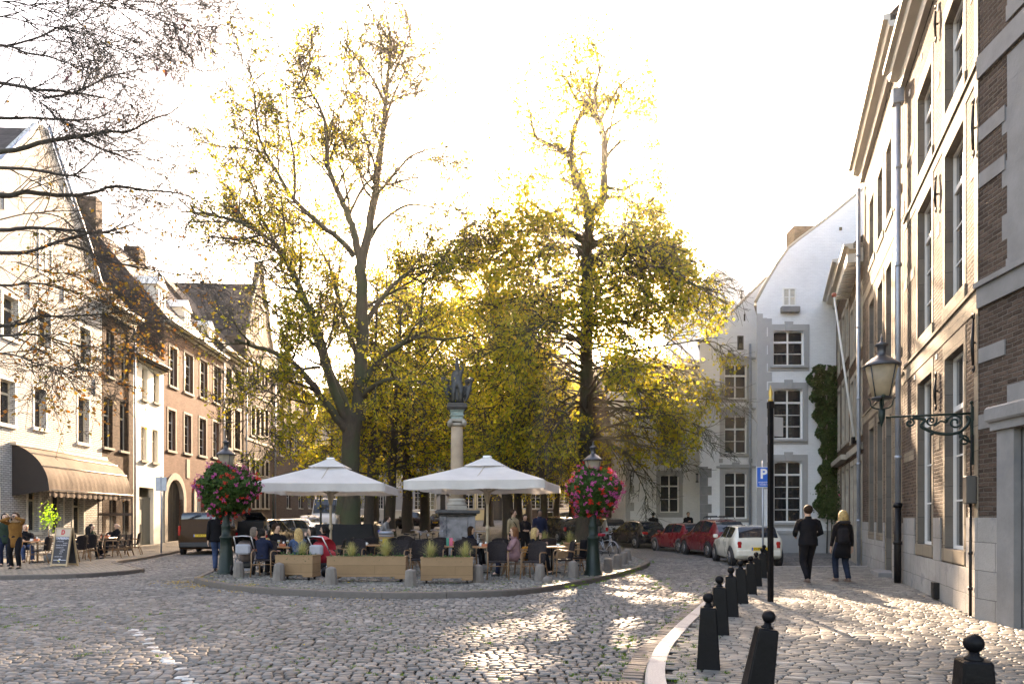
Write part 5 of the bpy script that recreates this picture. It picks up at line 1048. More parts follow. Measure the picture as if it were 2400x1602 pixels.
a = g.normal(0, 1, (n, 3)) + [0, -.2, -1.2]; a /= np.linalg.norm(a, axis=1)[:, None]; b = g.normal(0, 1, (n, 3)); b -= a * (a * b).sum(1)[:, None]; b /= np.linalg.norm(b, axis=1)[:, None]; z = .1
V = np.stack([Q - a * z * .5, Q + b * z * .38, Q + a * z * .6, Q - b * z * .38], 1).reshape(-1, 3); link('leaves', np_mesh('leaves', V, np.arange(4 * n).reshape(-1, 4), IV), r)
mb = MB()
for k in range(3): x = 1940 + k * 10; mb.tube([(at(x - 2, 32.85), 32.85, .0), (at(x, 32.9), 32.85, 3), (at(x - 5 + k * 2, 32.9), 32.85, 6), (at(x - 14 + k * 3, 32.9), 32.85, 8.4)], [.03, .025, .02, .01], 5)
mb.build('stem', [BARK2], r)
r = thing('rose_bush', 'climbing rose bush with a few pink blooms beside the ivy', 'bush', (0, 0, 0)); V = []
n = 1500; c = np.array(at(1975, 31.5, 1175)); Q = c + g.normal(0, 1, (n, 3)) * [.45, .3, .5]; a = g.normal(0, 1, (n, 3)); a /= np.linalg.norm(a, axis=1)[:, None]; b = g.normal(0, 1, (n, 3)); b -= a * (a * b).sum(1)[:, None]; b /= np.linalg.norm(b, axis=1)[:, None]; z = .09
V = np.stack([Q - a * z * .5, Q + b * z * .38, Q + a * z * .6, Q - b * z * .38], 1).reshape(-1, 3); link('leaves', np_mesh('leaves', V, np.arange(4 * n).reshape(-1, 4), IV), r)
mb = MB(); [mb.tube([(c[0], c[1], 0), (c[0] + .1 * k, c[1], 1.2), (c[0] + .25 * k, c[1] - .1, 2.6)], .015, 4) for k in (-1.5, -.5, .6, 1.4)]; mb.build('stem', [BARK2], r)
mb = MB(); [mb.ball((c[0] + x, c[1] - .35, c[2] + z_), .05, 8) for x, z_ in ((.1, .1), (-.3, .3), (.3, -.2), (0, .45))]; mb.build('rose', [M('pink_rose', (.6, .12, .22), .6)], r)
# ================================================================ STREET FURNITURE AND TERRACE
# ---- black posts with ball finials
POSTM = M('black_post_paint', (.004, .004, .005), .45, var=.4, scale=3, bump=.15, bscale=30, spec=.12, mottled=((.06, .06, .06), 4, .74))
def bollard():
    r = thing('bollard', '', 'bollard'); mb = MB(); mb.bbox(-.12, .12, -.12, .12, -.1, .62, .012, taper=.66); mb.build('post', [POSTM], r)
    mb = MB(); mb.lathe([(.05, .61), (.05, .63), (.03, .645), (.03, .665)], n=14); mb.ball((0, 0, .715), .055, 16); mb.build('ball', [POSTM], r); return r
BL = [((2.82, 4.3), 'black post with ball finial standing alone nearest the brick corner', (0, 0, 5), 1.05), ((2.0, 5.8), 'leaning black post with ball finial in front of the black signpost', (0, R(9), 12), 1.0), ((1.98, 7.1), 'black post with a ball finial closest to the curve of the pale kerb', (0, 0, 3), 1.0),
      ((2.71, 9.2), 'black post second along the kerb row, just behind the one on the kerb curve', (0, 0, 8), 1), ((3.39, 10.9), 'black post third along the kerb row, scraped low down', (0, 0, 2), 1), ((4.1, 12.6), 'black post fourth along the kerb row, left of the black signpost', (0, R(-1), 6), 1),
      ((4.78, 14.1), 'black post fifth along the kerb row', (0, 0, 4), 1), ((5.48, 15.8), 'black post sixth along the kerb row', (0, 0, 9), 1), ((6.4, 18.0), 'black post seventh along the kerb row, before the parking sign', (0, 0, 3), 1), ((7.2, 20.1), 'last black post of the kerb row, behind the white car', (0, 0, 5), 1)]
proto = bollard()
for i, ((x, y), lab, rot, sc) in enumerate(BL):
    o = proto if i == 0 else dup(proto, (0, 0, 0), 0); o.location = (x, y, .09); o.rotation_euler = (rot[0], rot[1], R(rot[2]) + R(-18)); o.scale = (sc,) * 3; o['label'] = lab; o['group'] = 'black ball posts along the right kerb'
# ---- old stone posts round the island
SPOST = M('weathered_post_stone', (.16, .14, .125), .9, var=.2, scale=6, bump=.5, bscale=20, mottled=((.12, .13, .09), 4, .55))
SP = [(559, 1352, 'stone post at the left tip of the island beside the green lamp post'), (653, 1360, 'stone post between the stroller chair and the left planter'), (777, 1369, 'stone post between the left planter and the long planter'), (962, 1373, 'stone post between the long planter and the right planter'), (1120, 1364, 'stone post at the right end of the right planter'),
      (1265, 1360, 'stone post with a broken lump of stone at its foot'), (1344, 1352, 'stone post left of the right lamp post'), (1425, 1337, 'stone post just right of the right lamp post'), (1447, 1329, 'stone post second right of the right lamp post'), (1462, 1320, 'stone post third right of the right lamp post'), (1471, 1313, 'stone post fourth right of the right lamp post'), (1449, 1301, 'stone post standing by the leaning bicycle wheel')]
mb = MB(); mb.lathe([(.15, -.1), (.148, 0), (.125, .3), (.118, .37), (.10, .395), (.0, .43)], n=9, smooth=False); pm = mb.mesh('stone_post', [SPOST])
for i, (px, py, lab) in enumerate(SP):
    x, y, z = gp(px, py); o = link('stone_post', pm, None, (x, y, .09), random.uniform(0, 3)); s = random.uniform(.93, 1.05); o.scale = (s, s, s * random.uniform(.95, 1.1)); o.rotation_euler[0] = random.uniform(-.03, .03); tag(o, lab, 'stone post', 'old stone posts round the island')
x, y, z = gp(1283, 1364); mb = MB(); mb.ball((0, 0, .05), .13, 9, k=(1, .8, .9)); tag(mb.build('rock', [SPOST], None, (x, y, .09)), 'broken rounded lump of stone lying against a stone post', 'stone')
# ---- lamp posts with flower balls
LGLASS = M('lantern_glass', (.62, .56, .44), .25, var=.18, scale=5, trans=.75)
def lantern(r, z, s=1., iron=IRON):
    mb = MB(); g = MB(); h = .44 * s; rb = .12 * s; rt = .215 * s
    g.lathe([(rb, z), (rt, z + h)], n=16); g.build('glass', [LGLASS], r)
    for k in range(4): a = PI / 4 + k * PI / 2; mb.tube([(math.cos(a) * (rb + .008), math.sin(a) * (rb + .008), z - .01), (math.cos(a) * (rt + .012), math.sin(a) * (rt + .012), z + h + .01)], .009 * s, 5)
    mb.lathe([(rb + .015, z - .03), (rb + .02, z), (rb + .002, z + .01)], n=16); mb.build('lantern_frame', [iron], r)
    mb = MB(); mb.lathe([(rt + .045, z + h), (rt + .05, z + h + .02), (rt, z + h + .06), (.13 * s, z + h + .14), (.075 * s, z + h + .17), (.06 * s, z + h + .2), (.06 * s, z + h + .32), (.09 * s, z + h + .34), (.095 * s, z + h + .36), (.03 * s, z + h + .40), (.015 * s, z + h + .42), (.02 * s, z + h + .45), (.004, z + h + .54)], n=18); mb.build('lantern_cap', [iron], r)
LCAP = M('dark_lamp_metal', (.06, .06, .065), .35, metal=.4, var=.2)
def lamp(px, Y, lab, top):
    r = thing('street_lamp', lab, 'street lamp', (at(px, Y), Y, .1), 0, 'green lamp posts with flower balls'); zt = top
    mb = MB(); mb.lathe([(.25, -.05), (.25, .04), (.23, .06), (.225, .1), (.2, .13), (.155, .75), (.15, .95), (.17, .97), (.175, 1.0), (.15, 1.03), (.12, 1.05), (.115, 1.25), (.125, 1.28), (.125, 1.32), (.1, 1.36), (.09, 1.5), (.07, 1.9), (.06, 2.4), (.05, zt - .97)], n=18)
    for k in range(12):
        a = k * PI / 6; mb.box(-.008, .008, -.004, .004, .14, .74, 0, Matrix.Rotation(a, 4, 'Z') @ Matrix.Translation((.178, 0, 0)) @ Matrix.Rotation(R(-4), 4, 'Y'))
    mb.build('post', [GREENIRON], r); lantern(r, zt - .97, 1.05, LCAP); return r
L1X, L1Y = at(530, 19.3), 19.3; L2X, L2Y = at(1390, 18.75), 18.75
lamp(530, 19.3, 'green lamp post with lantern and flower ball at the left tip of the island', 3.75); lamp(1390, 18.75, 'green lamp post with lantern and flower ball at the right side of the island', 3.55)
GERM = leaf_mat('geranium_leaf', [(.025, .07, .012), (.045, .11, .02), (.02, .055, .012), (.08, .14, .03)], .3)
PETR = leaf_mat('red_petal', [(.62, .03, .025), (.7, .06, .03), (.5, .02, .03)], .3); PETP = leaf_mat('pink_petal', [(.50, .07, .28), (.60, .14, .36), (.45, .04, .22)], .3)
def flower_ball(c, rx_, rz_, lab, seed):
    g = np.random.default_rng(seed); r = thing('flower_ball', lab, 'flowers', c, 0, 'geranium balls on the lamp posts')
    mb = MB(); mb.ball((0, 0, 0), .42, 12, k=(1, 1, .9)); mb.tube([(0, 0, -.35), (0, 0, .35)], .09, 8); mb.build('basket', [M('basket_liner', (.03, .035, .02), .95, var=.4, bump=.5)], r)
    n = 9000; d = g.normal(0, 1, (n, 3)); d /= np.linalg.norm(d, axis=1)[:, None]; lump = 1 + .09 * np.sin(d[:, 0] * 5 + seed) + .09 * np.sin(d[:, 2] * 6 + 1) + .07 * np.sin(d[:, 1] * 7)
    rad = (.55 + .45 * g.random(n) ** .4) * lump; Q = d * rad[:, None] * [rx_, rx_, rz_]
    a = d + g.normal(0, .6, (n, 3)); a /= np.linalg.norm(a, axis=1)[:, None]; u = np.cross(a, g.normal(0, 1, (n, 3))); u /= np.linalg.norm(u, axis=1)[:, None]; w = np.cross(a, u); s = .042 * g.uniform(.6, 1.2, (n, 1))
    V = np.stack([Q - u * s, Q - w * s, Q + u * s, Q + w * s], 1).reshape(-1, 3); link('leaves', np_mesh('leaves', V, np.arange(4 * n).reshape(-1, 4), GERM), r)
    for nm, mt, cnt, lo in (('red_blooms', PETR, 85, -.9), ('pink_blooms', PETP, 140, -.8)):
        d = g.normal(0, 1, (cnt, 3)); d[:, 2] += -.15 if nm[0] == 'r' else .1; d /= np.linalg.norm(d, axis=1)[:, None]; lump = 1.04 + .09 * np.sin(d[:, 0] * 5 + seed) + .09 * np.sin(d[:, 2] * 6 + 1) + .07 * np.sin(d[:, 1] * 7)
        Q = d * lump[:, None] * [rx_, rx_, rz_] * g.uniform(.97, 1.08, (cnt, 1)); k = 14; Q = np.repeat(Q, k, 0) + g.normal(0, .024, (cnt * k, 3)); n = len(Q)
        a = np.repeat(d, k, 0) + g.normal(0, .7, (n, 3)); a /= np.linalg.norm(a, axis=1)[:, None]; u = np.cross(a, g.normal(0, 1, (n, 3))); u /= np.linalg.norm(u, axis=1)[:, None]; w = np.cross(a, u); s = .02 * g.uniform(.7, 1.2, (n, 1))
        V = np.stack([Q - u * s, Q - w * s, Q + u * s, Q + w * s], 1).reshape(-1, 3); link(nm, np_mesh(nm, V, np.arange(4 * n).reshape(-1, 4), mt), r)
flower_ball((L1X, L1Y, 2.42), .76, .70, 'round ball of red and pink geraniums hanging on the left lamp post', 3)
flower_ball((L2X + .02, L2Y, 2.36), .66, .63, 'round ball of red and pink geraniums hanging on the right lamp post', 4)
# ---- wall lantern on its scrolled bracket
bx, by = RX(10.95), 10.95; Ln = Vector((-.9397, .342, 0)); r = thing('wall_lantern', 'large glass lantern on a black scrolled wall bracket at the brick corner', 'lantern', (bx, by, 0), math.atan2(Ln.y, Ln.x))
mb = MB(); z = 3.24; L_ = 1.22
mb.tube([(0, 0, z), (L_, 0, z)], .018, 8); mb.tube([(.03, 0, z + .14), (.03, 0, z - .75)], .02, 8); mb.ball((.03, 0, z + .17), .03, 8)
def spiral(cx, cz_, r0, turns, a0, w=.02, dr=1): return [(cx + r0 * (1 - .78 * t) * math.cos(a0 + dr * turns * 2 * PI * t), 0, cz_ + r0 * (1 - .78 * t) * math.sin(a0 + dr * turns * 2 * PI * t)) for t in np.linspace(0, 1, 26)]
mb.tube(smooth_poly([(L_ - .38, 0, z - .03), (L_ - .55, 0, z - .07), (.72, 0, z - .17), (.52, 0, z - .28), (.32, 0, z - .31), (.16, 0, z - .26), (.06, 0, z - .12), (.10, 0, z - .03)], 4), .026, 8)
mb.tube(spiral(.25, z - .13, .12, 1.6, 0), .017, 6); mb.tube(spiral(.58, z - .09, .085, 1.4, 2.5), .015, 6); mb.tube(smooth_poly([(.37, 0, z - .13), (.45, 0, z - .10), (.50, 0, z - .15), (.54, 0, z - .17)], 3), .015, 6); mb.tube(spiral(L_ - .34, z - .11, .07, 1.3, 1.6), .018, 6); mb.tube(spiral(.14, z - .42, .085, 1.3, .8), .018, 6)
mb.tube([(.2, 0, z - .3), (.13, 0, z - .4), (.03, 0, z - .45)], .02, 6); mb.ball((.57, 0, z - .29), .035, 8); mb.ball((.37, 0, z - .08), .03, 8); mb.box(-.0, .04, -.03, .03, z - .8, z + .1)
mb.build('bracket', [GREENIRON], r)
mb = MB(); q = (L_ + .06, 0, 0); mb.lathe([(.0, z - .16), (.014, z - .13), (.02, z - .1), (.045, z - .02), (.05, z + .02), (.055, z + .12), (.025, z + .14), (.018, z + .32)], c=q, n=14)
for s in (-1, 1): mb.tube(smooth_poly([(L_ + .06, s * .02, z + .13), (L_ + .06, s * .14, z + .17), (L_ + .06, s * .17, z + .28), (L_ + .06, s * .2, z + .31)], 3), .012, 6); mb.ball((L_ + .06, s * .2, z + .31), .035, 8); mb.tube(smooth_poly([(L_ + .06 + s * .02, 0, z + .13), (L_ + .06 + s * .14, 0, z + .17), (L_ + .06 + s * .17, 0, z + .28), (L_ + .06 + s * .2, 0, z + .31)], 3), .012, 6)
mb.build('lantern_holder', [GREENIRON], r)
ln = bpy.data.objects.new('lantern', None); C.objects.link(ln); ln.parent = r; ln.location = (L_ + .06, 0, z + .32); lantern(ln, 0, 1.12, LCAP)
# electric box and conduit at the corner
r = thing('meter_box', 'dark metal electric box with conduit pipe on the brick corner', 'electric box', (RX(10.85) - .01, 10.85, 0), math.atan2(Ln.y, Ln.x) - R(90))
mb = MB(); mb.bbox(-.12, .12, -.0, .14, 1.83, 2.26, .015); mb.build('box', [M('brown_box', (.05, .045, .04), .5)], r); mb = MB(); mb.tube([(0, .06, -.0), (0, .06, 1.84)], .022, 8); mb.tube([(0, .05, 2.25), (.03, .05, 2.5), (0, .04, 2.9)], .012, 6); [mb.tube([(0, .06, z), (0, .06, z + .05)], .032, 8) for z in (.5, 1.05)]; mb.build('conduit', [IRON], r)
mb = MB(); mb.bbox(-.12, .12, -.1, 0, .12, .42, .01); tag(mb.build('wall_vent_box', [IRON], None, (RX(13.1) - .03, 13.1, 0), math.atan2(-.94, -.342)), 'small black vent box low on the stone plinth of the brick building', 'vent')
# ---- signpost and parking sign
x, y, z = gp(1806, 1409); r = thing('signpost', 'tall black square signpost with a small gold finial on the right pavement', 'signpost', (x, y, .1), R(10))
mb = MB(); mb.bbox(-.042, .042, -.042, .042, -.1, 3.55, .008); mb.bbox(-.05, .05, -.05, .05, 3.5, 3.62, .008); mb.build('post', [POSTM], r)
mb = MB(); mb.lathe([(.045, 3.62), (.045, 3.66), (.02, 3.68), (.035, 3.74), (.035, 3.8), (.015, 3.86), (.004, 3.92)], n=12); mb.build('finial', [M('gold_paint', (.5, .33, .08), .35, metal=.6)], r)
mb = MB(); mb.box(-.006, .006, .045, .3, 3.0, 3.35, 0, Matrix.Rotation(R(-75), 4, 'Z')); mb.build('sign_plate', [GREYPAINT], r)
TXT = {}
def text(r, s, size, loc, rot, mat, name='lettering', ext=.002, align='CENTER', bold=0.):
    cu = bpy.data.curves.new(name, 'FONT'); cu.body = s; cu.size = size; cu.align_x = align; cu.align_y = 'CENTER'; cu.extrude = ext; cu.offset = bold; cu.materials.append(mat)
    o = bpy.data.objects.new(name, cu); C.objects.link(o); bpy.context.view_layer.update(); me = bpy.data.meshes.new_from_object(o.evaluated_get(bpy.context.evaluated_depsgraph_get())); C.objects.unlink(o); bpy.data.objects.remove(o)
    me.materials.clear(); me.materials.append(mat)
    q = link(name, me, r, loc); q.rotation_euler = rot; return q
SWHITE = M('sign_white', (.8, .8, .8), .4, var=.02); SBLUE = M('sign_blue', (.01, .13, .55), .35, var=.05)
Y = 21.4; r = thing('parking_sign', 'blue parking sign with a white P on a grey steel pole', 'road sign', (at(1788, Y), Y, .02), 0)
mb = MB(); mb.tube([(0, 0, -.1), (0, 0, 3.35)], .028, 10); mb.build('pole', [LEAD], r)
zc = CAMZ + (HY - 1119) * Y / F; mb = MB(); mb.bbox(-.21, .21, -.05, -.035, zc - .31, zc + .31, .003); mb.build('sign_border', [SWHITE], r); mb = MB(); mb.box(-.195, .195, -.054, -.051, zc - .295, zc + .295); mb.build('sign_face', [SBLUE], r)
text(r, 'P', .40, (0, -.057, zc + .085), (R(90), 0, 0), SWHITE, bold=.012); text(r, 'vergunning', .072, (0, -.057, zc - .155), (R(90), 0, 0), SWHITE); text(r, 'houders', .072, (0, -.057, zc - .225), (R(90), 0, 0), SWHITE)
Y = 30.8; r = thing('road_sign', 'grey back of a two-panel road sign on a pole on the left pavement', 'road sign', (at(378, Y), Y, .1), R(15))
mb = MB(); mb.tube([(0, 0, -.1), (0, 0, 3.35)], .035, 8); mb.build('pole', [LEAD], r); mb = MB(); mb.bbox(-.22, -.01, -.05, -.03, 2.72, 3.32, .004); mb.bbox(.01, .22, -.05, -.03, 2.72, 3.32, .004); mb.build('sign_back', [LEAD], r)

# ---- column with statue
CXm, CYm = at(1071, 30.0), 30.0
r = thing('stone_column', 'tall stone column on a weathered grey pedestal between the two parasols', 'monument', (CXm, CYm, .1), R(6))
PED = M('pedestal_stone', (.25, .24, .24), .85, var=.25, scale=3, bump=.4, bscale=18, mottled=((.09, .09, .10), 2.6, .5))
mb = MB(); mb.bbox(-.78, .78, -.78, .78, -.1, .25, .03); mb.bbox(-.68, .68, -.68, .68, .25, 1.62, .03); [mb.bbox(sx * .6 - .14, sx * .6 + .14, -.74, -.62, .25, 1.62, .02) for sx in (-1, 1)]; mb.bbox(-.42, .42, -.72, -.66, .35, 1.45, .02); mb.build('pedestal', [PED], r)
mb = MB(); mb.bbox(-.80, .80, -.80, .80, 1.62, 1.72, .03); mb.bbox(-.93, .93, -.93, .93, 1.72, 1.86, .03); mb.build('pedestal_slab', [M('dark_slab', (.075, .07, .065), .8, var=.3, bump=.4)], r)
COLM = M('column_stone', (.40, .30, .21), .8, var=.2, scale=1.6, bump=.3, bscale=15, mottled=((.28, .22, .17), 1.8, .58))
mb = MB(); mb.bbox(-.42, .42, -.42, .42, 1.86, 2.05, .03); mb.lathe([(.42, 2.05), (.43, 2.12), (.36, 2.18), (.35, 2.24), (.38, 2.3), (.32, 2.36)], n=24); mb.build('column_base', [STONE], r)
mb = MB(); mb.lathe([(.28, 2.36), (.275, 3.2), (.262, 4.6), (.245, 5.42)], n=28); mb.build('shaft', [COLM], r)
mb = MB(); mb.lathe([(.28, 5.42), (.33, 5.46), (.33, 5.52), (.28, 5.56)], n=24)
for sx in (-1, 1):
    for sy in (-1, 1): mb.tube([(sx * .3, sy * .3 - .05, 5.55), (sx * .3, sy * .3 + .05, 5.55)], .11, 12); mb.tube([(sx * .3, sy * .3 - .06, 5.55), (sx * .3, sy * .3 + .06, 5.55)], .04, 8)
mb.bbox(-.33, .33, -.33, .33, 5.6, 5.72, .03); mb.build('capital', [STONE], r)
mb = MB(); mb.bbox(-.25, .25, -.25, .25, 5.72, 5.84, .015); mb.bbox(-.29, .29, -.29, .29, 5.84, 5.92, .015); mb.bbox(-.26, .26, -.26, .26, 5.92, 6.04, .015); mb.bbox(-.3, .3, -.3, .3, 6.04, 6.1, .015); mb.build('copper_block', [M('verdigris', (.24, .31, .28), .8, var=.25, scale=9)], r)
mb = MB(); mb.bbox(-.36, .36, -.36, .36, 6.1, 6.18, .02); mb.bbox(-.43, .43, -.43, .43, 6.18, 6.3, .025); mb.bbox(-.4, .4, -.4, .4, 6.3, 6.38, .02); mb.build('top_slab', [M('dark_slab')], r)
def skin(name, nodes, edges, mat, parent=None, sub=2, loc=None, rz=None, root=0, sf=1.):
    """nodes: (x, y, z, r) or (x, y, z, rx, ry); grown into one continuous surface"""
    me = bpy.data.meshes.new(name); me.from_pydata([n[:3] for n in nodes], edges, []); me.update()
    o = link(name, me, parent, loc, rz); me.materials.append(mat); m = o.modifiers.new('skin', 'SKIN'); m.use_smooth_shade = True
    for i, n in enumerate(nodes): sv = me.skin_vertices[0].data[i]; sv.radius = (n[3] * sf, (n[4] if len(n) > 4 else n[3]) * sf); sv.use_root = (i == root)
    s = o.modifiers.new('subdivision', 'SUBSURF'); s.levels = sub; s.render_levels = sub; return o
BRONZE = M('statue_bronze', (.05, .05, .045), .5, metal=.3, var=.4, scale=8, bump=.3)
sr = thing('statue', 'dark bronze figure group of a woman with raised arm and four winged children', 'statue', (CXm, CYm, 6.48), R(6))
N = [(0, 0, .75, .13), (0, -.02, 1.0, .15, .11), (.02, -.03, 1.25, .15, .10), (.02, -.02, 1.42, .06), (.0, -.03, 1.55, .085), (0, -.02, 1.66, .075), (0, 0, 1.78, .05), (.01, 0, 1.9, .06), (-.14, 0, 1.33, .06), (-.2, -.02, 1.12, .045), (-.22, -.1, .92, .035), (.18, 0, 1.36, .06), (.27, .02, 1.5, .045), (.16, 0, 1.68, .035), (-.14, -.1, .7, .12), (-.16, -.26, .45, .08), (-.14, -.2, .05, .06), (.14, -.1, .7, .12), (.16, -.26, .45, .08), (.14, -.2, .05, .06)]
E = [(0, 1), (1, 2), (2, 3), (3, 4), (4, 5), (5, 6), (6, 7), (2, 8), (8, 9), (9, 10), (2, 11), (11, 12), (12, 13), (0, 14), (14, 15), (15, 16), (0, 17), (17, 18), (18, 19)]
skin('woman_figure', N, E, BRONZE, sr, sf=1.3)
mb = MB(); mb.ball((0, -.03, 1.62), .115, 12, k=(.9, 1, 1.15)); mb.ball((.01, 0, 1.93), .07, 10); mb.lathe([(.30, .0), (.27, .3), (.2, .6), (.17, .85), (.15, 1.0), (.19, 1.2), (.2, 1.32), (.08, 1.45)], n=14, sy=.75); mb.build('draped_robe', [BRONZE], sr)
for k, (dx, dy, tw) in enumerate(((-.42, -.12, -1), (.46, -.12, 1), (-.25, .3, -1), (.3, .3, 1))):
    s = tw; N = [(dx, dy, .42, .09), (dx + s * .06, dy, .65, .10), (dx + s * .12, dy, .84, .045), (dx + s * .15, dy, .95, .08), (dx + s * .15, dy, 1.05, .06), (dx - s * .08, dy, .74, .04), (dx - s * .24, dy - .02, .70, .035), (dx + s * .12, dy + .1, .62, .04), (dx - s * .02, dy - .06, .3, .065), (dx - s * .12, dy - .05, .05, .05), (dx - s * .16, dy + .08, .3, .06), (dx - s * .22, dy + .06, .04, .05)]
    skin('child_figure', N, [(0, 1), (1, 2), (2, 3), (3, 4), (1, 5), (5, 6), (1, 7), (0, 8), (8, 9), (0, 10), (10, 11)], BRONZE, sr, 2, sf=1.15); mb = MB(); mb.ball((dx + s * .15, dy, 1.02), .12, 10); mb.build('child_head', [BRONZE], sr)
# ---- parasols
CANV = M('parasol_canvas', (.70, .665, .63), .85, var=.09, scale=1.3, trans=.32, bump=.1, bscale=60); PWOOD = M('parasol_wood', (.46, .38, .28), .6, var=.12)
def parasol(lab, c, rot, zt, hs=2.0, ze=2.68):
    r = thing('parasol', lab, 'parasol', (c[0], c[1], .1), rot, 'cream terrace parasols'); ze -= .1; zt -= .1; n = 14
    mb = MB(); side = []
    for e in range(4):
        for i in range(n):
            t = -1 + 2 * i / n; sg = 1 - abs(t) ** 1.5; p = [(t, -1), (1, t), (-t, 1), (-1, -t)][e]; dip = .05 * math.cos(t * PI) * 0 + (.055 * sg)
            k = 1 - .035 * (1 - t * t); side.append((p[0] * hs * k, p[1] * hs * k, ze - .02 + .03 * (1 - t * t) * 0))
    m = len(side); rings = []
    for q in (1.0, .8, .55, .3, .16):
        ring = []
        for i, (x, y, z) in enumerate(side):
            tt = (i % n) / n * 2 - 1; sag = .06 * (1 - tt * tt) * math.sin(PI * q); ring.append((x * q, y * q, ze + (zt - .1 - ze) * (1 - q) ** 1.0 - sag))
        rings.append(ring)
    vs = [p for rg in rings for p in rg]; fs = []
    for a in range(len(rings) - 1):
        for i in range(m): j = (i + 1) % m; fs.append((a * m + i, a * m + j, (a + 1) * m + j, (a + 1) * m + i))
    mb.add(vs, fs, 0, True); mb.build('canopy', [CANV], r)
    mb = MB(); vs = []
    for i, (x, y, z) in enumerate(side): w = .02 * math.sin(i * 1.9) + .012 * math.sin(i * 4.1); vs += [(x, y, z + .02), (x * (1 + w * .6), y * (1 + w * .6), z - .11), (x * (1 + w), y * (1 + w), z - .23 - .015 * math.sin(i * 1.3))]
    fs = []
    for i in range(m):
        if i % n == n // 2: pass
        j = (i + 1) % m; fs += [(i * 3 + 1, j * 3 + 1, j * 3, i * 3), (i * 3 + 2, j * 3 + 2, j * 3 + 1, i * 3 + 1)]
    mb.add(vs, fs, 0, True); mb.build('valance', [CANV], r)
    mb = MB(); q = []
    for rr, z in ((.60, zt - .27), (.42, zt - .17), (.12, zt + .0)): q += [(x * rr / 2 * (2 / hs), y * rr / 2 * (2 / hs), z + (.035 * abs(math.sin(i * PI / 7)) if rr > .6 else 0)) for i, (x, y, _) in enumerate(side)]
    fs = [(a * m + i, a * m + (i + 1) % m, (a + 1) * m + (i + 1) % m, (a + 1) * m + i) for a in range(2) for i in range(m)]; mb.add(q, fs, 0, True); mb.build('vent_cap', [CANV], r)
    mb = MB(); mb.bbox(-.12, .12, -.12, .12, zt + .0, zt + .07, .02); mb.build('finial', [SWHITE], r)
    mb = MB(); mb.tube([(0, 0, .05), (0, 0, zt)], .042, 10); mb.lathe([(.06, 1.15), (.06, 1.3)], n=10); mb.lathe([(.05, 1.95), (.13, 2.35), (.13, 2.42)], n=12); mb.build('pole', [PWOOD], r)
    mb = MB(); mb.bbox(-.38, .38, -.38, .38, -.02, .09, .02); mb.build('base', [GREYSTONE], r)
    for e in range(8):
        t = (-1, 0, 1, 1, 1, 0, -1, -1)[e]; u = (-1, -1, -1, 0, 1, 1, 1, 0)[e]; mb = MB(); mb.tube([(t * .06, u * .06, zt - .16), (t * hs * .95, u * hs * .95, ze - .05)], .015, 5); mb.tube([(t * .06, u * .06, 2.3), (t * hs * .48, u * hs * .48, (zt + ze) / 2 - .12)], .013, 5); mb.build('rib', [PWOOD], r)
parasol('cream square parasol over the tables on the left half of the island', (-6.0, 23.3), R(3), 3.55); parasol('cream square parasol over the tables on the right half of the island', (-.75, 21.5), R(-10), 3.45)
# ---- planters with grasses
PINE = brick_mat('pine_boards', (.25, .155, .085), (.32, .205, .12), (.16, .10, .05), bw=6, bh=.21, msize=.005, bump=.3, rough=.65, grime=.2, patch=((.26, .17, .09), 6., .70))
GRM = leaf_mat('feather_grass_leaf', [(.42, .36, .14), (.5, .45, .22), (.28, .30, .08), (.36, .34, .12)], .4); GRG = leaf_mat('planter_greenery', [(.04, .09, .02), (.06, .13, .035), (.03, .07, .03)], .3)
def tuft(x, y, z, h, seed, lean=0, n=430):
    g = np.random.default_rng(seed); a = g.uniform(0, 2 * PI, n); sp = np.abs(g.normal(0, .30, n)); H = h * g.uniform(.5, 1.1, n); b = np.c_[x + np.cos(a) * .03, y + np.sin(a) * .03, np.full(n, z)]; V = []
    dx, dy = np.cos(a + 1.5) * .0028, np.sin(a + 1.5) * .0028; k = 4; pts = []
    for j in range(k + 1):
        t = j / k; R_ = sp * h * t ** 1.8 * 1.25; zz = H * (t - .22 * t * t * (sp / .35)); pts.append(b + np.c_[np.cos(a) * R_ + lean * t * t * h, np.sin(a) * R_, zz])
    out = []
    for j in range(k): w0, w1 = (1 - j / k * .7), (1 - (j + 1) / k * .7); D = np.c_[dx, dy, dx * 0]; out.append(np.stack([pts[j] - D * w0, pts[j] + D * w0, pts[j + 1] + D * w1, pts[j + 1] - D * w1], 1))
    return np.concatenate(out).reshape(-1, 3)
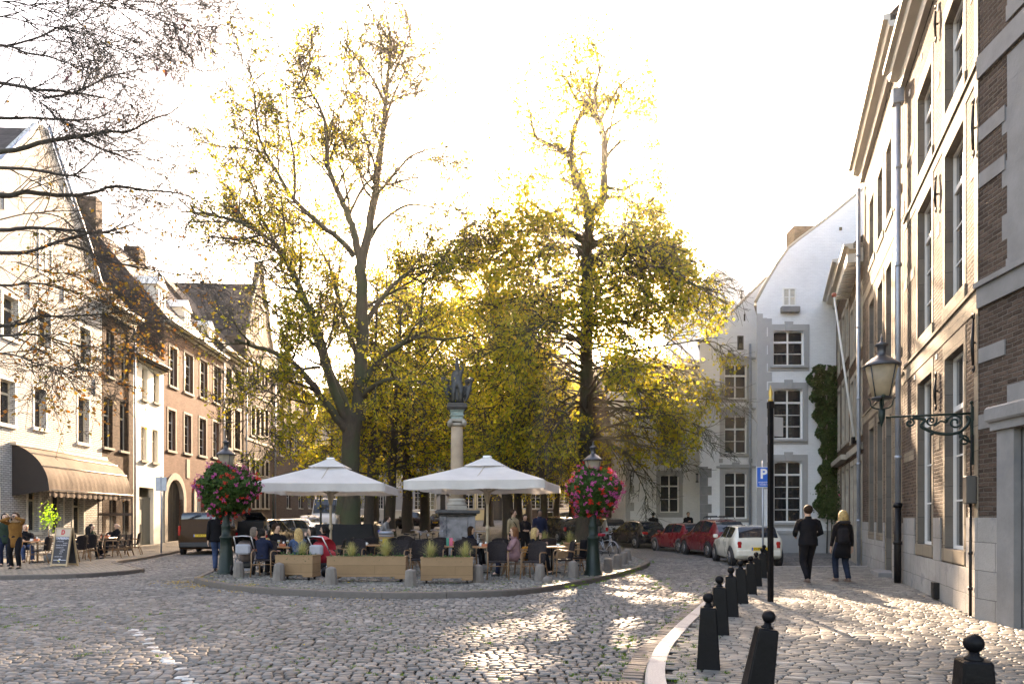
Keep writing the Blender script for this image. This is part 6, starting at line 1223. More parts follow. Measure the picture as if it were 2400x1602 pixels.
def planter(lab, c, rz, L, tufts, wide=.42, h=.46, zb=.13):
    r = thing('planter', lab, 'planter', (c[0], c[1], .1), rz, 'wooden planters on wheels'); mb = MB(); t = .03
    mb.box(-L / 2, L / 2, -wide / 2, -wide / 2 + t, zb, zb + h); mb.box(-L / 2, L / 2, wide / 2 - t, wide / 2, zb, zb + h); mb.box(-L / 2, -L / 2 + t, -wide / 2 + t, wide / 2 - t, zb, zb + h); mb.box(L / 2 - t, L / 2, -wide / 2 + t, wide / 2 - t, zb, zb + h); mb.box(-L / 2 + t, L / 2 - t, -wide / 2 + t, wide / 2 - t, zb, zb + .05); mb.build('box', [PINE], r)
    mb = MB(); mb.bbox(-L / 2 - .01, L / 2 + .01, -wide / 2 - .012, -wide / 2 + .05, zb + h, zb + h + .022, .003); mb.bbox(-L / 2 - .01, L / 2 + .01, wide / 2 - .05, wide / 2 + .012, zb + h, zb + h + .022, .003); mb.bbox(-L / 2 - .01, -L / 2 + .05, -wide / 2 + .05, wide / 2 - .05, zb + h, zb + h + .022, .003); mb.bbox(L / 2 - .05, L / 2 + .01, -wide / 2 + .05, wide / 2 - .05, zb + h, zb + h + .022, .003)
    mb.build('rim', [PINE], r); mb = MB(); mb.box(-L / 2 + t, L / 2 - t, -wide / 2 + t, wide / 2 - t, zb + .3, zb + h - .03); mb.build('soil', [EARTH], r)
    for sx in (-1, 1): mb = MB(); mb.bbox(sx * (L / 2 - .13) - .13, sx * (L / 2 - .13) + .13, -wide / 2 - .02, wide / 2 + .02, zb - .05, zb - .002, .006); mb.build('batten', [PINE], r)
    for sx in (-1, 1):
        for sy in (-1, 1): mb = MB(); x = sx * (L / 2 - .13); y = sy * (wide / 2 - .06); mb.tube([(x - .013, y, .04), (x + .013, y, .04)], .04, 12); mb.box(x - .022, x + .022, y - .015, y + .015, .05, .085); mb.build('caster', [IRON], r)
    V = np.concatenate([tuft(x, 0, zb + h - .05, hh, i + 40 + int(c[0] * 3), lean) for i, (x, hh, lean) in enumerate(tufts)]); link('feather_grass', np_mesh('feather_grass', V, np.arange(len(V)).reshape(-1, 4), GRM), r)
    g = np.random.default_rng(int(abs(c[0]) * 10)); n = int(260 * L); Q = np.c_[g.uniform(-L / 2 + .05, L / 2 - .05, n), g.uniform(-wide / 2, wide / 2 - .05, n), zb + h - .02 + np.abs(g.normal(0, .04, n))]; Q[:, 2] -= np.clip(-wide / 2 + .06 - Q[:, 1], 0, 1) * 1.5
    a = g.normal(0, 1, (n, 3)); a /= np.linalg.norm(a, axis=1)[:, None]; b = g.normal(0, 1, (n, 3)); b -= a * (a * b).sum(1)[:, None]; b /= np.linalg.norm(b, axis=1)[:, None]; s = .05
    V = np.stack([Q - a * s * .5, Q + b * s * .3, Q + a * s, Q - b * s * .3], 1).reshape(-1, 3); link('greenery', np_mesh('greenery', V, np.arange(4 * n).reshape(-1, 4), GRG), r); return r
planter('wooden planter on casters with one grass tuft, nearest the strollers', (at(697, 17.4), 17.45, 0), R(-12), 1.0, [(.12, .45, 0)])
planter('long wooden planter on casters with two feather grass tufts', (at(862, 16.85), 16.85, 0), R(2), 1.85, [(-.38, .42, -.05), (.42, .52, .03)])
planter('wooden planter on casters with two grass tufts, nearest the pink coat woman', (at(1047, 16.4), 16.45, 0), R(4), 1.2, [(-.38, .47, 0), (.42, .44, .05)])
planter('wooden planter behind the right tables, left of the other rear one', (at(1275, 25), 25, 0), R(3), 1.1, [(0, .55, .05)]); planter('wooden planter behind the right tables, beside the big tree', (at(1334, 25), 25, 0), R(3), .9, [(0, .55, .05)])
# ---- chairs and tables
WICK = brick_mat('wicker_weave', (.03, .024, .026), (.055, .045, .048), (.012, .01, .01), bw=.03, bh=.014, msize=.003, bump=.7, rough=.5, grime=.1); CANE = M('bamboo_cane', (.22, .12, .055), .4, var=.25, scale=14)
def make_chair():
    r = thing('terrace_chair', '', 'chair'); mb = MB(); n = 10; vs = []
    for j in range(7):
        t = j / 6; z = .42 + .50 * t
        for i in range(n + 1):
            u = -1 + 2 * i / n; x = u * (.23 + .03 * t) * (1 - .10 * max(0, t - .75) * 4 * abs(u)); y = .21 + .08 * t - .07 * u * u; z2 = z - (.05 * u * u if j == 6 else 0); vs.append((x, y, z2))
    m = len(vs); vs += [(x, y + .022, z) for x, y, z in vs]; fs = []
    for j in range(6):
        for i in range(n): a = j * (n + 1) + i; fs += [(a, a + 1, a + n + 2, a + n + 1), (m + a + 1, m + a, m + a + n + 1, m + a + n + 2)]
    for i in range(n): a = 6 * (n + 1) + i; fs.append((a, a + 1, m + a + 1, m + a))
    for j in range(6): a = j * (n + 1); fs.append((a, a + n + 1, m + a + n + 1, m + a)); b = a + n; fs.append((b, m + b, m + b + n + 1, b + n + 1))
    mb.add(vs, fs, 0, True); br = mb.build('backrest', [WICK], r)
    mb = MB(); top = [vs[6 * (n + 1) + i] for i in range(n + 1)]; mb.tube([(-.22, .15, .43)] + [(p[0], p[1] + .01, p[2]) for p in top] + [(.22, .15, .43)], .014, 6); mb.build('back_rim', [WICK], br)
    mb = MB(); mb.bbox(-.23, .23, -.23, .2, .41, .445, .015); mb.build('seat', [WICK], r)
    for sx in (-1, 1):
        mb = MB(); mb.tube([(sx * .27, -.26, 0), (sx * .25, -.23, .3), (sx * .25, -.235, .6), (sx * .25, -.19, .655), (sx * .25, -.1, .665)], .016, 7); mb.build('leg', [CANE], r)
        mb = MB(); mb.tube([(sx * .25, .32, 0), (sx * .22, .22, .35), (sx * .22, .20, .45)], .016, 7); mb.build('leg', [CANE], r)
        mb = MB(); mb.tube(smooth_poly([(sx * .25, -.1, .665), (sx * .27, .02, .66), (sx * .255, .18, .64), (sx * .235, .24, .62)], 3), .016, 7); mb.build('armrest', [CANE], r)
    mb = MB(); mb.tube([(-.25, -.23, .33), (.25, -.23, .33)], .01, 6); mb.tube(smooth_poly([(-.22, .24, .3), (0, .2, .41), (.22, .24, .3)], 3), .01, 6); mb.tube([(-.25, -.23, .3), (-.22, .23, .3)], .01, 6); mb.tube([(.25, -.23, .3), (.22, .23, .3)], .01, 6); mb.build('stretcher', [CANE], r)
    return r
# (pixel x, depth, heading in degrees: 0 = back of the chair away from the camera, 180 = back to the camera, label)
CH = [(620, 18.2, 178, 'dark wicker armchair with its back to the camera beside the brown stroller'), (700, 18.75, 190, 'dark wicker chair of the blonde woman in the denim jacket'), (652, 20.6, 0, 'dark wicker chair of the curly haired man in black'), (603, 20.6, -30, 'dark wicker chair of the grey haired guest in a coral scarf'), (733, 20.0, -50, 'dark wicker chair of the guest with a dark bob'),
      (786, 20.3, 100, 'empty wicker chair turned sideways right of the red stroller'), (806, 21.6, 110, 'empty wicker chair turned sideways left of the menu table'), (832, 19.4, 178, 'empty wicker chair behind the left end of the long planter'), (872, 22.2, 0, 'empty wicker chair far side of the menu table under the left parasol'),
      (932, 18.6, 172, 'empty wicker chair behind the right end of the long planter'), (962, 19.3, 95, 'empty wicker chair seen from the side between the long and right planters'), (986, 18.4, 184, 'empty wicker chair with cane arm left of the right planter'), (1018, 18.9, 182, 'empty wicker chair behind the right planter, left of its menu stand'), (1032, 21.3, 180, 'empty wicker chair behind the pink and green menu stand'),
      (1083, 18.7, 176, 'empty wicker chair behind the right grass tuft of the right planter'), (1097, 20.4, 180, 'empty wicker chair in front of the dark coated guest'), (1172, 20.3, 180, 'empty wicker chair behind the large one by the pink coat woman'), (1166, 17.5, 184, 'large empty wicker chair turned to the camera at the front middle table'),
      (1252, 17.5, 155, 'empty wicker chair turned left between the pink coat woman and a stone post'), (1206, 18.75, -95, 'wicker chair of the woman in the pink coat'), (1228, 19.3, 90, 'wicker chair of the blonde woman in black'), (1322, 18.5, 97, 'empty wicker chair seen from the side right of the sunlit table'), (1352, 19.3, 105, 'empty wicker chair with a jacket, behind the side-on one at the sunlit table'), (1366, 20.6, 115, 'empty wicker chair near the foot of the big tree'),
      (1106, 22.4, -70, 'wicker chair of the guest in the dark coat below the column'), (905, 21.2, 60, 'empty wicker chair near the wooden barrel'), (945, 23.6, 180, 'empty wicker chair in the back row before the bicycles'), (972, 22.0, -40, 'empty wicker chair in the back row left of the column pedestal'), (1285, 20.9, 0, 'empty wicker chair on the far side of the sunlit table')]
chair0 = make_chair()
for i, (px, Y, a, lab) in enumerate(CH):
    loc = (at(px, Y), Y, .108); o = chair0 if i == 0 else dup(chair0, loc, 0); o.location = loc; o.rotation_euler = (0, 0, R(a + 180)); o['label'] = lab; o['group'] = 'dark wicker chairs on the island terrace'
# left terrace
def GL_(px, Y): return (at(px, Y), Y, .11)
CHL = [(98, 23.6, 100, 'wicker chair behind the chalkboard, left one'), (181, 24.6, 80, 'dark wicker chair just right of the chalkboard'), (205, 26.0, 60, 'dark wicker chair of the woman leaning at the long cafe table'), (213, 26.6, 120, 'sunlit edged wicker chair in the middle of the left terrace, nearer one'), (225, 27.3, 120, 'sunlit edged wicker chair in the middle of the left terrace, farther one'), (262, 27.0, 120, 'wicker chair right of the cafe table, nearest the camera'), (281, 27.9, 120, 'wicker chair right of the cafe table, second one'), (293, 28.8, 120, 'wicker chair right of the cafe table, third one behind the others'), (312, 29.4, 110, 'last wicker chair at the right end of the left terrace'), (270, 30.6, 0, 'wicker chair of the bald man against the glass screen'), (192, 28.6, -60, 'wicker chair of the young man at the left terrace'), (60, 24.8, 0, 'wicker chair of the seated man in jeans behind the photographer')]
for px, Y, a, lab in CHL: dup(chair0, GL_(px, Y), R(a + 180), lab, 'dark wicker chairs on the cafe pavement')
TOPW = M('orange_tabletop', (.36, .17, .07), .3, var=.2, scale=4, coat=.4)
def make_table():
    r = thing('terrace_table', '', 'table'); mb = MB(); mb.bbox(-.38, .38, -.38, .38, .70, .735, .012); mb.build('tabletop', [TOPW], r); mb = MB(); mb.tube([(0, 0, .03), (0, 0, .70)], .03, 8); mb.build('column', [IRON], r); mb = MB(); mb.bbox(-.25, .25, -.03, .03, 0, .035, .008); mb.bbox(-.03, .03, -.25, .25, .0, .036, .008); mb.build('foot', [IRON], r); return r
TB = [(668, 19.3, 0, 'orange wooden table with wine glasses between the seated family'), (862, 20.6, 5, 'orange table behind the long planter with cups'), (865, 23.2, 0, 'orange table farther back under the left parasol with a menu rack'), (1048, 19.8, 2, 'orange table with a pink and green menu stand'), (1128, 19.4, -3, 'orange table with a condiment box before the pink coat woman'), (1062, 22.0, 0, 'orange table before the column pedestal with a beer bottle'), (1293, 19.4, 5, 'sunlit wooden table of the blonde woman'), (1350, 22.3, 0, 'table between the big tree and the sunlit table')]
table0 = make_table()
for i, (px, Y, a, lab) in enumerate(TB):
    loc = (at(px, Y), Y, .108); o = table0 if i == 0 else dup(table0, loc, 0); o.location = loc; o.rotation_euler = (0, 0, R(a)); o['label'] = lab; o['group'] = 'wooden tables on the terrace'
for px, Y, lab in ((88, 24.2, 'table in front of the seated man in jeans on the left terrace'), (168, 26.4, 'small table directly behind the chalkboard on the left terrace'), (245, 28.6, 'cafe table crowded with plates before the bald man')): dup(table0, GL_(px, Y), 0, lab, 'wooden tables on the terrace')
# ---- things on the tables
CHINA = M('white_china', (.75, .75, .72), .2, var=.03); CLEAR = M('clear_glass', (.55, .56, .52), .05, var=.1, spec=.9, trans=.5); WINE = M('white_wine', (.62, .50, .12), .1, trans=.6)
def cup(px, Y, z=.85, lab='', dx=0):
    r = thing('coffee_cup', lab, 'cup', (at(px, Y) + dx, Y, z), 0, 'cups on the terrace tables'); mb = MB(); mb.lathe([(.07, 0), (.075, .012), (.03, .006)], n=14); mb.build('saucer', [CHINA], r); mb = MB(); mb.lathe([(.025, .008), (.04, .03), (.045, .075), (.04, .075), (.035, .03)], n=14); mb.tube([(.042, 0, .06), (.065, 0, .05), (.042, 0, .03)], .006, 5); mb.build('cup', [CHINA], r)
def glass(px, Y, z=.85, lab=''):
    r = thing('wine_glass', lab, 'glass', (at(px, Y), Y, z), 0, 'glasses on the terrace tables'); mb = MB(); mb.lathe([(.035, 0), (.035, .004), (.005, .008), (.005, .08), (.03, .1), (.038, .14), (.032, .18)], n=14); mb.build('glass', [CLEAR], r); mb = MB(); mb.lathe([(.012, .093), (.034, .108), (.036, .13), (.001, .131)], n=12); mb.build('wine', [WINE], r)
glass(653, 19.15, .845, 'wine glass at the left of the family table'); glass(674, 19.1, .845, 'wine glass at the right of the family table'); cup(858, 20.4, .845, 'white cup on the table behind the long planter'); cup(868, 23.0, .845, 'white cup on the farther table under the left parasol'); cup(1127, 19.9, .845, 'white cup beside the condiment box'); cup(1308, 19.3, .845, 'white cup on the sunlit table'); cup(74, 24.0, .847, 'white cup on the table of the man in jeans')
def box_thing(name, lab, cat, loc, rz, dims, mats, pname='box', group=None):
    r = thing(name, lab, cat, loc, rz, group); mb = MB(); mb.bbox(-dims[0] / 2, dims[0] / 2, -dims[1] / 2, dims[1] / 2, 0, dims[2], .005); mb.build(pname, mats, r); return r
TRAYM = M('orange_box', (.42, .12, .05), .5)
def condiments(px, Y, lab, z=.845):
    r = box_thing('condiment_box', lab, 'condiments', (at(px, Y), Y, z), R(8), (.17, .12, .07), [TRAYM], group='condiment boxes on the tables'); mb = MB(); mb.lathe([(.02, .02), (.02, .14), (.008, .16), (.008, .19)], c=(-.04, 0, 0), n=10); mb.build('bottle', [M('brown_bottle', (.12, .04, .015), .15)], r); mb = MB(); mb.lathe([(.022, .02), (.022, .12), (.01, .13)], c=(.03, 0, 0), n=10); mb.build('shaker', [CHINA], r)
condiments(1136, 19.35, 'orange condiment box with shakers at the front middle table'); condiments(662, 19.5, 'orange condiment box between the wine glasses'); condiments(1058, 22.0, 'condiment box with a brown bottle below the column pedestal'); condiments(85, 24.2, 'condiment box on the table of the man in jeans', .847); condiments(240, 28.5, 'condiment box on the crowded cafe table', .847); condiments(252, 28.7, 'second condiment box on the crowded cafe table, right one', .847); condiments(872, 23.2, 'condiment box on the farther table under the left parasol')
r = thing('menu_stand', 'pink and green folding menu card on the middle table', 'menu', (at(1053, 19.75), 19.75, .845), R(10)); mb = MB(); mb.bbox(-.09, -.005, -.01, .01, 0, .22, .003, M=Matrix.Rotation(R(25), 4, 'Z')); mb.build('green_panel', [M('menu_green', (.05, .30, .22), .5)], r); mb = MB(); mb.bbox(.0, .1, -.01, .01, 0, .22, .003, M=Matrix.Rotation(R(-20), 4, 'Z')); mb.build('pink_panel', [M('menu_pink', (.55, .10, .16), .5)], r)
# ---- barrel table, covered heater, buggies, bicycles
x, Y = at(905, 29.0), 29.0; r = thing('barrel', 'upright wooden barrel table with steel hoops and a yellow label', 'barrel', (x, Y, .1), 0)
mb = MB(); mb.lathe([(.28, 0), (.33, .3), (.34, .5), (.33, .7), (.28, .98)], n=24); mb.build('staves', [M('barrel_wood', (.36, .21, .08), .6, var=.2, scale=3)], r); mb = MB(); [mb.lathe([(rr, z), (rr, z + .05)], n=24) for rr, z in ((.306, .1), (.342, .38), (.342, .6), (.325, .78))]; mb.lathe([(.31, .86), (.3, .97), (.25, .99)], n=24); mb.build('hoop', [LEAD], r)
mb = MB(); mb.box(-.09, .09, -.36, -.345, .52, .7); mb.build('label_card', [M('yellow_card', (.65, .45, .05), .6)], r)
r = thing('covered_cart', 'large cart or bar wrapped in black tarpaulin behind the left terrace', 'covered cart', (at(812, 27), 27, .1), R(-3))
mb = MB(); g = np.random.default_rng(3); n = 24; top = []; bot = []
for i in range(n):
    a = 2 * PI * i / n; sx = max(-1, min(1, 1.35 * math.cos(a))); sy = max(-1, min(1, 1.35 * math.sin(a))); f_ = 1 + .05 * math.sin(i * 2.4); top.append((sx * 1.1, sy * .4, 1.28 + .03 * math.sin(i))); bot.append((sx * 1.3 * f_, sy * .55 * f_, .02))
mid = [((a[0] * .6 + b[0] * .4), (a[1] * .6 + b[1] * .4), .8) for a, b in zip(top, bot)]; vs = top + mid + bot; mb.add(vs, [tuple(range(n))] + [(k * n + (i + 1) % n, k * n + i, (k + 1) * n + i, (k + 1) * n + (i + 1) % n) for k in range(2) for i in range(n)], 0, False); mb.build('tarpaulin', [M('black_tarp', (.010, .011, .014), .6, var=.3, bump=.6, bscale=4, spec=.2)], r)
FAB = {}
def stroller(lab, c, rz, hood, bagm, seatm):
    r = thing('stroller', lab, 'stroller', (c[0], c[1], .108), rz); ALU = M('aluminium', (.45, .45, .47), .3, metal=.8)
    mb = MB()
    for s in (-1, 1): mb.tube([(s * .26, -.5, .12), (s * .24, -.1, .45), (s * .22, .35, 1.02)], .014, 7); mb.tube([(s * .26, .32, .12), (s * .24, .0, .5)], .014, 7)
    mb.tube([(-.22, .35, 1.02), (0, .4, 1.04), (.22, .35, 1.02)], .018, 7); mb.tube([(-.26, .32, .14), (.26, .32, .14)], .012, 6); mb.tube([(-.26, -.5, .14), (.26, -.5, .14)], .012, 6); mb.build('frame', [ALU], r)
    for s in (-1, 1):
        for y, q in ((-.5, .1), (.32, .13)): mb = MB(); mb.tube([(s * .28 - .02, y, q), (s * .28 + .02, y, q)], q, 16); mb.build('wheel', [IRON], r)
    mb = MB(); mb.tube([(0, -.35, .5), (0, -.05, .47), (0, .18, .85)], [.18, .2, .16], 10); mb.build('seat', [seatm], r)
    mb = MB(); vs = []; 
    for j in range(7):
        a = R(-5 + j * 20)
        for i in range(9): b = -1 + i / 4; vs.append((b * .23, .1 - math.cos(a) * .36, .70 + math.sin(a) * .36 * math.sqrt(max(.12, 1 - .45 * b * b))))
    mb.add(vs, [(j * 9 + i, j * 9 + i + 1, (j + 1) * 9 + i + 1, (j + 1) * 9 + i) for j in range(6) for i in range(8)], 0, True); mb.build('hood', [hood], r)
    mb = MB(); mb.bbox(-.2, .2, -.3, .2, .18, .34, .04); mb.build('basket', [IRON], r)
    mb = MB(); mb.bbox(-.19, .19, .22, .36, .55, .82, .04); mb.build('bag', [bagm], r); return r
TAUPE = M('taupe_fabric', (.12, .09, .085), .85); GREYF = M('grey_fabric', (.30, .30, .33), .85); BLACKF = M('black_fabric', (.012, .012, .014), .85); REDF = M('red_fabric', (.38, .015, .03), .8)
stroller('brown and grey baby stroller with silver frame beside the left lamp post', (at(577, 19.0), 19.0), R(185), BLACKF, GREYF, TAUPE); stroller('red baby stroller with a grey bag behind the left planter', (at(757, 18.5), 18.5), R(160), REDF, GREYF, REDF)
def bicycle(lab, c, rz, lean=0, col=IRON, extra=None, rot=None):
    r = thing('bicycle', lab, 'bicycle', (c[0], c[1], c[2] if len(c) > 2 else .1), rz); r.rotation_euler = (R(lean), 0, rz)
    for y in (-.52, .52):
        mb = MB(); n = 28; mb.tube([(math.cos(2 * PI * i / n) * .335 + y, 0, .345 + math.sin(2 * PI * i / n) * .335) for i in range(n + 1)], .017, 6, cap=False); w = mb.build('tyre', [IRON], r)
        mb = MB(); [mb.tube([(y, 0, .345), (y + math.cos(a) * .33, 0, .345 + math.sin(a) * .33)], .0025, 3) for a in np.linspace(0, 2 * PI, 15)[:-1]]; mb.tube([(y, -.04, .345), (y, .04, .345)], .022, 8); mb.build('spokes', [LEAD], w)
    mb = MB(); bb = (-.05, 0, .3); st = (-.17, 0, .78); hd = (.36, 0, .82); h2 = (.39, 0, .62); mb.tube([bb, st], .016, 7); mb.tube([bb, h2], .017, 7); mb.tube([(-.15, 0, .7), (.36, 0, .76)], .015, 7); mb.tube([(.34, 0, .95), (.39, 0, .62), (.44, 0, .5), (.52, 0, .345)], .016, 7); mb.tube([bb, (-.52, 0, .345)], .012, 6); mb.tube([(-.15, 0, .7), (-.52, 0, .345)], .01, 6); mb.tube([(-.16, -.05, .3), (.06, .05, .3)], .012, 6); mb.build('frame', [col], r)
    mb = MB(); mb.tube([(.1, -.26, 1.02), (.22, -.24, 1.05), (.34, -.08, 1.02), (.34, .08, 1.02), (.22, .24, 1.05), (.1, .26, 1.02)], .012, 6); mb.ball((.4, 0, .9), .045, 8); mb.build('handlebar', [LEAD], r)
    mb = MB(); mb.lathe([(.02, .88), (.12, .9), (.12, .93), (.06, .95)], c=(-.2, 0, 0), n=12, sx=1.1, sy=.75); mb.tube([st, (-.19, 0, .9)], .012, 6); mb.build('saddle', [IRON], r)
    mb = MB(); mb.tube([(-.52 + math.cos(a) * .37, 0, .345 + math.sin(a) * .37) for a in np.linspace(.2, 3.3, 14)], .018, 5); mb.tube([(.52 + math.cos(a) * .37, 0, .345 + math.sin(a) * .37) for a in np.linspace(.3, 2.6, 12)], .018, 5); mb.build('mudguard', [col], r)
    mb = MB(); mb.bbox(-.78, -.3, -.07, .07, .72, .74, .005); mb.tube([(-.7, .05, .72), (-.52, .05, .35)], .007, 5); mb.tube([(-.7, -.05, .72), (-.52, -.05, .35)], .007, 5); mb.build('rack', [IRON], r)
    if extra: mb = MB(); mb.bbox(*extra[0], .03); mb.build(extra[1], [extra[2]], r)
    return r
bicycle('silver bicycle with a red saddle bag standing by the big tree and right lamp post', (at(1420, 28.5), 28.5, .0), R(-62), 4, LEAD, ((-.35, -.05, -.1, .1, .9, 1.02), 'saddle_cover', REDF))
bicycle('black bicycle left of the column pedestal, with a chrome lamp', (at(962, 27.5), 27.5), R(35), 5); bicycle('black bicycle with pale saddle directly left of the column pedestal', (at(1015, 28.3), 28.3), R(70), 5); bicycle('black bicycle with panniers before the other two at the back of the terrace', (at(983, 26.3), 26.3), R(-20), 5, IRON, ((-.7, -.3, -.2, .2, .4, .72), 'pannier', BLACKF)); bicycle('bicycle with chrome handlebar right of the column pedestal', (at(1118, 27.0), 27.0), R(100), 5, LEAD)
bicycle('dark bicycle with a basket leaning on the white corner house', (at(1588, 41.5), 41.5, .25), R(20), 8, IRON, ((.35, .7, -.17, .17, .95, 1.2), 'basket', BLACKF)); bicycle('bicycle standing behind the tarpaulin cart', (at(842, 33), 33, .1), R(10), 5, LEAD)
# ---- left cafe: awning, chalkboard, screen, plant
AWN = brick_mat('awning_canvas', (.11, .08, .06), (.125, .092, .068), (.07, .05, .038), bw=.2, bh=50, msize=.004, bump=.3, rough=.85, grime=.15)
ya, yb = 27.7, 34.5; d = Vector((LX(yb) - LX(ya), yb - ya)); r = thing('awning', 'large curved brown canvas awning over the cafe pavement', 'awning', (LX(ya), ya, 0), math.atan2(d.y, d.x)); W = d.length
prof = [(0, 4.5), (-.35, 4.42), (-.72, 4.18), (-1.08, 3.8), (-1.33, 3.3), (-1.42, 2.72)]; sp_ = smooth_poly(prof, 4)
mb = MB(); n = 70; vs = []
for i in range(n + 1):
    x = W * i / n
    for j, (y, z) in enumerate(sp_): q = (.005 * math.sin(i * 1.7) + .006 * random.uniform(-1, 1)) * (j / len(sp_)) + .008 * math.sin(i * .45 + j * .5); vs.append((x, y + q, z - .03 * math.sin(PI * i / n * 3) ** 2 * (j / len(sp_))))
m = len(sp_); mb.add(vs, [(i * m + j, (i + 1) * m + j, (i + 1) * m + j + 1, i * m + j + 1) for i in range(n) for j in range(m - 1)], 0, True); mb.build('canvas', [AWN], r)
mb = MB(); pol = [(-.01, 2.66)] + [(y, z) for y, z in sp_][::-1]; pl = [(0, 2.5)] + [(y, z) for y, z in reversed(sp_)]
for x in (0.0, W): mb.add([(x, y, z) for y, z in pl], [tuple(range(len(pl)))])
build_each(mb, 'side_panel', [M('dark_awning_side', (.03, .024, .022), .9)], r)
mb = MB(); vs = []
for i in range(n * 2 + 1): x = W * i / (n * 2); q = .02 * math.sin(i * .7) + .015 * random.uniform(-1, 1); vs += [(x, -1.43, 2.72), (x, -1.44 + q, 2.48 + .02 * math.sin(i * .7))]
mb.add(vs, [(i * 2 + 1, i * 2 + 3, i * 2 + 2, i * 2) for i in range(n * 2)], 0, True); mb.build('frill', [AWN], r)
mb = MB()
for (y, z) in (sp_[3], sp_[8], sp_[13], (-1.45, 2.73)): mb.tube([(0, y - .02, z + .02), (W, y - .02, z + .02)], .016, 6)
mb.box(-.1, W + .1, -.22, -.01, 4.5, 4.62); mb.build('piping', [M('pale_piping', (.5, .42, .32), .5)], r)
# A-board
bx, by, bz = gp(138, 1327); r = thing('chalkboard', 'wooden folding chalkboard with a red letter D and tap beer list', 'chalkboard', (bx, by, .1), R(-14)); OAK = M('oak_frame', (.42, .29, .17), .5, var=.15)
for k, s in ((0, 1), (1, -1)):
    T = Matrix.Translation((0, .0 if k == 0 else .42, 0)) @ Matrix.Rotation(R(-9.0) * s, 4, 'X'); mb = MB(); mb.box(-.32, -.27, -.02, .02, 0, 1.24, 0, T); mb.box(.27, .32, -.02, .02, 0, 1.24, 0, T); mb.box(-.27, .27, -.02, .02, .03, .09, 0, T); mb.box(-.27, .27, -.02, .02, 1.19, 1.24, 0, T); mb.build('frame', [OAK], r)
    mb = MB(); mb.box(-.27, .27, -.008, .008, .09, .95 if k == 0 else 1.19, 0, T); b_ = mb.build('board', [M('blackboard', (.03, .028, .035), .6, var=.15)], r)
    if k == 0:
        mb = MB(); mb.box(-.27, .27, -.008, .009, .95, 1.19, 0, T); mb.build('header', [M('pale_wood', (.50, .40, .31), .6)], r); RED = M('letter_red', (.5, .02, .03), .5); CHK = M('chalk', (.45, .45, .50), .9); WCH = M('white_paint_letter', (.6, .6, .68), .8)
        def tx(s_, size, x, z, m_, bold=0, al='CENTER'):
            p_ = T @ Vector((x, -.012, z)); text(r, s_, size, p_, (R(90) + R(-9), 0, 0), m_, ext=.001, bold=bold, align=al)
        tx('D', .19, 0, 1.08, RED, .012); tx('TAPBIEREN', .098, 0, .895, WCH, .003); tx('- AFFLIGEM', .06, -.22, .80, CHK, 0, 'LEFT'); tx('BLOND', .05, .05, .74, CHK, 0, 'LEFT'); tx('- BRAND PILSENER', .052, -.24, .675, CHK, 0, 'LEFT'); tx('- GRIMBERGEN', .05, -.24, .60, CHK, 0, 'LEFT'); tx('- DUBBEL', .05, -.04, .53, CHK, 0, 'LEFT'); tx('TRIPEL', .05, -.04, .47, CHK, 0, 'LEFT'); tx('FLES', .05, -.04, .41, CHK, 0, 'LEFT'); tx('- DESSERT BIER', .05, -.24, .315, CHK, 0, 'LEFT')
        mb = MB(); mb.box(-.24, -.05, -.014, -.009, .2, .215, 0, T); mb.box(.05, .24, -.014, -.009, .2, .215, 0, T); mb.box(-.035, .035, -.015, -.009, .2, .25, 0, T); mb.box(-.01, .01, -.015, -.009, .12, .16, 0, T); mb.build('painted_lines', [WCH], r); mb = MB(); mb.prism([(-.02, .155), (.02, .155), (.035, .2), (-.035, .2)], -.015, -.009, 0, 'y'); o = mb.build('painted_glass', [M('beer_yellow', (.6, .5, .1), .6)], r)
Y = 33.4; x0 = at(229, Y); x1 = at(311, Y); r = thing('glass_screen', 'tall framed glass wind screen at the far end of the cafe terrace', 'wind screen', (x0, Y, .1), 0)
mb = MB(); w = x1 - x0; [mb.box(a, a + .05, -.025, .025, 0, 2.5) for a in (0, w - .05)]; mb.box(.05, w - .05, -.025, .025, 1.65, 1.78); mb.box(.05, w - .05, -.025, .025, 0, .75); mb.box(.05, w - .05, -.025, .025, 2.45, 2.5); mb.build('frame', [M('brown_frame', (.10, .07, .055), .5)], r)
t_ = NT('screen_glass'); gb = t_.node('ShaderNodeBsdfGlossy', Roughness=.05); tb = t_.node('ShaderNodeBsdfTransparent'); mx = t_.node('ShaderNodeMixShader', Fac=.12); t_.l(tb.outputs[0], mx.inputs[1]); t_.l(gb.outputs[0], mx.inputs[2]); t_.l(mx.outputs[0], t_.out.inputs[0])
mb = MB(); mb.box(.05, w - .05, -.004, .004, .75, 1.65); mb.box(.05, w - .05, -.004, .004, 1.78, 2.45); mb.build('pane', [t_.m], r)
r = thing('potted_plant', 'sunlit bright green plant on a thin stem behind the chalkboard', 'plant', (at(113, 24.6), 24.6, .1), 0); mb = MB(); mb.lathe([(.12, 0), (.16, .3), (.15, .3)], n=12); mb.build('pot', [GREYSTONE], r); mb = MB(); mb.tube([(0, 0, .3), (.02, 0, 1.3)], .012, 6); mb.build('stem', [CANE], r)
g = np.random.default_rng(8); n = 260; Q = g.normal(0, 1, (n, 3)) * [.13, .13, .2] + [.03, 0, 1.55]; a = g.normal(0, 1, (n, 3)); a /= np.linalg.norm(a, axis=1)[:, None]; b = g.normal(0, 1, (n, 3)); b -= a * (a * b).sum(1)[:, None]; b /= np.linalg.norm(b, axis=1)[:, None]; s = .07
link('leaves', np_mesh('leaves', np.stack([Q - a * s * .5, Q + b * s * .35, Q + a * s * .6, Q - b * s * .35], 1).reshape(-1, 3), np.arange(4 * n).reshape(-1, 4), leaf_mat('bright_leaf', [(.16, .32, .02), (.25, .40, .03)], .6)), r)
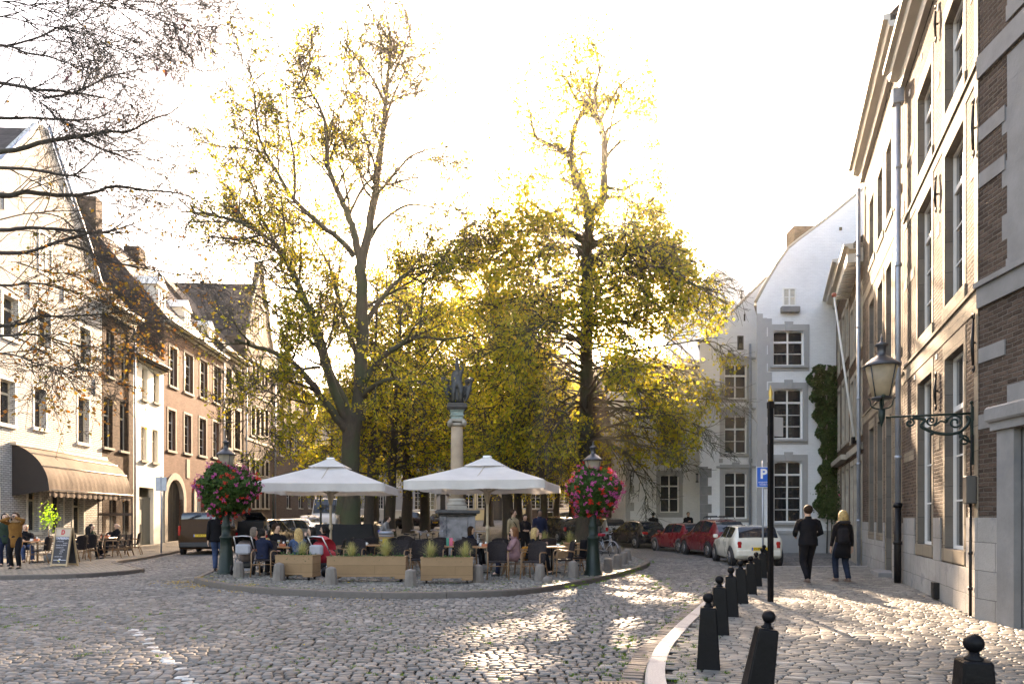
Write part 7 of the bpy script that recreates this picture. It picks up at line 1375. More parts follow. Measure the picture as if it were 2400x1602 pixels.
# dark lamp posts on the square and stone bench
for px, Y, lab in ((752, 46, 'thin dark green lamp post in front of the white van'), (901, 62, 'thin dark lamp post in front of the white townhouse'), (1335, 62, 'thin dark lamp post among the parked cars'), (640, 52, 'thin dark lamp post beside the stone gable house')):
    r = thing('street_lamp', lab, 'street lamp', (at(px, Y), Y, gzf(0, Y)), 0, 'thin dark lamp posts on the square'); mb = MB(); mb.lathe([(.17, -.1), (.16, .5), (.09, .8), (.07, 1.0), (.05, 3.2)], n=12); mb.build('post', [GREENIRON], r); lantern(r, 3.2, 1.0, LCAP)
mb = MB(); x, Y = at(1625, 42.2), 42.2
for k in range(6): mb.tube([(k * .25, 0, 0), (k * .25, 0, .75)], .014, 5)
mb.tube([(0, 0, .75), (1.25, 0, .75)], .016, 5); mb.tube([(0, 0, .5), (1.25, 0, .5)], .012, 5); tag(mb.build('railing', [IRON], None, (x, Y, .25)), 'low black iron railing against the white corner house', 'railing')
# ================================================================ CARS
TYRE = M('tyre_rubber', (.018, .018, .018), .8, bump=.2); RIM = M('alloy_rim', (.42, .42, .44), .3, metal=.8, var=.1); REDL = M('red_lamp', (.42, .01, .01), .15, coat=.6); CLEARL = M('clear_lamp', (.6, .6, .58), .1, coat=.6); PLATE = M('yellow_plate', (.72, .45, .02), .45, var=.03); DKPL = M('dark_plastic', (.02, .02, .022), .5)
def paint(name, col, rough=.28, metal=.0): return M(name, col, rough, metal=metal, var=.05, scale=2, coat=.8)
PROF = {   # station: x (0 rear .. 1 front), bottom z, belt z, top z, half width belt, half width top (all in metres or shares of W/2)
 'hatch': [(0, .42, .72, .74, .82, .80), (.01, .30, .86, .90, .90, .80), (.045, .26, .93, 1.02, .95, .76), (.09, .22, .95, 1.20, .98, .72), (.15, .22, .95, 1.36, 1., .70), (.22, .22, .94, 1.42, 1., .70), (.36, .22, .93, 1.46, 1., .71), (.5, .22, .91, 1.43, 1., .72), (.6, .22, .90, 1.28, 1., .76), (.7, .22, .88, 1.02, 1., .82), (.76, .22, .86, .93, .99, .84), (.88, .23, .79, .84, .96, .78), (.96, .26, .68, .72, .90, .7), (.99, .32, .56, .6, .82, .66), (1, .38, .5, .52, .78, .64)],
 'mini': [(0, .40, .70, .72, .86, .84), (.01, .30, .84, .88, .92, .84), (.03, .26, .93, 1.0, .96, .82), (.06, .22, .95, 1.18, .98, .80), (.10, .22, .95, 1.33, 1., .78), (.17, .22, .94, 1.37, 1., .77), (.36, .22, .92, 1.40, 1., .77), (.5, .22, .91, 1.38, 1., .78), (.58, .22, .90, 1.25, 1., .80), (.66, .22, .89, 1.0, 1., .84), (.72, .22, .87, .94, .99, .84), (.86, .23, .82, .88, .97, .8), (.95, .26, .72, .76, .92, .74), (.99, .32, .56, .6, .86, .68), (1, .38, .5, .52, .82, .64)],
 'van': [(0, .40, 1.0, 1.02, .93, .92), (.008, .32, 1.05, 1.15, .96, .92), (.015, .28, 1.1, 1.75, .98, .88), (.03, .26, 1.1, 1.86, .99, .86), (.08, .24, 1.1, 1.90, 1., .86), (.3, .24, 1.1, 1.92, 1., .86), (.6, .24, 1.1, 1.90, 1., .86), (.68, .24, 1.08, 1.84, 1., .84), (.76, .24, 1.06, 1.55, 1., .84), (.85, .24, 1.03, 1.14, .99, .86), (.93, .25, .92, .98, .95, .8), (.985, .3, .66, .7, .86, .7), (1, .38, .55, .57, .8, .66)],
 'bigvan': [(0, .40, 1.2, 1.3, .95, .93), (.01, .32, 1.25, 2.38, .98, .88), (.03, .28, 1.25, 2.48, 1., .86), (.3, .28, 1.25, 2.52, 1., .86), (.62, .28, 1.25, 2.50, 1., .86), (.7, .28, 1.2, 2.42, 1., .84), (.78, .28, 1.18, 1.95, 1., .84), (.86, .28, 1.15, 1.32, .99, .86), (.93, .28, 1.05, 1.1, .96, .8), (.985, .32, .76, .8, .88, .72), (1, .4, .6, .62, .82, .7)],
 'wagon': [(0, .42, .74, .76, .82, .80), (.01, .30, .90, .94, .92, .82), (.03, .26, .95, 1.05, .96, .78), (.06, .22, .97, 1.30, .99, .73), (.10, .22, .97, 1.42, 1., .72), (.3, .22, .95, 1.48, 1., .72), (.48, .22, .93, 1.45, 1., .73), (.58, .22, .92, 1.30, 1., .76), (.68, .22, .9, 1.03, 1., .82), (.74, .22, .88, .94, .99, .84), (.88, .23, .8, .85, .96, .78), (.96, .26, .68, .72, .9, .7), (1, .38, .5, .52, .78, .64)],
 'classic': [(0, .42, .62, .64, .78, .7), (.03, .3, .8, .84, .9, .74), (.12, .26, .86, .92, .96, .76), (.22, .26, .9, 1.0, .98, .76), (.28, .26, .92, 1.3, .98, .70), (.34, .26, .93, 1.45, .98, .68), (.5, .26, .93, 1.5, .98, .68), (.6, .26, .93, 1.45, .98, .68), (.65, .26, .92, 1.25, .97, .7), (.69, .26, .9, 1.0, .95, .72), (.85, .27, .86, .92, .85, .6), (.97, .3, .78, .82, .72, .5), (1, .4, .6, .62, .66, .45)]}
GLS = {'hatch': ((.17, .385), (.405, .585), (.035, .16), (.515, .69)), 'mini': ((.12, .33), (.35, .56), (.025, .105), (.51, .655)), 'van': ((.06, .5), (.53, .72), (.013, .028), (.69, .84)), 'bigvan': ((.66, .66), (.67, .76), (.012, .028), (.70, .85)), 'wagon': ((.09, .33), (.35, .56), (.025, .095), (.49, .67)), 'classic': ((.3, .44), (.46, .62), (.225, .30), (.61, .68))}
def car(name, lab, cat, kind, L, W, Hs, col, loc, heading, plate=None, lights='low', lower=None, front=False, roofcol=None, roof_bars=False, wheel=.31, arch=None, open_boot=False, group='cars parked round the square', rim=RIM):
    """heading: compass direction of the bonnet in degrees, 0 = +Y, positive towards +X"""
    r = thing(name, lab, cat, loc, R(90 - heading), group); P = np.array(PROF[kind], float); P[:, 1:4] *= Hs
    def prof(x):
        return np.array([np.interp(x, P[:, 0], P[:, k]) for k in range(6)])
    xs = []
    for a, b in zip(P[:-1, 0], P[1:, 0]): k = max(1, int((b - a) / .03)); xs += list(np.linspace(a, b, k + 1)[:-1])
    xs.append(1.0); hw = W / 2
    def ring(x):
        _, zb, zl, zt, wb, wt = prof(x); wb *= hw; wt *= hw; zm = zb + (zl - zb) * .45; cab = zt - zl
        e = max(0., min(.06, .025 + cab * .08))
        pts = [(0, zb), (wb * .86, zb), (wb * .95, zb + .05), (wb * .985, zm), (wb, zl - (zl - zb) * .18), (wb * .965, zl)]
        if cab > .12: pts += [(wb * .965 + (wt - wb * .965) * .5, zl + (zt - e - zl) * .5), (wt, zt - e), (wt * .93, zt - e * .35), (wt * .6, zt), (0, zt + .01)]
        else: pts += [(wb * .93, zl + cab * .4), (wt, zl + cab * .7), (wt * .9, zt), (wt * .6, zt + .005), (0, zt + .01)]
        return pts
    def surf(x, q, side=1, o=.006):
        a = ring(x); i = min(int(q), len(a) - 2); f_ = q - i; y = a[i][0] * (1 - f_) + a[i + 1][0] * f_; z = a[i][1] * (1 - f_) + a[i + 1][1] * f_; return Vector(((x - .5) * L, side * y, z))
    mb = MB(); vs = []; n = len(ring(.5)); m = 2 * n - 2
    for x in xs:
        a = ring(x); full = a + [(-p[0], p[1]) for p in reversed(a[1:-1])]; vs += [((x - .5) * L, p[0], p[1]) for p in full]
    fs = []; mi = []
    for i in range(len(xs) - 1):
        for j in range(m): k = (j + 1) % m; fs.append((i * m + j, (i + 1) * m + j, (i + 1) * m + k, i * m + k)); mi.append(1 if (roofcol and (7 <= j <= n + 2) and prof(xs[i])[3] > 1.25 * Hs) else 0)
    fs += [tuple(range(m)), tuple(range((len(xs) - 1) * m + m - 1, (len(xs) - 1) * m - 1, -1))]; mi += [0, 0]
    b = len(mb.f); mb.add(vs, fs, 0, True); mb.m = mi; body = mb.build('body', [col, roofcol or col], r)
    def patch(nm, x0, x1, q0, q1, mat, parent, side=1, nx=8, ny=5, off=.007, both=False):
        mb = MB(); vs = []
        for i in range(nx + 1):
            for j in range(ny + 1):
                x = x0 + (x1 - x0) * i / nx; q = q0 + (q1 - q0) * j / ny; p = surf(x, q, side); e = .004
                du = surf(min(1, x + e), q, side) - surf(max(0, x - e), q, side); dv = surf(x, min(q + .05, len(ring(.5)) - 1.001), side) - surf(x, max(0, q - .05), side); nn = du.cross(dv) * side
                if nn.length > 1e-9: nn.normalize()
                if nn.z < -.2 or (nn.y * side < -.2): nn = -nn
                vs.append(p + nn * off)
        mb.add(vs, [(i * (ny + 1) + j, (i + 1) * (ny + 1) + j, (i + 1) * (ny + 1) + j + 1, i * (ny + 1) + j + 1) for i in range(nx) for j in range(ny)], 0, True); return mb.build(nm, [mat], parent)
    g = GLS[kind]; nr = len(ring(.5)) - 1
    for s in (1, -1):
        for (a, b2) in g[:2]:
            if b2 - a > .02: patch('side_window', a, b2, 5.15, 7.0, GLASSBLUE, r, s)
    def across(nm, x0, x1, mat, f0=.0):      # rear / front screens spanning the whole width
        mb = MB(); vs = []; nx = 8; ny = 12
        for i in range(nx + 1):
            x = x0 + (x1 - x0) * i / nx; _, zb, zl, zt, wb, wt = prof(x); w = wt * hw * .93
            for j in range(ny + 1):
                u = -1 + 2 * j / ny; y = u * w; z = zt + .012 - .02 * abs(u) ** 3; out = -.012 if x1 < .4 else .012; vs.append(((x - .5) * L + out, y, z + .006))
        mb.add(vs, [(i * (ny + 1) + j, (i + 1) * (ny + 1) + j, (i + 1) * (ny + 1) + j + 1, i * (ny + 1) + j + 1) for i in range(nx) for j in range(ny)], 0, True); return mb.build(nm, [mat], r)
    across('rear_window', g[2][0], g[2][1], GLASSBLUE); across('windscreen', g[3][0], g[3][1], GLASSBLUE)
    # wheels
    wx = {'hatch': (.17, .80), 'mini': (.14, .83), 'van': (.17, .80), 'bigvan': (.2, .82), 'wagon': (.19, .81), 'classic': (.2, .83)}[kind]; am = arch or DKPL
    for x in wx:
        for s in (1, -1):
            X = (x - .5) * L; w = prof(x)[4] * hw
            mb = MB(); mb.tube([(X, s * (w - .12), wheel + .02), (X, s * (w + .004), wheel + .02)], wheel * 1.17, 26, smooth=False); mb.build('wheel_arch', [am], r)
            mb = MB(); mb.lathe([(wheel * .6, -.1), (wheel * .94, -.1), (wheel, -.075), (wheel, .075), (wheel * .94, .1), (wheel * .6, .1)], n=26, M=Matrix.Translation((X, s * (w - .07), wheel)) @ Matrix.Rotation(R(90), 4, 'X')); wo = mb.build('wheel', [TYRE], r)
            mb = MB(); mb.lathe([(wheel * .62, 0), (wheel * .6, .012), (wheel * .2, .016), (.03, .03)], n=20, M=Matrix.Translation((X, s * (w + .028), wheel)) @ Matrix.Rotation(R(-90 * s), 4, 'X'))
            for k in range(7): a = k * 2 * PI / 7; mb.box(.05, wheel * .57, -.012, .012, -.004, .004, 1, Matrix.Translation((X, s * (w + .046), wheel)) @ Matrix.Rotation(a, 4, 'Y') @ Matrix.Rotation(R(90), 4, 'X'))
            mb.build('rim', [rim, DKPL], wo)
    # bumpers, lamps, plates
    low = prof(.012); wR = low[4] * hw
    mb = MB(); mb.bbox(-L / 2 - .05, -L / 2 + .12, -wR * .93, wR * .93, .34 * Hs, .56 * Hs, .035); mb.build('rear_bumper', [lower or col], r); mb = MB(); mb.bbox(L / 2 - .1, L / 2 + .04, -wR * .86, wR * .86, .3 * Hs, .5 * Hs, .035); mb.build('front_bumper', [lower or col], r)
    for s in (1, -1):
        mb = MB()
        if lights == 'mini': mb.bbox(-L / 2 - .02, -L / 2 + .05, s * wR * .82 - .07, s * wR * .82 + .07, .62, .84, .04)
        elif lights == 'high': mb.bbox(-L / 2 - .015, -L / 2 + .1, s * wR * .93 - .055, s * wR * .93 + .055, .85 * Hs, 1.3 * Hs, .03)
        elif lights == 'wide': mb.bbox(-L / 2 - .015, -L / 2 + .16, s * wR * .80 - .17, s * wR * .80 + .16, .72, .87, .04)
        else: mb.bbox(-L / 2 - .015, -L / 2 + .16, s * wR * .86 - .09, s * wR * .86 + .1, .66, .92, .04)
        mb.build('tail_light', [REDL], r); mb = MB(); mb.bbox(L / 2 - .3, L / 2 - .02, s * hw * .66 - .12, s * hw * .66 + .12, .56 * Hs, .72 * Hs, .05); mb.build('headlight', [CLEARL], r)
        mb = MB(); mx_ = g[3][1]; mb.bbox((mx_ - .5) * L - .12, (mx_ - .5) * L + .0, s * (hw + .1) - .09, s * (hw + .1) + .07, prof(.6)[2] + .02, prof(.6)[2] + .15, .03); mb.build('wing_mirror', [DKPL if kind in ('van', 'bigvan') else col], r)
        mb = MB(); [mb.box((q - .5) * L - .07, (q - .5) * L + .07, s * (hw + .0) - .012, s * (hw + .0) + .012, prof(.5)[2] - .1, prof(.5)[2] - .07) for q in (.36, .55)]; mb.build('door_handle', [col], r)
    if plate:
        zp = .60 * Hs if kind not in ('van',) else .86; pl = MB(); pl.bbox(-L / 2 - .075, -L / 2 - .052, -.26, .26, zp - .055, zp + .055, .004); po = pl.build('number_plate', [PLATE], r); mb = MB(); mb.box(-L / 2 - .078, -L / 2 - .0755, .215, .255, zp - .05, zp + .05); mb.build('plate_band', [SBLUE], po)
        text(po, plate, .10, (-L / 2 - .079, -.02, zp), (R(90), 0, R(-90)), IRON, 'plate_text', .001)
    if roof_bars: mb = MB(); [mb.tube([((q - .5) * L, -hw * .62, 1.46 * Hs + .02), ((q - .5) * L, -hw * .6, 1.46 * Hs + .1), ((q - .5) * L, hw * .6, 1.46 * Hs + .1), ((q - .5) * L, hw * .62, 1.46 * Hs + .02)], .018, 6) for q in (.28, .45)]; [mb.tube([(-.25 * L, s, 1.46 * Hs + .13), (.02 * L, s, 1.46 * Hs + .13)], .03, 6) for s in (-.3, .3)]; mb.build('roof_rack', [IRON], r)
    if open_boot:
        zt = 1.42 * Hs; mb = MB(); mb.add([(-.36 * L, -hw * .68, zt), (-.36 * L, hw * .68, zt), (-.36 * L - .75, hw * .66, zt + .32), (-.36 * L - .75, -hw * .66, zt + .32), (-.36 * L, -hw * .68, zt + .06), (-.36 * L, hw * .68, zt + .06), (-.36 * L - .78, hw * .66, zt + .38), (-.36 * L - .78, -hw * .66, zt + .38)], [(0, 1, 2, 3), (7, 6, 5, 4), (0, 3, 7, 4), (1, 5, 6, 2), (2, 6, 7, 3)]); mb.build('tailgate', [col], r)
        mb = MB(); mb.box(-L / 2 - .03, -.36 * L, -hw * .72, hw * .72, .7, zt - .05); mb.build('boot_opening', [IRON], r)
    return r
BRN = M('brown_metallic', (.055, .027, .012), .5, spec=.15); BLK = paint('black_paint', (.010, .010, .012)); SIL = paint('silver_paint', (.38, .39, .41), .3, .6); WHT = paint('white_paint', (.66, .66, .66)); CRM = paint('cream_paint', (.62, .58, .48)); RED1 = paint('dark_red_paint', (.20, .012, .02)); RED2 = paint('wine_red_paint', (.16, .012, .018)); GRN = paint('grey_green_paint', (.13, .16, .14), .3, .4); TEAL = paint('teal_paint', (.08, .14, .15), .3, .4); DGR = paint('dark_grey_paint', (.03, .033, .038), .3, .3); RED3 = paint('red_paint', (.36, .02, .02))
G = lambda px, Y, zo=0.: (at(px, Y), Y, gzf(0, Y) + zo)
def gcar(px, Y, L, heading): # centre of the car whose rear middle is at (px, Y)
    h = R(heading); x, y = at(px, Y), Y; return (x + math.sin(h) * L / 2, y + math.cos(h) * L / 2, gzf(0, y + math.cos(h) * L / 2))
car('parked_van', 'brown metallic passenger van parked along the left kerb', 'van', 'van', 4.9, 1.9, 1.0, BRN, gcar(469, 31.2, 4.9, -12), -12, 'V-209-RT', 'high', DKPL)
car('parked_car', 'black estate car with its tailgate open beside the brown van', 'car', 'wagon', 4.5, 1.78, 1.08, BLK, gcar(588, 34.5, 4.5, 3), 3, None, 'low', open_boot=True)
car('parked_car', 'silver estate car right of the black one with open tailgate', 'car', 'wagon', 4.5, 1.78, 1.05, SIL, gcar(618, 38, 4.5, 25), 25)
car('parked_car', 'grey green hatchback facing the terrace behind the curly haired man', 'car', 'hatch', 4.0, 1.7, 1.05, GRN, G(664, 40.5), 160, group='cars parked round the square')
car('parked_car', 'teal car facing the terrace between the grey green and the cream cars', 'car', 'hatch', 4.0, 1.7, 1.03, TEAL, G(700, 43.5), 158); car('parked_car', 'cream car facing the terrace in front of the white van', 'car', 'hatch', 4.0, 1.7, 1.1, CRM, G(726, 47), 156)
car('parked_van', 'tall white delivery van behind the left parasol pole', 'van', 'bigvan', 5.6, 2.0, 1.0, WHT, G(768, 52.5, .2), 172, None, 'high', DKPL)
car('parked_car', 'dark car half hidden behind the big left trunk', 'car', 'hatch', 4.1, 1.7, 1.05, DGR, G(853, 50), 150); car('parked_car', 'black and white vintage saloon under the golden trees', 'car', 'classic', 4.6, 1.75, 1.05, BLK, G(968, 62), -70, None, 'low', roofcol=WHT)
car('parked_car', 'dark car with a yellow plate just left of the column', 'car', 'hatch', 4.1, 1.7, 1.0, DGR, gcar(1020, 60, 4.1, 20), 20, 'GF-48-TX'); car('parked_car', 'pale car at the far side of the square behind the cream townhouse tree', 'car', 'hatch', 4.0, 1.7, 1.0, SIL, G(1306, 66), 90); car('parked_car', 'dark far car beside the thin lamp post', 'car', 'hatch', 4.0, 1.7, 1.0, DGR, G(1352, 66), 85)
car('parked_car', 'bright red hatchback behind the man in the blue jacket', 'car', 'hatch', 3.9, 1.68, 1.03, RED3, gcar(1300, 46, 3.9, 8), 8); car('parked_car', 'black hatchback behind the right flower ball, left one of two', 'car', 'hatch', 4.1, 1.72, 1.05, BLK, gcar(1348, 43, 4.1, -24), -24); car('parked_car', 'dark grey hatchback partly hidden by the golden tree trunk', 'car', 'hatch', 4.2, 1.75, 1.05, DGR, gcar(1402, 43.5, 4.2, -22), -22)
car('parked_car', 'silver hatchback right of the right flower ball', 'car', 'hatch', 4.0, 1.7, 1.02, SIL, gcar(1448, 42.5, 4.0, -12), -12, '57-TDB-4', 'low')
car('parked_car', 'black hatchback between the silver car and the small dark red car', 'car', 'hatch', 4.3, 1.77, 1.0, BLK, gcar(1538, 37.5, 4.3, -20), -20, '98-RW-2', 'wide'); car('parked_car', 'small dark red car with grey plastic wheel arches', 'car', 'mini', 3.65, 1.64, 1.0, RED1, gcar(1640, 32.8, 3.65, -15), -15, None, 'low', M('grey_plastic', (.09, .095, .11), .6), arch=M('grey_plastic'))
car('parked_car', 'wine red hatchback with roof rack behind the white car', 'car', 'hatch', 4.1, 1.73, 1.08, RED2, gcar(1722, 28.6, 4.1, -8), -8, None, 'low', roof_bars=True)
car('parked_car', 'small white car with black window frames nearest on the right', 'car', 'mini', 3.7, 1.68, .99, WHTC if 'WHTC' in globals() else paint('ivory_paint', (.68, .65, .56)), gcar(1779, 23.6, 3.7, 4), 4, '15-ZNN-6', 'mini', None, arch=DKPL)
# ================================================================ PEOPLE
SKIN = M('skin', (.52, .32, .23), .55, var=.06, scale=10); SKIND = M('darker_skin', (.16, .09, .06), .5, var=.06)
def cloth(name, c, rough=.9): return M(name, [q * .75 for q in c], rough, var=.3, scale=7, bump=.9, bscale=9, spec=.08)
BLACKC = cloth('black_cloth', (.012, .012, .015)); NAVY = cloth('navy_cloth', (.018, .024, .05)); JEAN = cloth('denim_cloth', (.05, .08, .16)); PINKC = cloth('dusty_pink_cloth', (.30, .17, .18)); BEIGE = cloth('beige_cloth', (.42, .33, .20)); TANC = cloth('tan_cloth', (.26, .12, .035)); GREYC = cloth('grey_cloth', (.25, .24, .23)); DENIMJ = cloth('denim_jacket', (.06, .10, .19)); GREENC = cloth('dark_green_cloth', (.03, .05, .035)); BLUEC = cloth('royal_blue_cloth', (.05, .08, .35)); CORAL = cloth('coral_cloth', (.5, .17, .11)); WHITEC = cloth('white_cloth', (.6, .6, .62)); PALEP = cloth('pale_pink_cloth', (.6, .32, .38))
def hairm(name, c): return M(name, c, .65, var=.45, scale=30, bump=.9, bscale=50, spec=.15)
H_BLK = hairm('black_hair', (.012, .01, .009)); H_BRN = hairm('brown_hair', (.03, .014, .007)); H_BLD = hairm('blonde_hair', (.42, .28, .12)); H_GRY = hairm('grey_brown_hair', (.20, .16, .13)); H_RED = hairm('auburn_hair', (.15, .06, .025)); H_WHT = hairm('white_hair', (.5, .48, .45)); SHOE = M('dark_shoe', (.02, .018, .016), .5); SHOEP = M('pale_shoe', (.14, .09, .07), .6); EYE = M('eye_dark', (.01, .01, .01), .2)
def ik(a, c, l1, l2, hint):
    a, c = Vector(a), Vector(c); d = c - a; D = min(d.length, (l1 + l2) * .999); d.normalize(); h = Vector(hint); h = (h - d * h.dot(d)); h.normalize(); x = (l1 * l1 - l2 * l2 + D * D) / (2 * D); y = math.sqrt(max(0, l1 * l1 - x * x)); return a + d * x + h * y, a + d * D
def person(lab, loc, rz, h=1.75, sit=False, lean=0., top=BLACKC, legs=BLACKC, hair=H_BRN, hstyle='short', skinm=SKIN, hands=None, feet=None, coat=0, turn=0., shoes=SHOE, build=1., scale=1., collar=None, glasses=False, crouch=0, twist=0., extra=None, nod=0.):
    """faces local -y; hands: wrist targets, feet: ankle targets, all in metres for a 1.75 m body"""
    r = thing('person', lab, 'person', loc, rz); k = h / 1.75; r.scale = (k, k, k)
    hip = Vector((0, 0, .94)) if not sit else Vector((0, .05, .52)); sp = Matrix.Rotation(R(lean), 4, 'X') @ Matrix.Rotation(R(twist), 4, 'Z')
    S = lambda x, y, z: hip + sp @ Vector((x, y, z))
    b = build; chest = S(0, -.0, .36); waist = S(0, 0, .16); neck = S(0, .0, .52); sh = [S(s * .175 * b, .01, .455) for s in (-1, 1)]
    hr = Matrix.Rotation(R(turn), 4, 'Z') @ Matrix.Rotation(R(nod), 4, 'X'); HB = S(0, -.01, .57); Hd = lambda x, y, z: HB + hr @ Vector((x, y, z))
    hp = [hip + Vector((s * .09, 0, -.02)) for s in (-1, 1)]
    feet = feet or ([(-.1, -.03, .09), (.1, .02, .09)] if not sit else [(-.11, -.42, .09), (.11, -.46, .09)]); hands = hands or ([(-.27, -.04, .80), (.27, -.04, .80)] if not sit else [(-.14, -.36, .74), (.14, -.36, .74)])
    kn = []; an = []
    for i, s in enumerate((-1, 1)): q, e = ik(hp[i], feet[i], .44, .43, (s * .1, -1, .25 if not sit else 1)); kn.append(q); an.append(e)
    el = []; wr = []
    for i, s in enumerate((-1, 1)): q, e = ik(sh[i], hands[i], .29, .26, (s * .5, .6, -.6)); el.append(q); wr.append(e)
    N = []; E = []
    def nd(p, *rr): N.append((p[0], p[1], p[2]) + rr); return len(N) - 1
    P = nd(hip, .11, .08); Wn = nd(waist, .09, .07); Cn = nd(chest, .10, .07); Nn = nd(neck, .055); J = nd(Hd(0, -.02, .045), .072, .08); F_ = nd(Hd(0, -.015, .12), .09, .105); T_ = nd(Hd(0, .0, .195), .082, .095); E += [(P, Wn), (Wn, Cn), (Cn, Nn), (Nn, J), (J, F_), (F_, T_)]
    for i, s in enumerate((-1, 1)):
        a = nd(sh[i], .036); b1 = nd(el[i], .03); c = nd(wr[i], .024); E += [(Cn, a), (a, b1), (b1, c)]
        d = (wr[i] - el[i]).normalized(); side = Vector((s, 0, 0)); sd2 = side - d * side.dot(d)
        if sd2.length < .2: sd2 = Vector((0, -1, 0)) - d * (-d.y)
        sd2.normalize(); palm = nd(wr[i] + d * .055, .026, .02); E.append((c, palm)); up = d.cross(sd2)
        for f_ in range(4):
            o_ = (f_ - 1.5) * .019; q0 = wr[i] + d * .088 + up * o_; q1 = q0 + d * (.045, .052, .048, .036)[f_] - sd2 * .012; q2 = q1 + d * .028 - sd2 * .02; a1 = nd(q0, .0095); a2 = nd(q1, .0085); a3 = nd(q2, .007); E += [(palm, a1), (a1, a2), (a2, a3)]
        q0 = wr[i] + d * .045 + up * (-.035); q1 = q0 + d * .035 - up * .015 - sd2 * .012; a1 = nd(q0, .011); a2 = nd(q1, .009); E += [(palm, a1), (a1, a2)]
        a = nd(hp[i], .085); b1 = nd(kn[i], .055); c = nd(an[i], .036); t = nd(an[i] + Vector((0, -.13, -.05)), .032); E += [(P, a), (a, b1), (b1, c), (c, t)]
    body = skin('body', N, E, skinm, r, 2)
    mb = MB(); ctr = Hd(0, -.02, .115)
    mb.ball(Hd(0, -.108, .085), .017, 8, 0, (1, 1.2, 1.3)); [mb.ball(Hd(s * .078, .0, .1), .024, 8, 0, (.4, .8, 1.1)) for s in (-1, 1)]; mb.build('face', [skinm], r)
    mb = MB(); [mb.ball(Hd(s * .031, -.094, .115), .011, 8) for s in (-1, 1)]; mb.tube([Hd(-.022, -.094, .045), Hd(0, -.098, .043), Hd(.022, -.094, .045)], .005, 5); mb.build('eyes', [EYE], r)
    if glasses: mb = MB(); [mb.tube([Hd(s * .034 + .028 * math.cos(a), -.112, .112 + .022 * math.sin(a)) for a in np.linspace(0, 2 * PI, 11)], .004, 4) for s in (-1, 1)]; mb.build('glasses', [IRON], r)
    # garments follow the same skeleton with a little more girth
    def loft(name, rings, mat, tubes):
        mb = MB(); n = 18; vs = []
        for (c, rx_, ry_, m3) in rings:
            for q in range(n): a = 2 * PI * q / n; f_ = 1 + .03 * math.sin(q * 2.1 + c.z * 23); vs.append(c + m3 @ Vector((rx_ * f_ * math.cos(a), ry_ * f_ * math.sin(a), 0)))
        m = len(rings); mb.add(vs, [(a * n + q, a * n + (q + 1) % n, (a + 1) * n + (q + 1) % n, (a + 1) * n + q) for a in range(m - 1) for q in range(n)] + [tuple(range(n - 1, -1, -1)), tuple((m - 1) * n + q for q in range(n))], 0, True)
        for t_ in tubes: mb.tube(t_[0], t_[1], 12)
        return mb.build(name, [mat], r)
    I3 = Matrix.Identity(3); m3 = sp.to_3x3(); jr = [(S(0, 0, .03), .182 * b, .132 * b, m3), (S(0, 0, .16), .163 * b, .12 * b, m3), (S(0, 0, .32), .19 * b, .13 * b, m3), (S(0, 0, .42), .188 * b, .115 * b, m3), (S(0, 0, .475), .135 * b, .09, m3), (S(0, 0, .51), .08, .075, m3), (S(0, 0, .555), .066, .066, m3)]
    hem = coat if (coat and not sit) else (.10 if not sit else .03)
    jr = [(hip + Vector((0, 0, -hem * (1 - q))), (.195 - .012 * q) * b, (.155 - .015 * q) * b, I3) for q in (0, .5)] + jr
    arms = [([S(0, .0, .47).lerp(sh[i], .3), S(0, 0, .44).lerp(sh[i], .8), sh[i].lerp(el[i], .12), sh[i].lerp(el[i], .4), el[i], el[i].lerp(wr[i], .5), wr[i] - (wr[i] - el[i]) * .05], [.03, .05 * b, .058 * b, .058 * b, .052 * b, .047 * b, .036]) for i in range(2)]
    sk = [([hp[i] + Vector((0, .05, .0)), hp[i].lerp(kn[i], .5) + Vector((0, 0, .01)), hp[i].lerp(kn[i], .85) + Vector((0, 0, .005))], [.12, .12, .105]) for i in range(2)] if coat and sit else []
    loft('jacket', jr, top, arms + sk)
    lg = [([hp[i] + Vector((0, 0, .05)), hp[i].lerp(kn[i], .15), hp[i].lerp(kn[i], .6), kn[i], kn[i].lerp(an[i], .35), kn[i].lerp(an[i], .8), an[i] + Vector((0, 0, -.01))], [.1, .108, .094, .076, .073, .062, .062]) for i in range(2)]
    loft('trousers', [(hip + Vector((0, 0, z_)), q * 1., q * .78, I3) for z_, q in ((-.09, .12), (-.04, .165), (.05, .17), (.12, .15))], legs, lg)
    for i in range(2): mb = MB(); a = an[i]; mb.tube([a + Vector((0, .06, -.05)), a + Vector((0, .0, -.045)), a + Vector((0, -.1, -.055)), a + Vector((0, -.17, -.062))], [.035, .045, .04, .022], 10); mb.box(a.x - .04, a.x + .04, a.y - .17, a.y + .08, a.z - .09, a.z - .075); mb.build('shoe', [shoes], r)
    # hair
    mb = MB(); g = np.random.default_rng(int(abs(loc[0]) * 100)); c0 = Hd(0, .012, .135)
    def cap(rad, kx=(1, 1, 1), z=0., y=0.): mb.ball(Hd(0, .022 + y, .138 + z), rad, 14, 0, kx)
    cap(.108, (.93, 1.05, 1.0))
    if hstyle in ('long', 'bob', 'pony', 'bun'):
        L = {'long': .36, 'bob': .16, 'pony': .05, 'bun': .02}[hstyle]
        for a in np.linspace(-1.9, 1.9, 15):
            x, y = math.sin(a) * .085, math.cos(a) * .085 + .02; jj = g.uniform(-.01, .01); mb.tube([Hd(x * .8, y * .8, .2), Hd(x * 1.05, y * 1.05, .12), Hd(x * 1.1 + jj, y * 1.0 + .0, .06 - L * .4), Hd(x * 1.0 + jj, y + .01, .05 - L)], [.02, .03, .03, .012], 6)
        if hstyle == 'pony': mb.tube([Hd(0, .1, .15), Hd(0, .16, .08), Hd(0, .14, -.1)], [.03, .035, .012], 8)
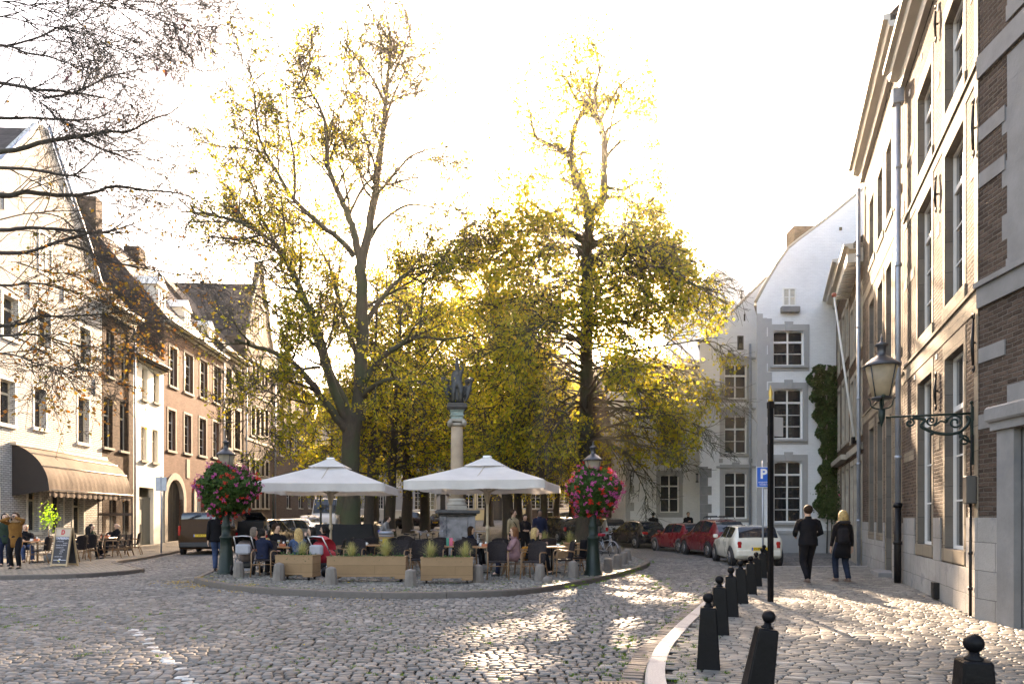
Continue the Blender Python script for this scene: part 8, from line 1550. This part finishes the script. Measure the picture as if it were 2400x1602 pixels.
        if hstyle == 'bun': mb.ball(Hd(0, .12, .2), .05, 10)
    if hstyle == 'curly':
        for _ in range(60): d = Vector(g.normal(0, 1, 3)); d.normalize(); d.z = abs(d.z) * 1.1 - .25; d.y = max(d.y, -.55); mb.ball(Hd(d.x * .1, .03 + d.y * .1, .145 + d.z * .11), g.uniform(.025, .04), 6)
    if hstyle != 'bald': mb.build('hair', [hair], r)
    else: mb = MB(); mb.tube([Hd(-.08, .02, .1), Hd(-.06, .09, .1), Hd(.06, .09, .1), Hd(.08, .02, .1)], .02, 6); mb.build('hair', [hair], r)
    if collar:
        mb = MB(); n = 14; mb.tube([S(math.cos(2 * PI * i / n) * .085, math.sin(2 * PI * i / n) * .075, .52 + .01 * math.sin(i * 2)) for i in range(n + 1)], .04, 8, cap=False); mb.build('collar', [collar], r)
    if extra: extra(r, S, Hd, sh, wr, hip)
    return r
def face_to(deg): return R(deg)        # 0 faces the camera, 180 away, 90 faces right (+x)
# the walking pair
def backpack(r, S, Hd, sh, wr, hip):
    mb = MB(); M_ = Matrix.Translation(S(.08, .19, .2)); mb.bbox(-.12, .12, -.07, .07, -.2, .18, .05, M=M_); mb.build('backpack', [cloth('black_bag', (.02, .02, .024))], r)
    mb = MB(); c = S(0, .02, .5); n = 16; mb.tube([c + Vector((math.cos(2 * PI * i / n) * .12, math.sin(2 * PI * i / n) * .09 + .03, .01)) for i in range(n + 1)], .045, 8, cap=False); mb.build('fur_collar', [hairm('dark_fur', (.02, .018, .02))], r)
person('man in black jacket and black trousers walking away on the right pavement', (at(1894, 16.4), 16.4, .105), R(178), 1.82, top=BLACKC, legs=BLACKC, hair=H_BRN, hands=[(-.20, -.24, 1.05), (.20, -.24, 1.05)], feet=[(-.07, -.2, .09), (.09, .22, .13)], build=1.12, shoes=SHOEP)
person('blonde woman in a long black coat with a backpack walking away', (at(1975, 16.8), 16.8, .105), R(183), 1.70, top=BLACKC, legs=cloth('dark_leggings', (.02, .03, .055)), hair=H_BLD, hstyle='bob', hands=[(-.26, -.03, .82), (.25, -.08, .85)], feet=[(-.08, .12, .1), (.09, -.14, .09)], coat=.36, extra=backpack, shoes=SHOEP, turn=20)
# left pavement
person('woman in a tan parka holding a camera to her face on the left pavement', (at(36, 21.2), 21.2, .10), R(15), 1.70, top=TANC, legs=BLACKC, hair=H_BRN, hstyle='long', hands=[(-.05, -.20, 1.58), (.06, -.20, 1.58)], feet=[(-.12, .05, .09), (.12, -.05, .09)], coat=.28, collar=hairm('beige_fur', (.35, .22, .12)),
       extra=lambda r, S, Hd, sh, wr, hip: (lambda mb: (mb.bbox(-.06, .06, -.05, .03, -.035, .035, .01, M=Matrix.Translation(Hd(0, -.16, .10))), mb.build('camera', [IRON], r)))(MB()))
person('person in dark green and tan coat standing behind the woman in the parka', (at(12, 22.3), 22.3, .10), R(30), 1.68, top=GREENC, legs=NAVY, hair=H_BLK, hstyle='long', coat=.2)
person('man in jeans and dark jacket sitting behind the woman in the parka', (at(60, 24.6), 24.6, .10), R(40), 1.76, sit=True, top=BLACKC, legs=JEAN, hair=H_GRY, hstyle='bald', shoes=M('brown_boot', (.10, .045, .025), .5), feet=[(-.1, -.5, .09), (.16, -.42, .09)])
person('dark haired woman in black leaning over the cafe table', (at(200, 26.3), 26.3, .10), R(120), 1.66, sit=True, lean=18, top=BLACKC, legs=BLACKC, hair=H_BLK, hstyle='long')
person('young dark haired man sitting beyond the woman in black', (at(210, 28.2), 28.2, .10), R(80), 1.74, sit=True, lean=14, top=GREENC, legs=BLACKC, hair=H_BLK)
person('bald man in a black jacket before the glass screen', (at(272, 29.9), 29.9, .10), R(-35), 1.76, sit=True, top=BLACKC, legs=BLACKC, hair=H_WHT, hstyle='bald')
# island
person('man in black coat and jeans standing behind the left lamp post, head hidden by flowers', (at(511, 20.2), 20.2, .10), R(195), 1.80, top=BLACKC, legs=JEAN, hair=H_BLK, coat=.12, build=1.15, feet=[(-.1, .1, .09), (.08, -.06, .09)])
person('dark haired woman in navy sitting with a child in her arms at the family table', (at(618, 18.45), 18.45, .105), R(165), 1.64, sit=True, top=NAVY, legs=BLACKC, hair=H_BLK, hstyle='bun', turn=-40, feet=[(-.1, -.35, .09), (.1, -.3, .09)])
person('small child in pale pink held by the woman in navy', (at(632, 18.7), 18.62, .30), R(130), 1.05, sit=True, top=PALEP, legs=PALEP, hair=H_BLD)
person('curly haired man in a black sweater at the far side of the family table', (at(648, 20.3), 20.3, .105), R(25), 1.78, sit=True, lean=8, top=BLACKC, legs=BLACKC, hair=H_BRN, hstyle='curly', turn=35, build=1.1)
person('grey brown haired guest with a coral scarf beside the brown stroller', (at(600, 20.3), 20.3, .105), R(110), 1.66, sit=True, top=CORAL, legs=BLACKC, hair=H_GRY, hstyle='bob')
person('long haired blonde woman in a denim jacket with her back to the camera', (at(699, 19.0), 19.0, .105), R(205), 1.64, sit=True, top=DENIMJ, legs=BLACKC, hair=H_BLD, hstyle='long')
person('woman with a dark bob in black turned to the left at the family table', (at(731, 19.8), 19.8, .105), R(-60), 1.68, sit=True, lean=6, top=BLACKC, legs=BLACKC, hair=H_BLK, hstyle='bob', hands=[(-.12, -.3, .95), (.1, -.2, 1.05)])
person('dark haired guest with a ponytail sitting by the left parasol pole', (at(756, 21.6), 21.6, .105), R(-80), 1.70, sit=True, top=BLACKC, legs=BLACKC, hair=H_BLK, hstyle='pony')
person('brown haired guest in a dark navy coat sitting below the column', (at(1101, 22.0), 22.0, .105), R(75), 1.68, sit=True, lean=10, top=NAVY, legs=BLACKC, hair=H_BRN, hstyle='bob')
person('woman in a dusty pink hooded coat with glasses sitting at the front middle table', (at(1204, 18.5), 18.5, .105), R(-82), 1.70, sit=True, lean=4, top=PINKC, legs=NAVY, hair=H_RED, hstyle='bob', glasses=True, coat=.3, collar=PINKC, build=1.08)
person('blonde woman in a black sweater eating at the sunlit table', (at(1247, 19.1), 19.1, .105), R(80), 1.68, sit=True, lean=14, top=BLACKC, legs=BLACKC, hair=H_BLD, hstyle='long', hands=[(-.1, -.34, .82), (.03, -.22, 1.0)], glasses=True)
def strap(r, S, Hd, sh, wr, hip): mb = MB(); mb.tube([S(-.14, -.03, .5), S(-.02, -.15, .3), S(.16, -.10, .0)], .016, 6); mb.tube([S(-.14, .03, .5), S(0, .15, .28), S(.16, .10, .0)], .016, 6); mb.build('bag_strap', [BLACKC], r); mb = MB(); mb.bbox(-.05, .05, -.13, .13, -.16, .08, .03, M=Matrix.Translation(S(.22, 0, -.05))); mb.build('shoulder_bag', [BLACKC], r)
person('man in a beige jacket with a dark shoulder strap standing behind the tables', (at(1203, 26.0), 26.0, .105), R(40), 1.84, top=BEIGE, legs=NAVY, hair=H_BRN, extra=strap, turn=25, coat=.06)
person('woman in a black coat looking down between the two standing men', (at(1230, 26.6), 26.6, .105), R(10), 1.68, top=BLACKC, legs=BLACKC, hair=H_BRN, hstyle='pony', nod=15, hands=[(-.1, -.25, 1.1), (.1, -.25, 1.1)], coat=.25)
def stripe(r, S, Hd, sh, wr, hip):
    for nm, z0, z1, m_ in (('white_stripe', .40, .46, WHITEC), ('blue_stripe', .27, .395, BLUEC)): N = [tuple(S(0, 0, z0)) + (.171, .121), tuple(S(0, 0, z1)) + (.168 if nm[0] == 'b' else .155, .118)]; skin(nm, N, [(0, 1)], m_, r, 1)
person('man in a navy jacket with white and blue chest stripes standing under the trees', (at(1265, 27.2), 27.2, .105), R(15), 1.86, top=NAVY, legs=BLACKC, hair=H_BLK, skinm=SKIND, extra=stripe, build=1.1, turn=-15)
person('person in a grey sweater leaning on the wooden barrel', (at(893, 29.5), 29.5, .105), R(85), 1.70, lean=32, top=GREYC, legs=BLUEC, hair=H_BRN, hands=[(-.1, -.5, 1.05), (.1, -.5, 1.05)])
person('person in black with hair hood standing behind the black hatchback', (at(1531, 40.5), 40.5, .20), R(180), 1.78, top=BLACKC, legs=BLACKC, hair=H_BLK, hstyle='short', build=1.15)
person('person in black facing the camera before the white corner house', (at(1613, 40.5), 40.5, .20), R(0), 1.80, top=BLACKC, legs=BLACKC, hair=H_BRN, build=1.15, hands=[(-.06, -.25, 1.2), (.06, -.25, 1.2)])
# coat over a chair and orange bag
mb = MB(); mb.bbox(-.18, .18, -.06, .06, 0, .42, .05); tag(mb.build('handbag', [cloth('orange_cloth', (.5, .2, .03))], None, (at(1238, 19.3), 19.45, .42), R(10)), 'orange bag hanging behind the pink coat woman', 'bag')
mb = MB(); mb.bbox(-.24, .24, -.05, .06, 0, .5, .05); tag(mb.build('folded_jacket', [BLACKC], None, (at(1352, 19.4) + .2, 19.35, .52), R(105)), 'dark jacket hung over a chair back at the sunlit table', 'jacket')
# ---- thin haze added for the sun's glow, standing in for lens flare
mb = MB(); mb.box(-75, 75, -8, 140, -1.2, 36); hz = mb.build('haze', []) if False else link('haze', mb.mesh('haze', []), None)
t = NT('flare_haze'); v = t.node('ShaderNodeVolumePrincipled', Density=.00045, Anisotropy=.93); v.inputs['Color'].default_value = (1, .93, .82, 1); t.l(v.outputs[0], t.out.inputs['Volume']); hz.data.materials.append(t.m); tag(hz, kind='stuff'); tag(hz, 'thin pale haze added for the flare around the low sun', 'haze')
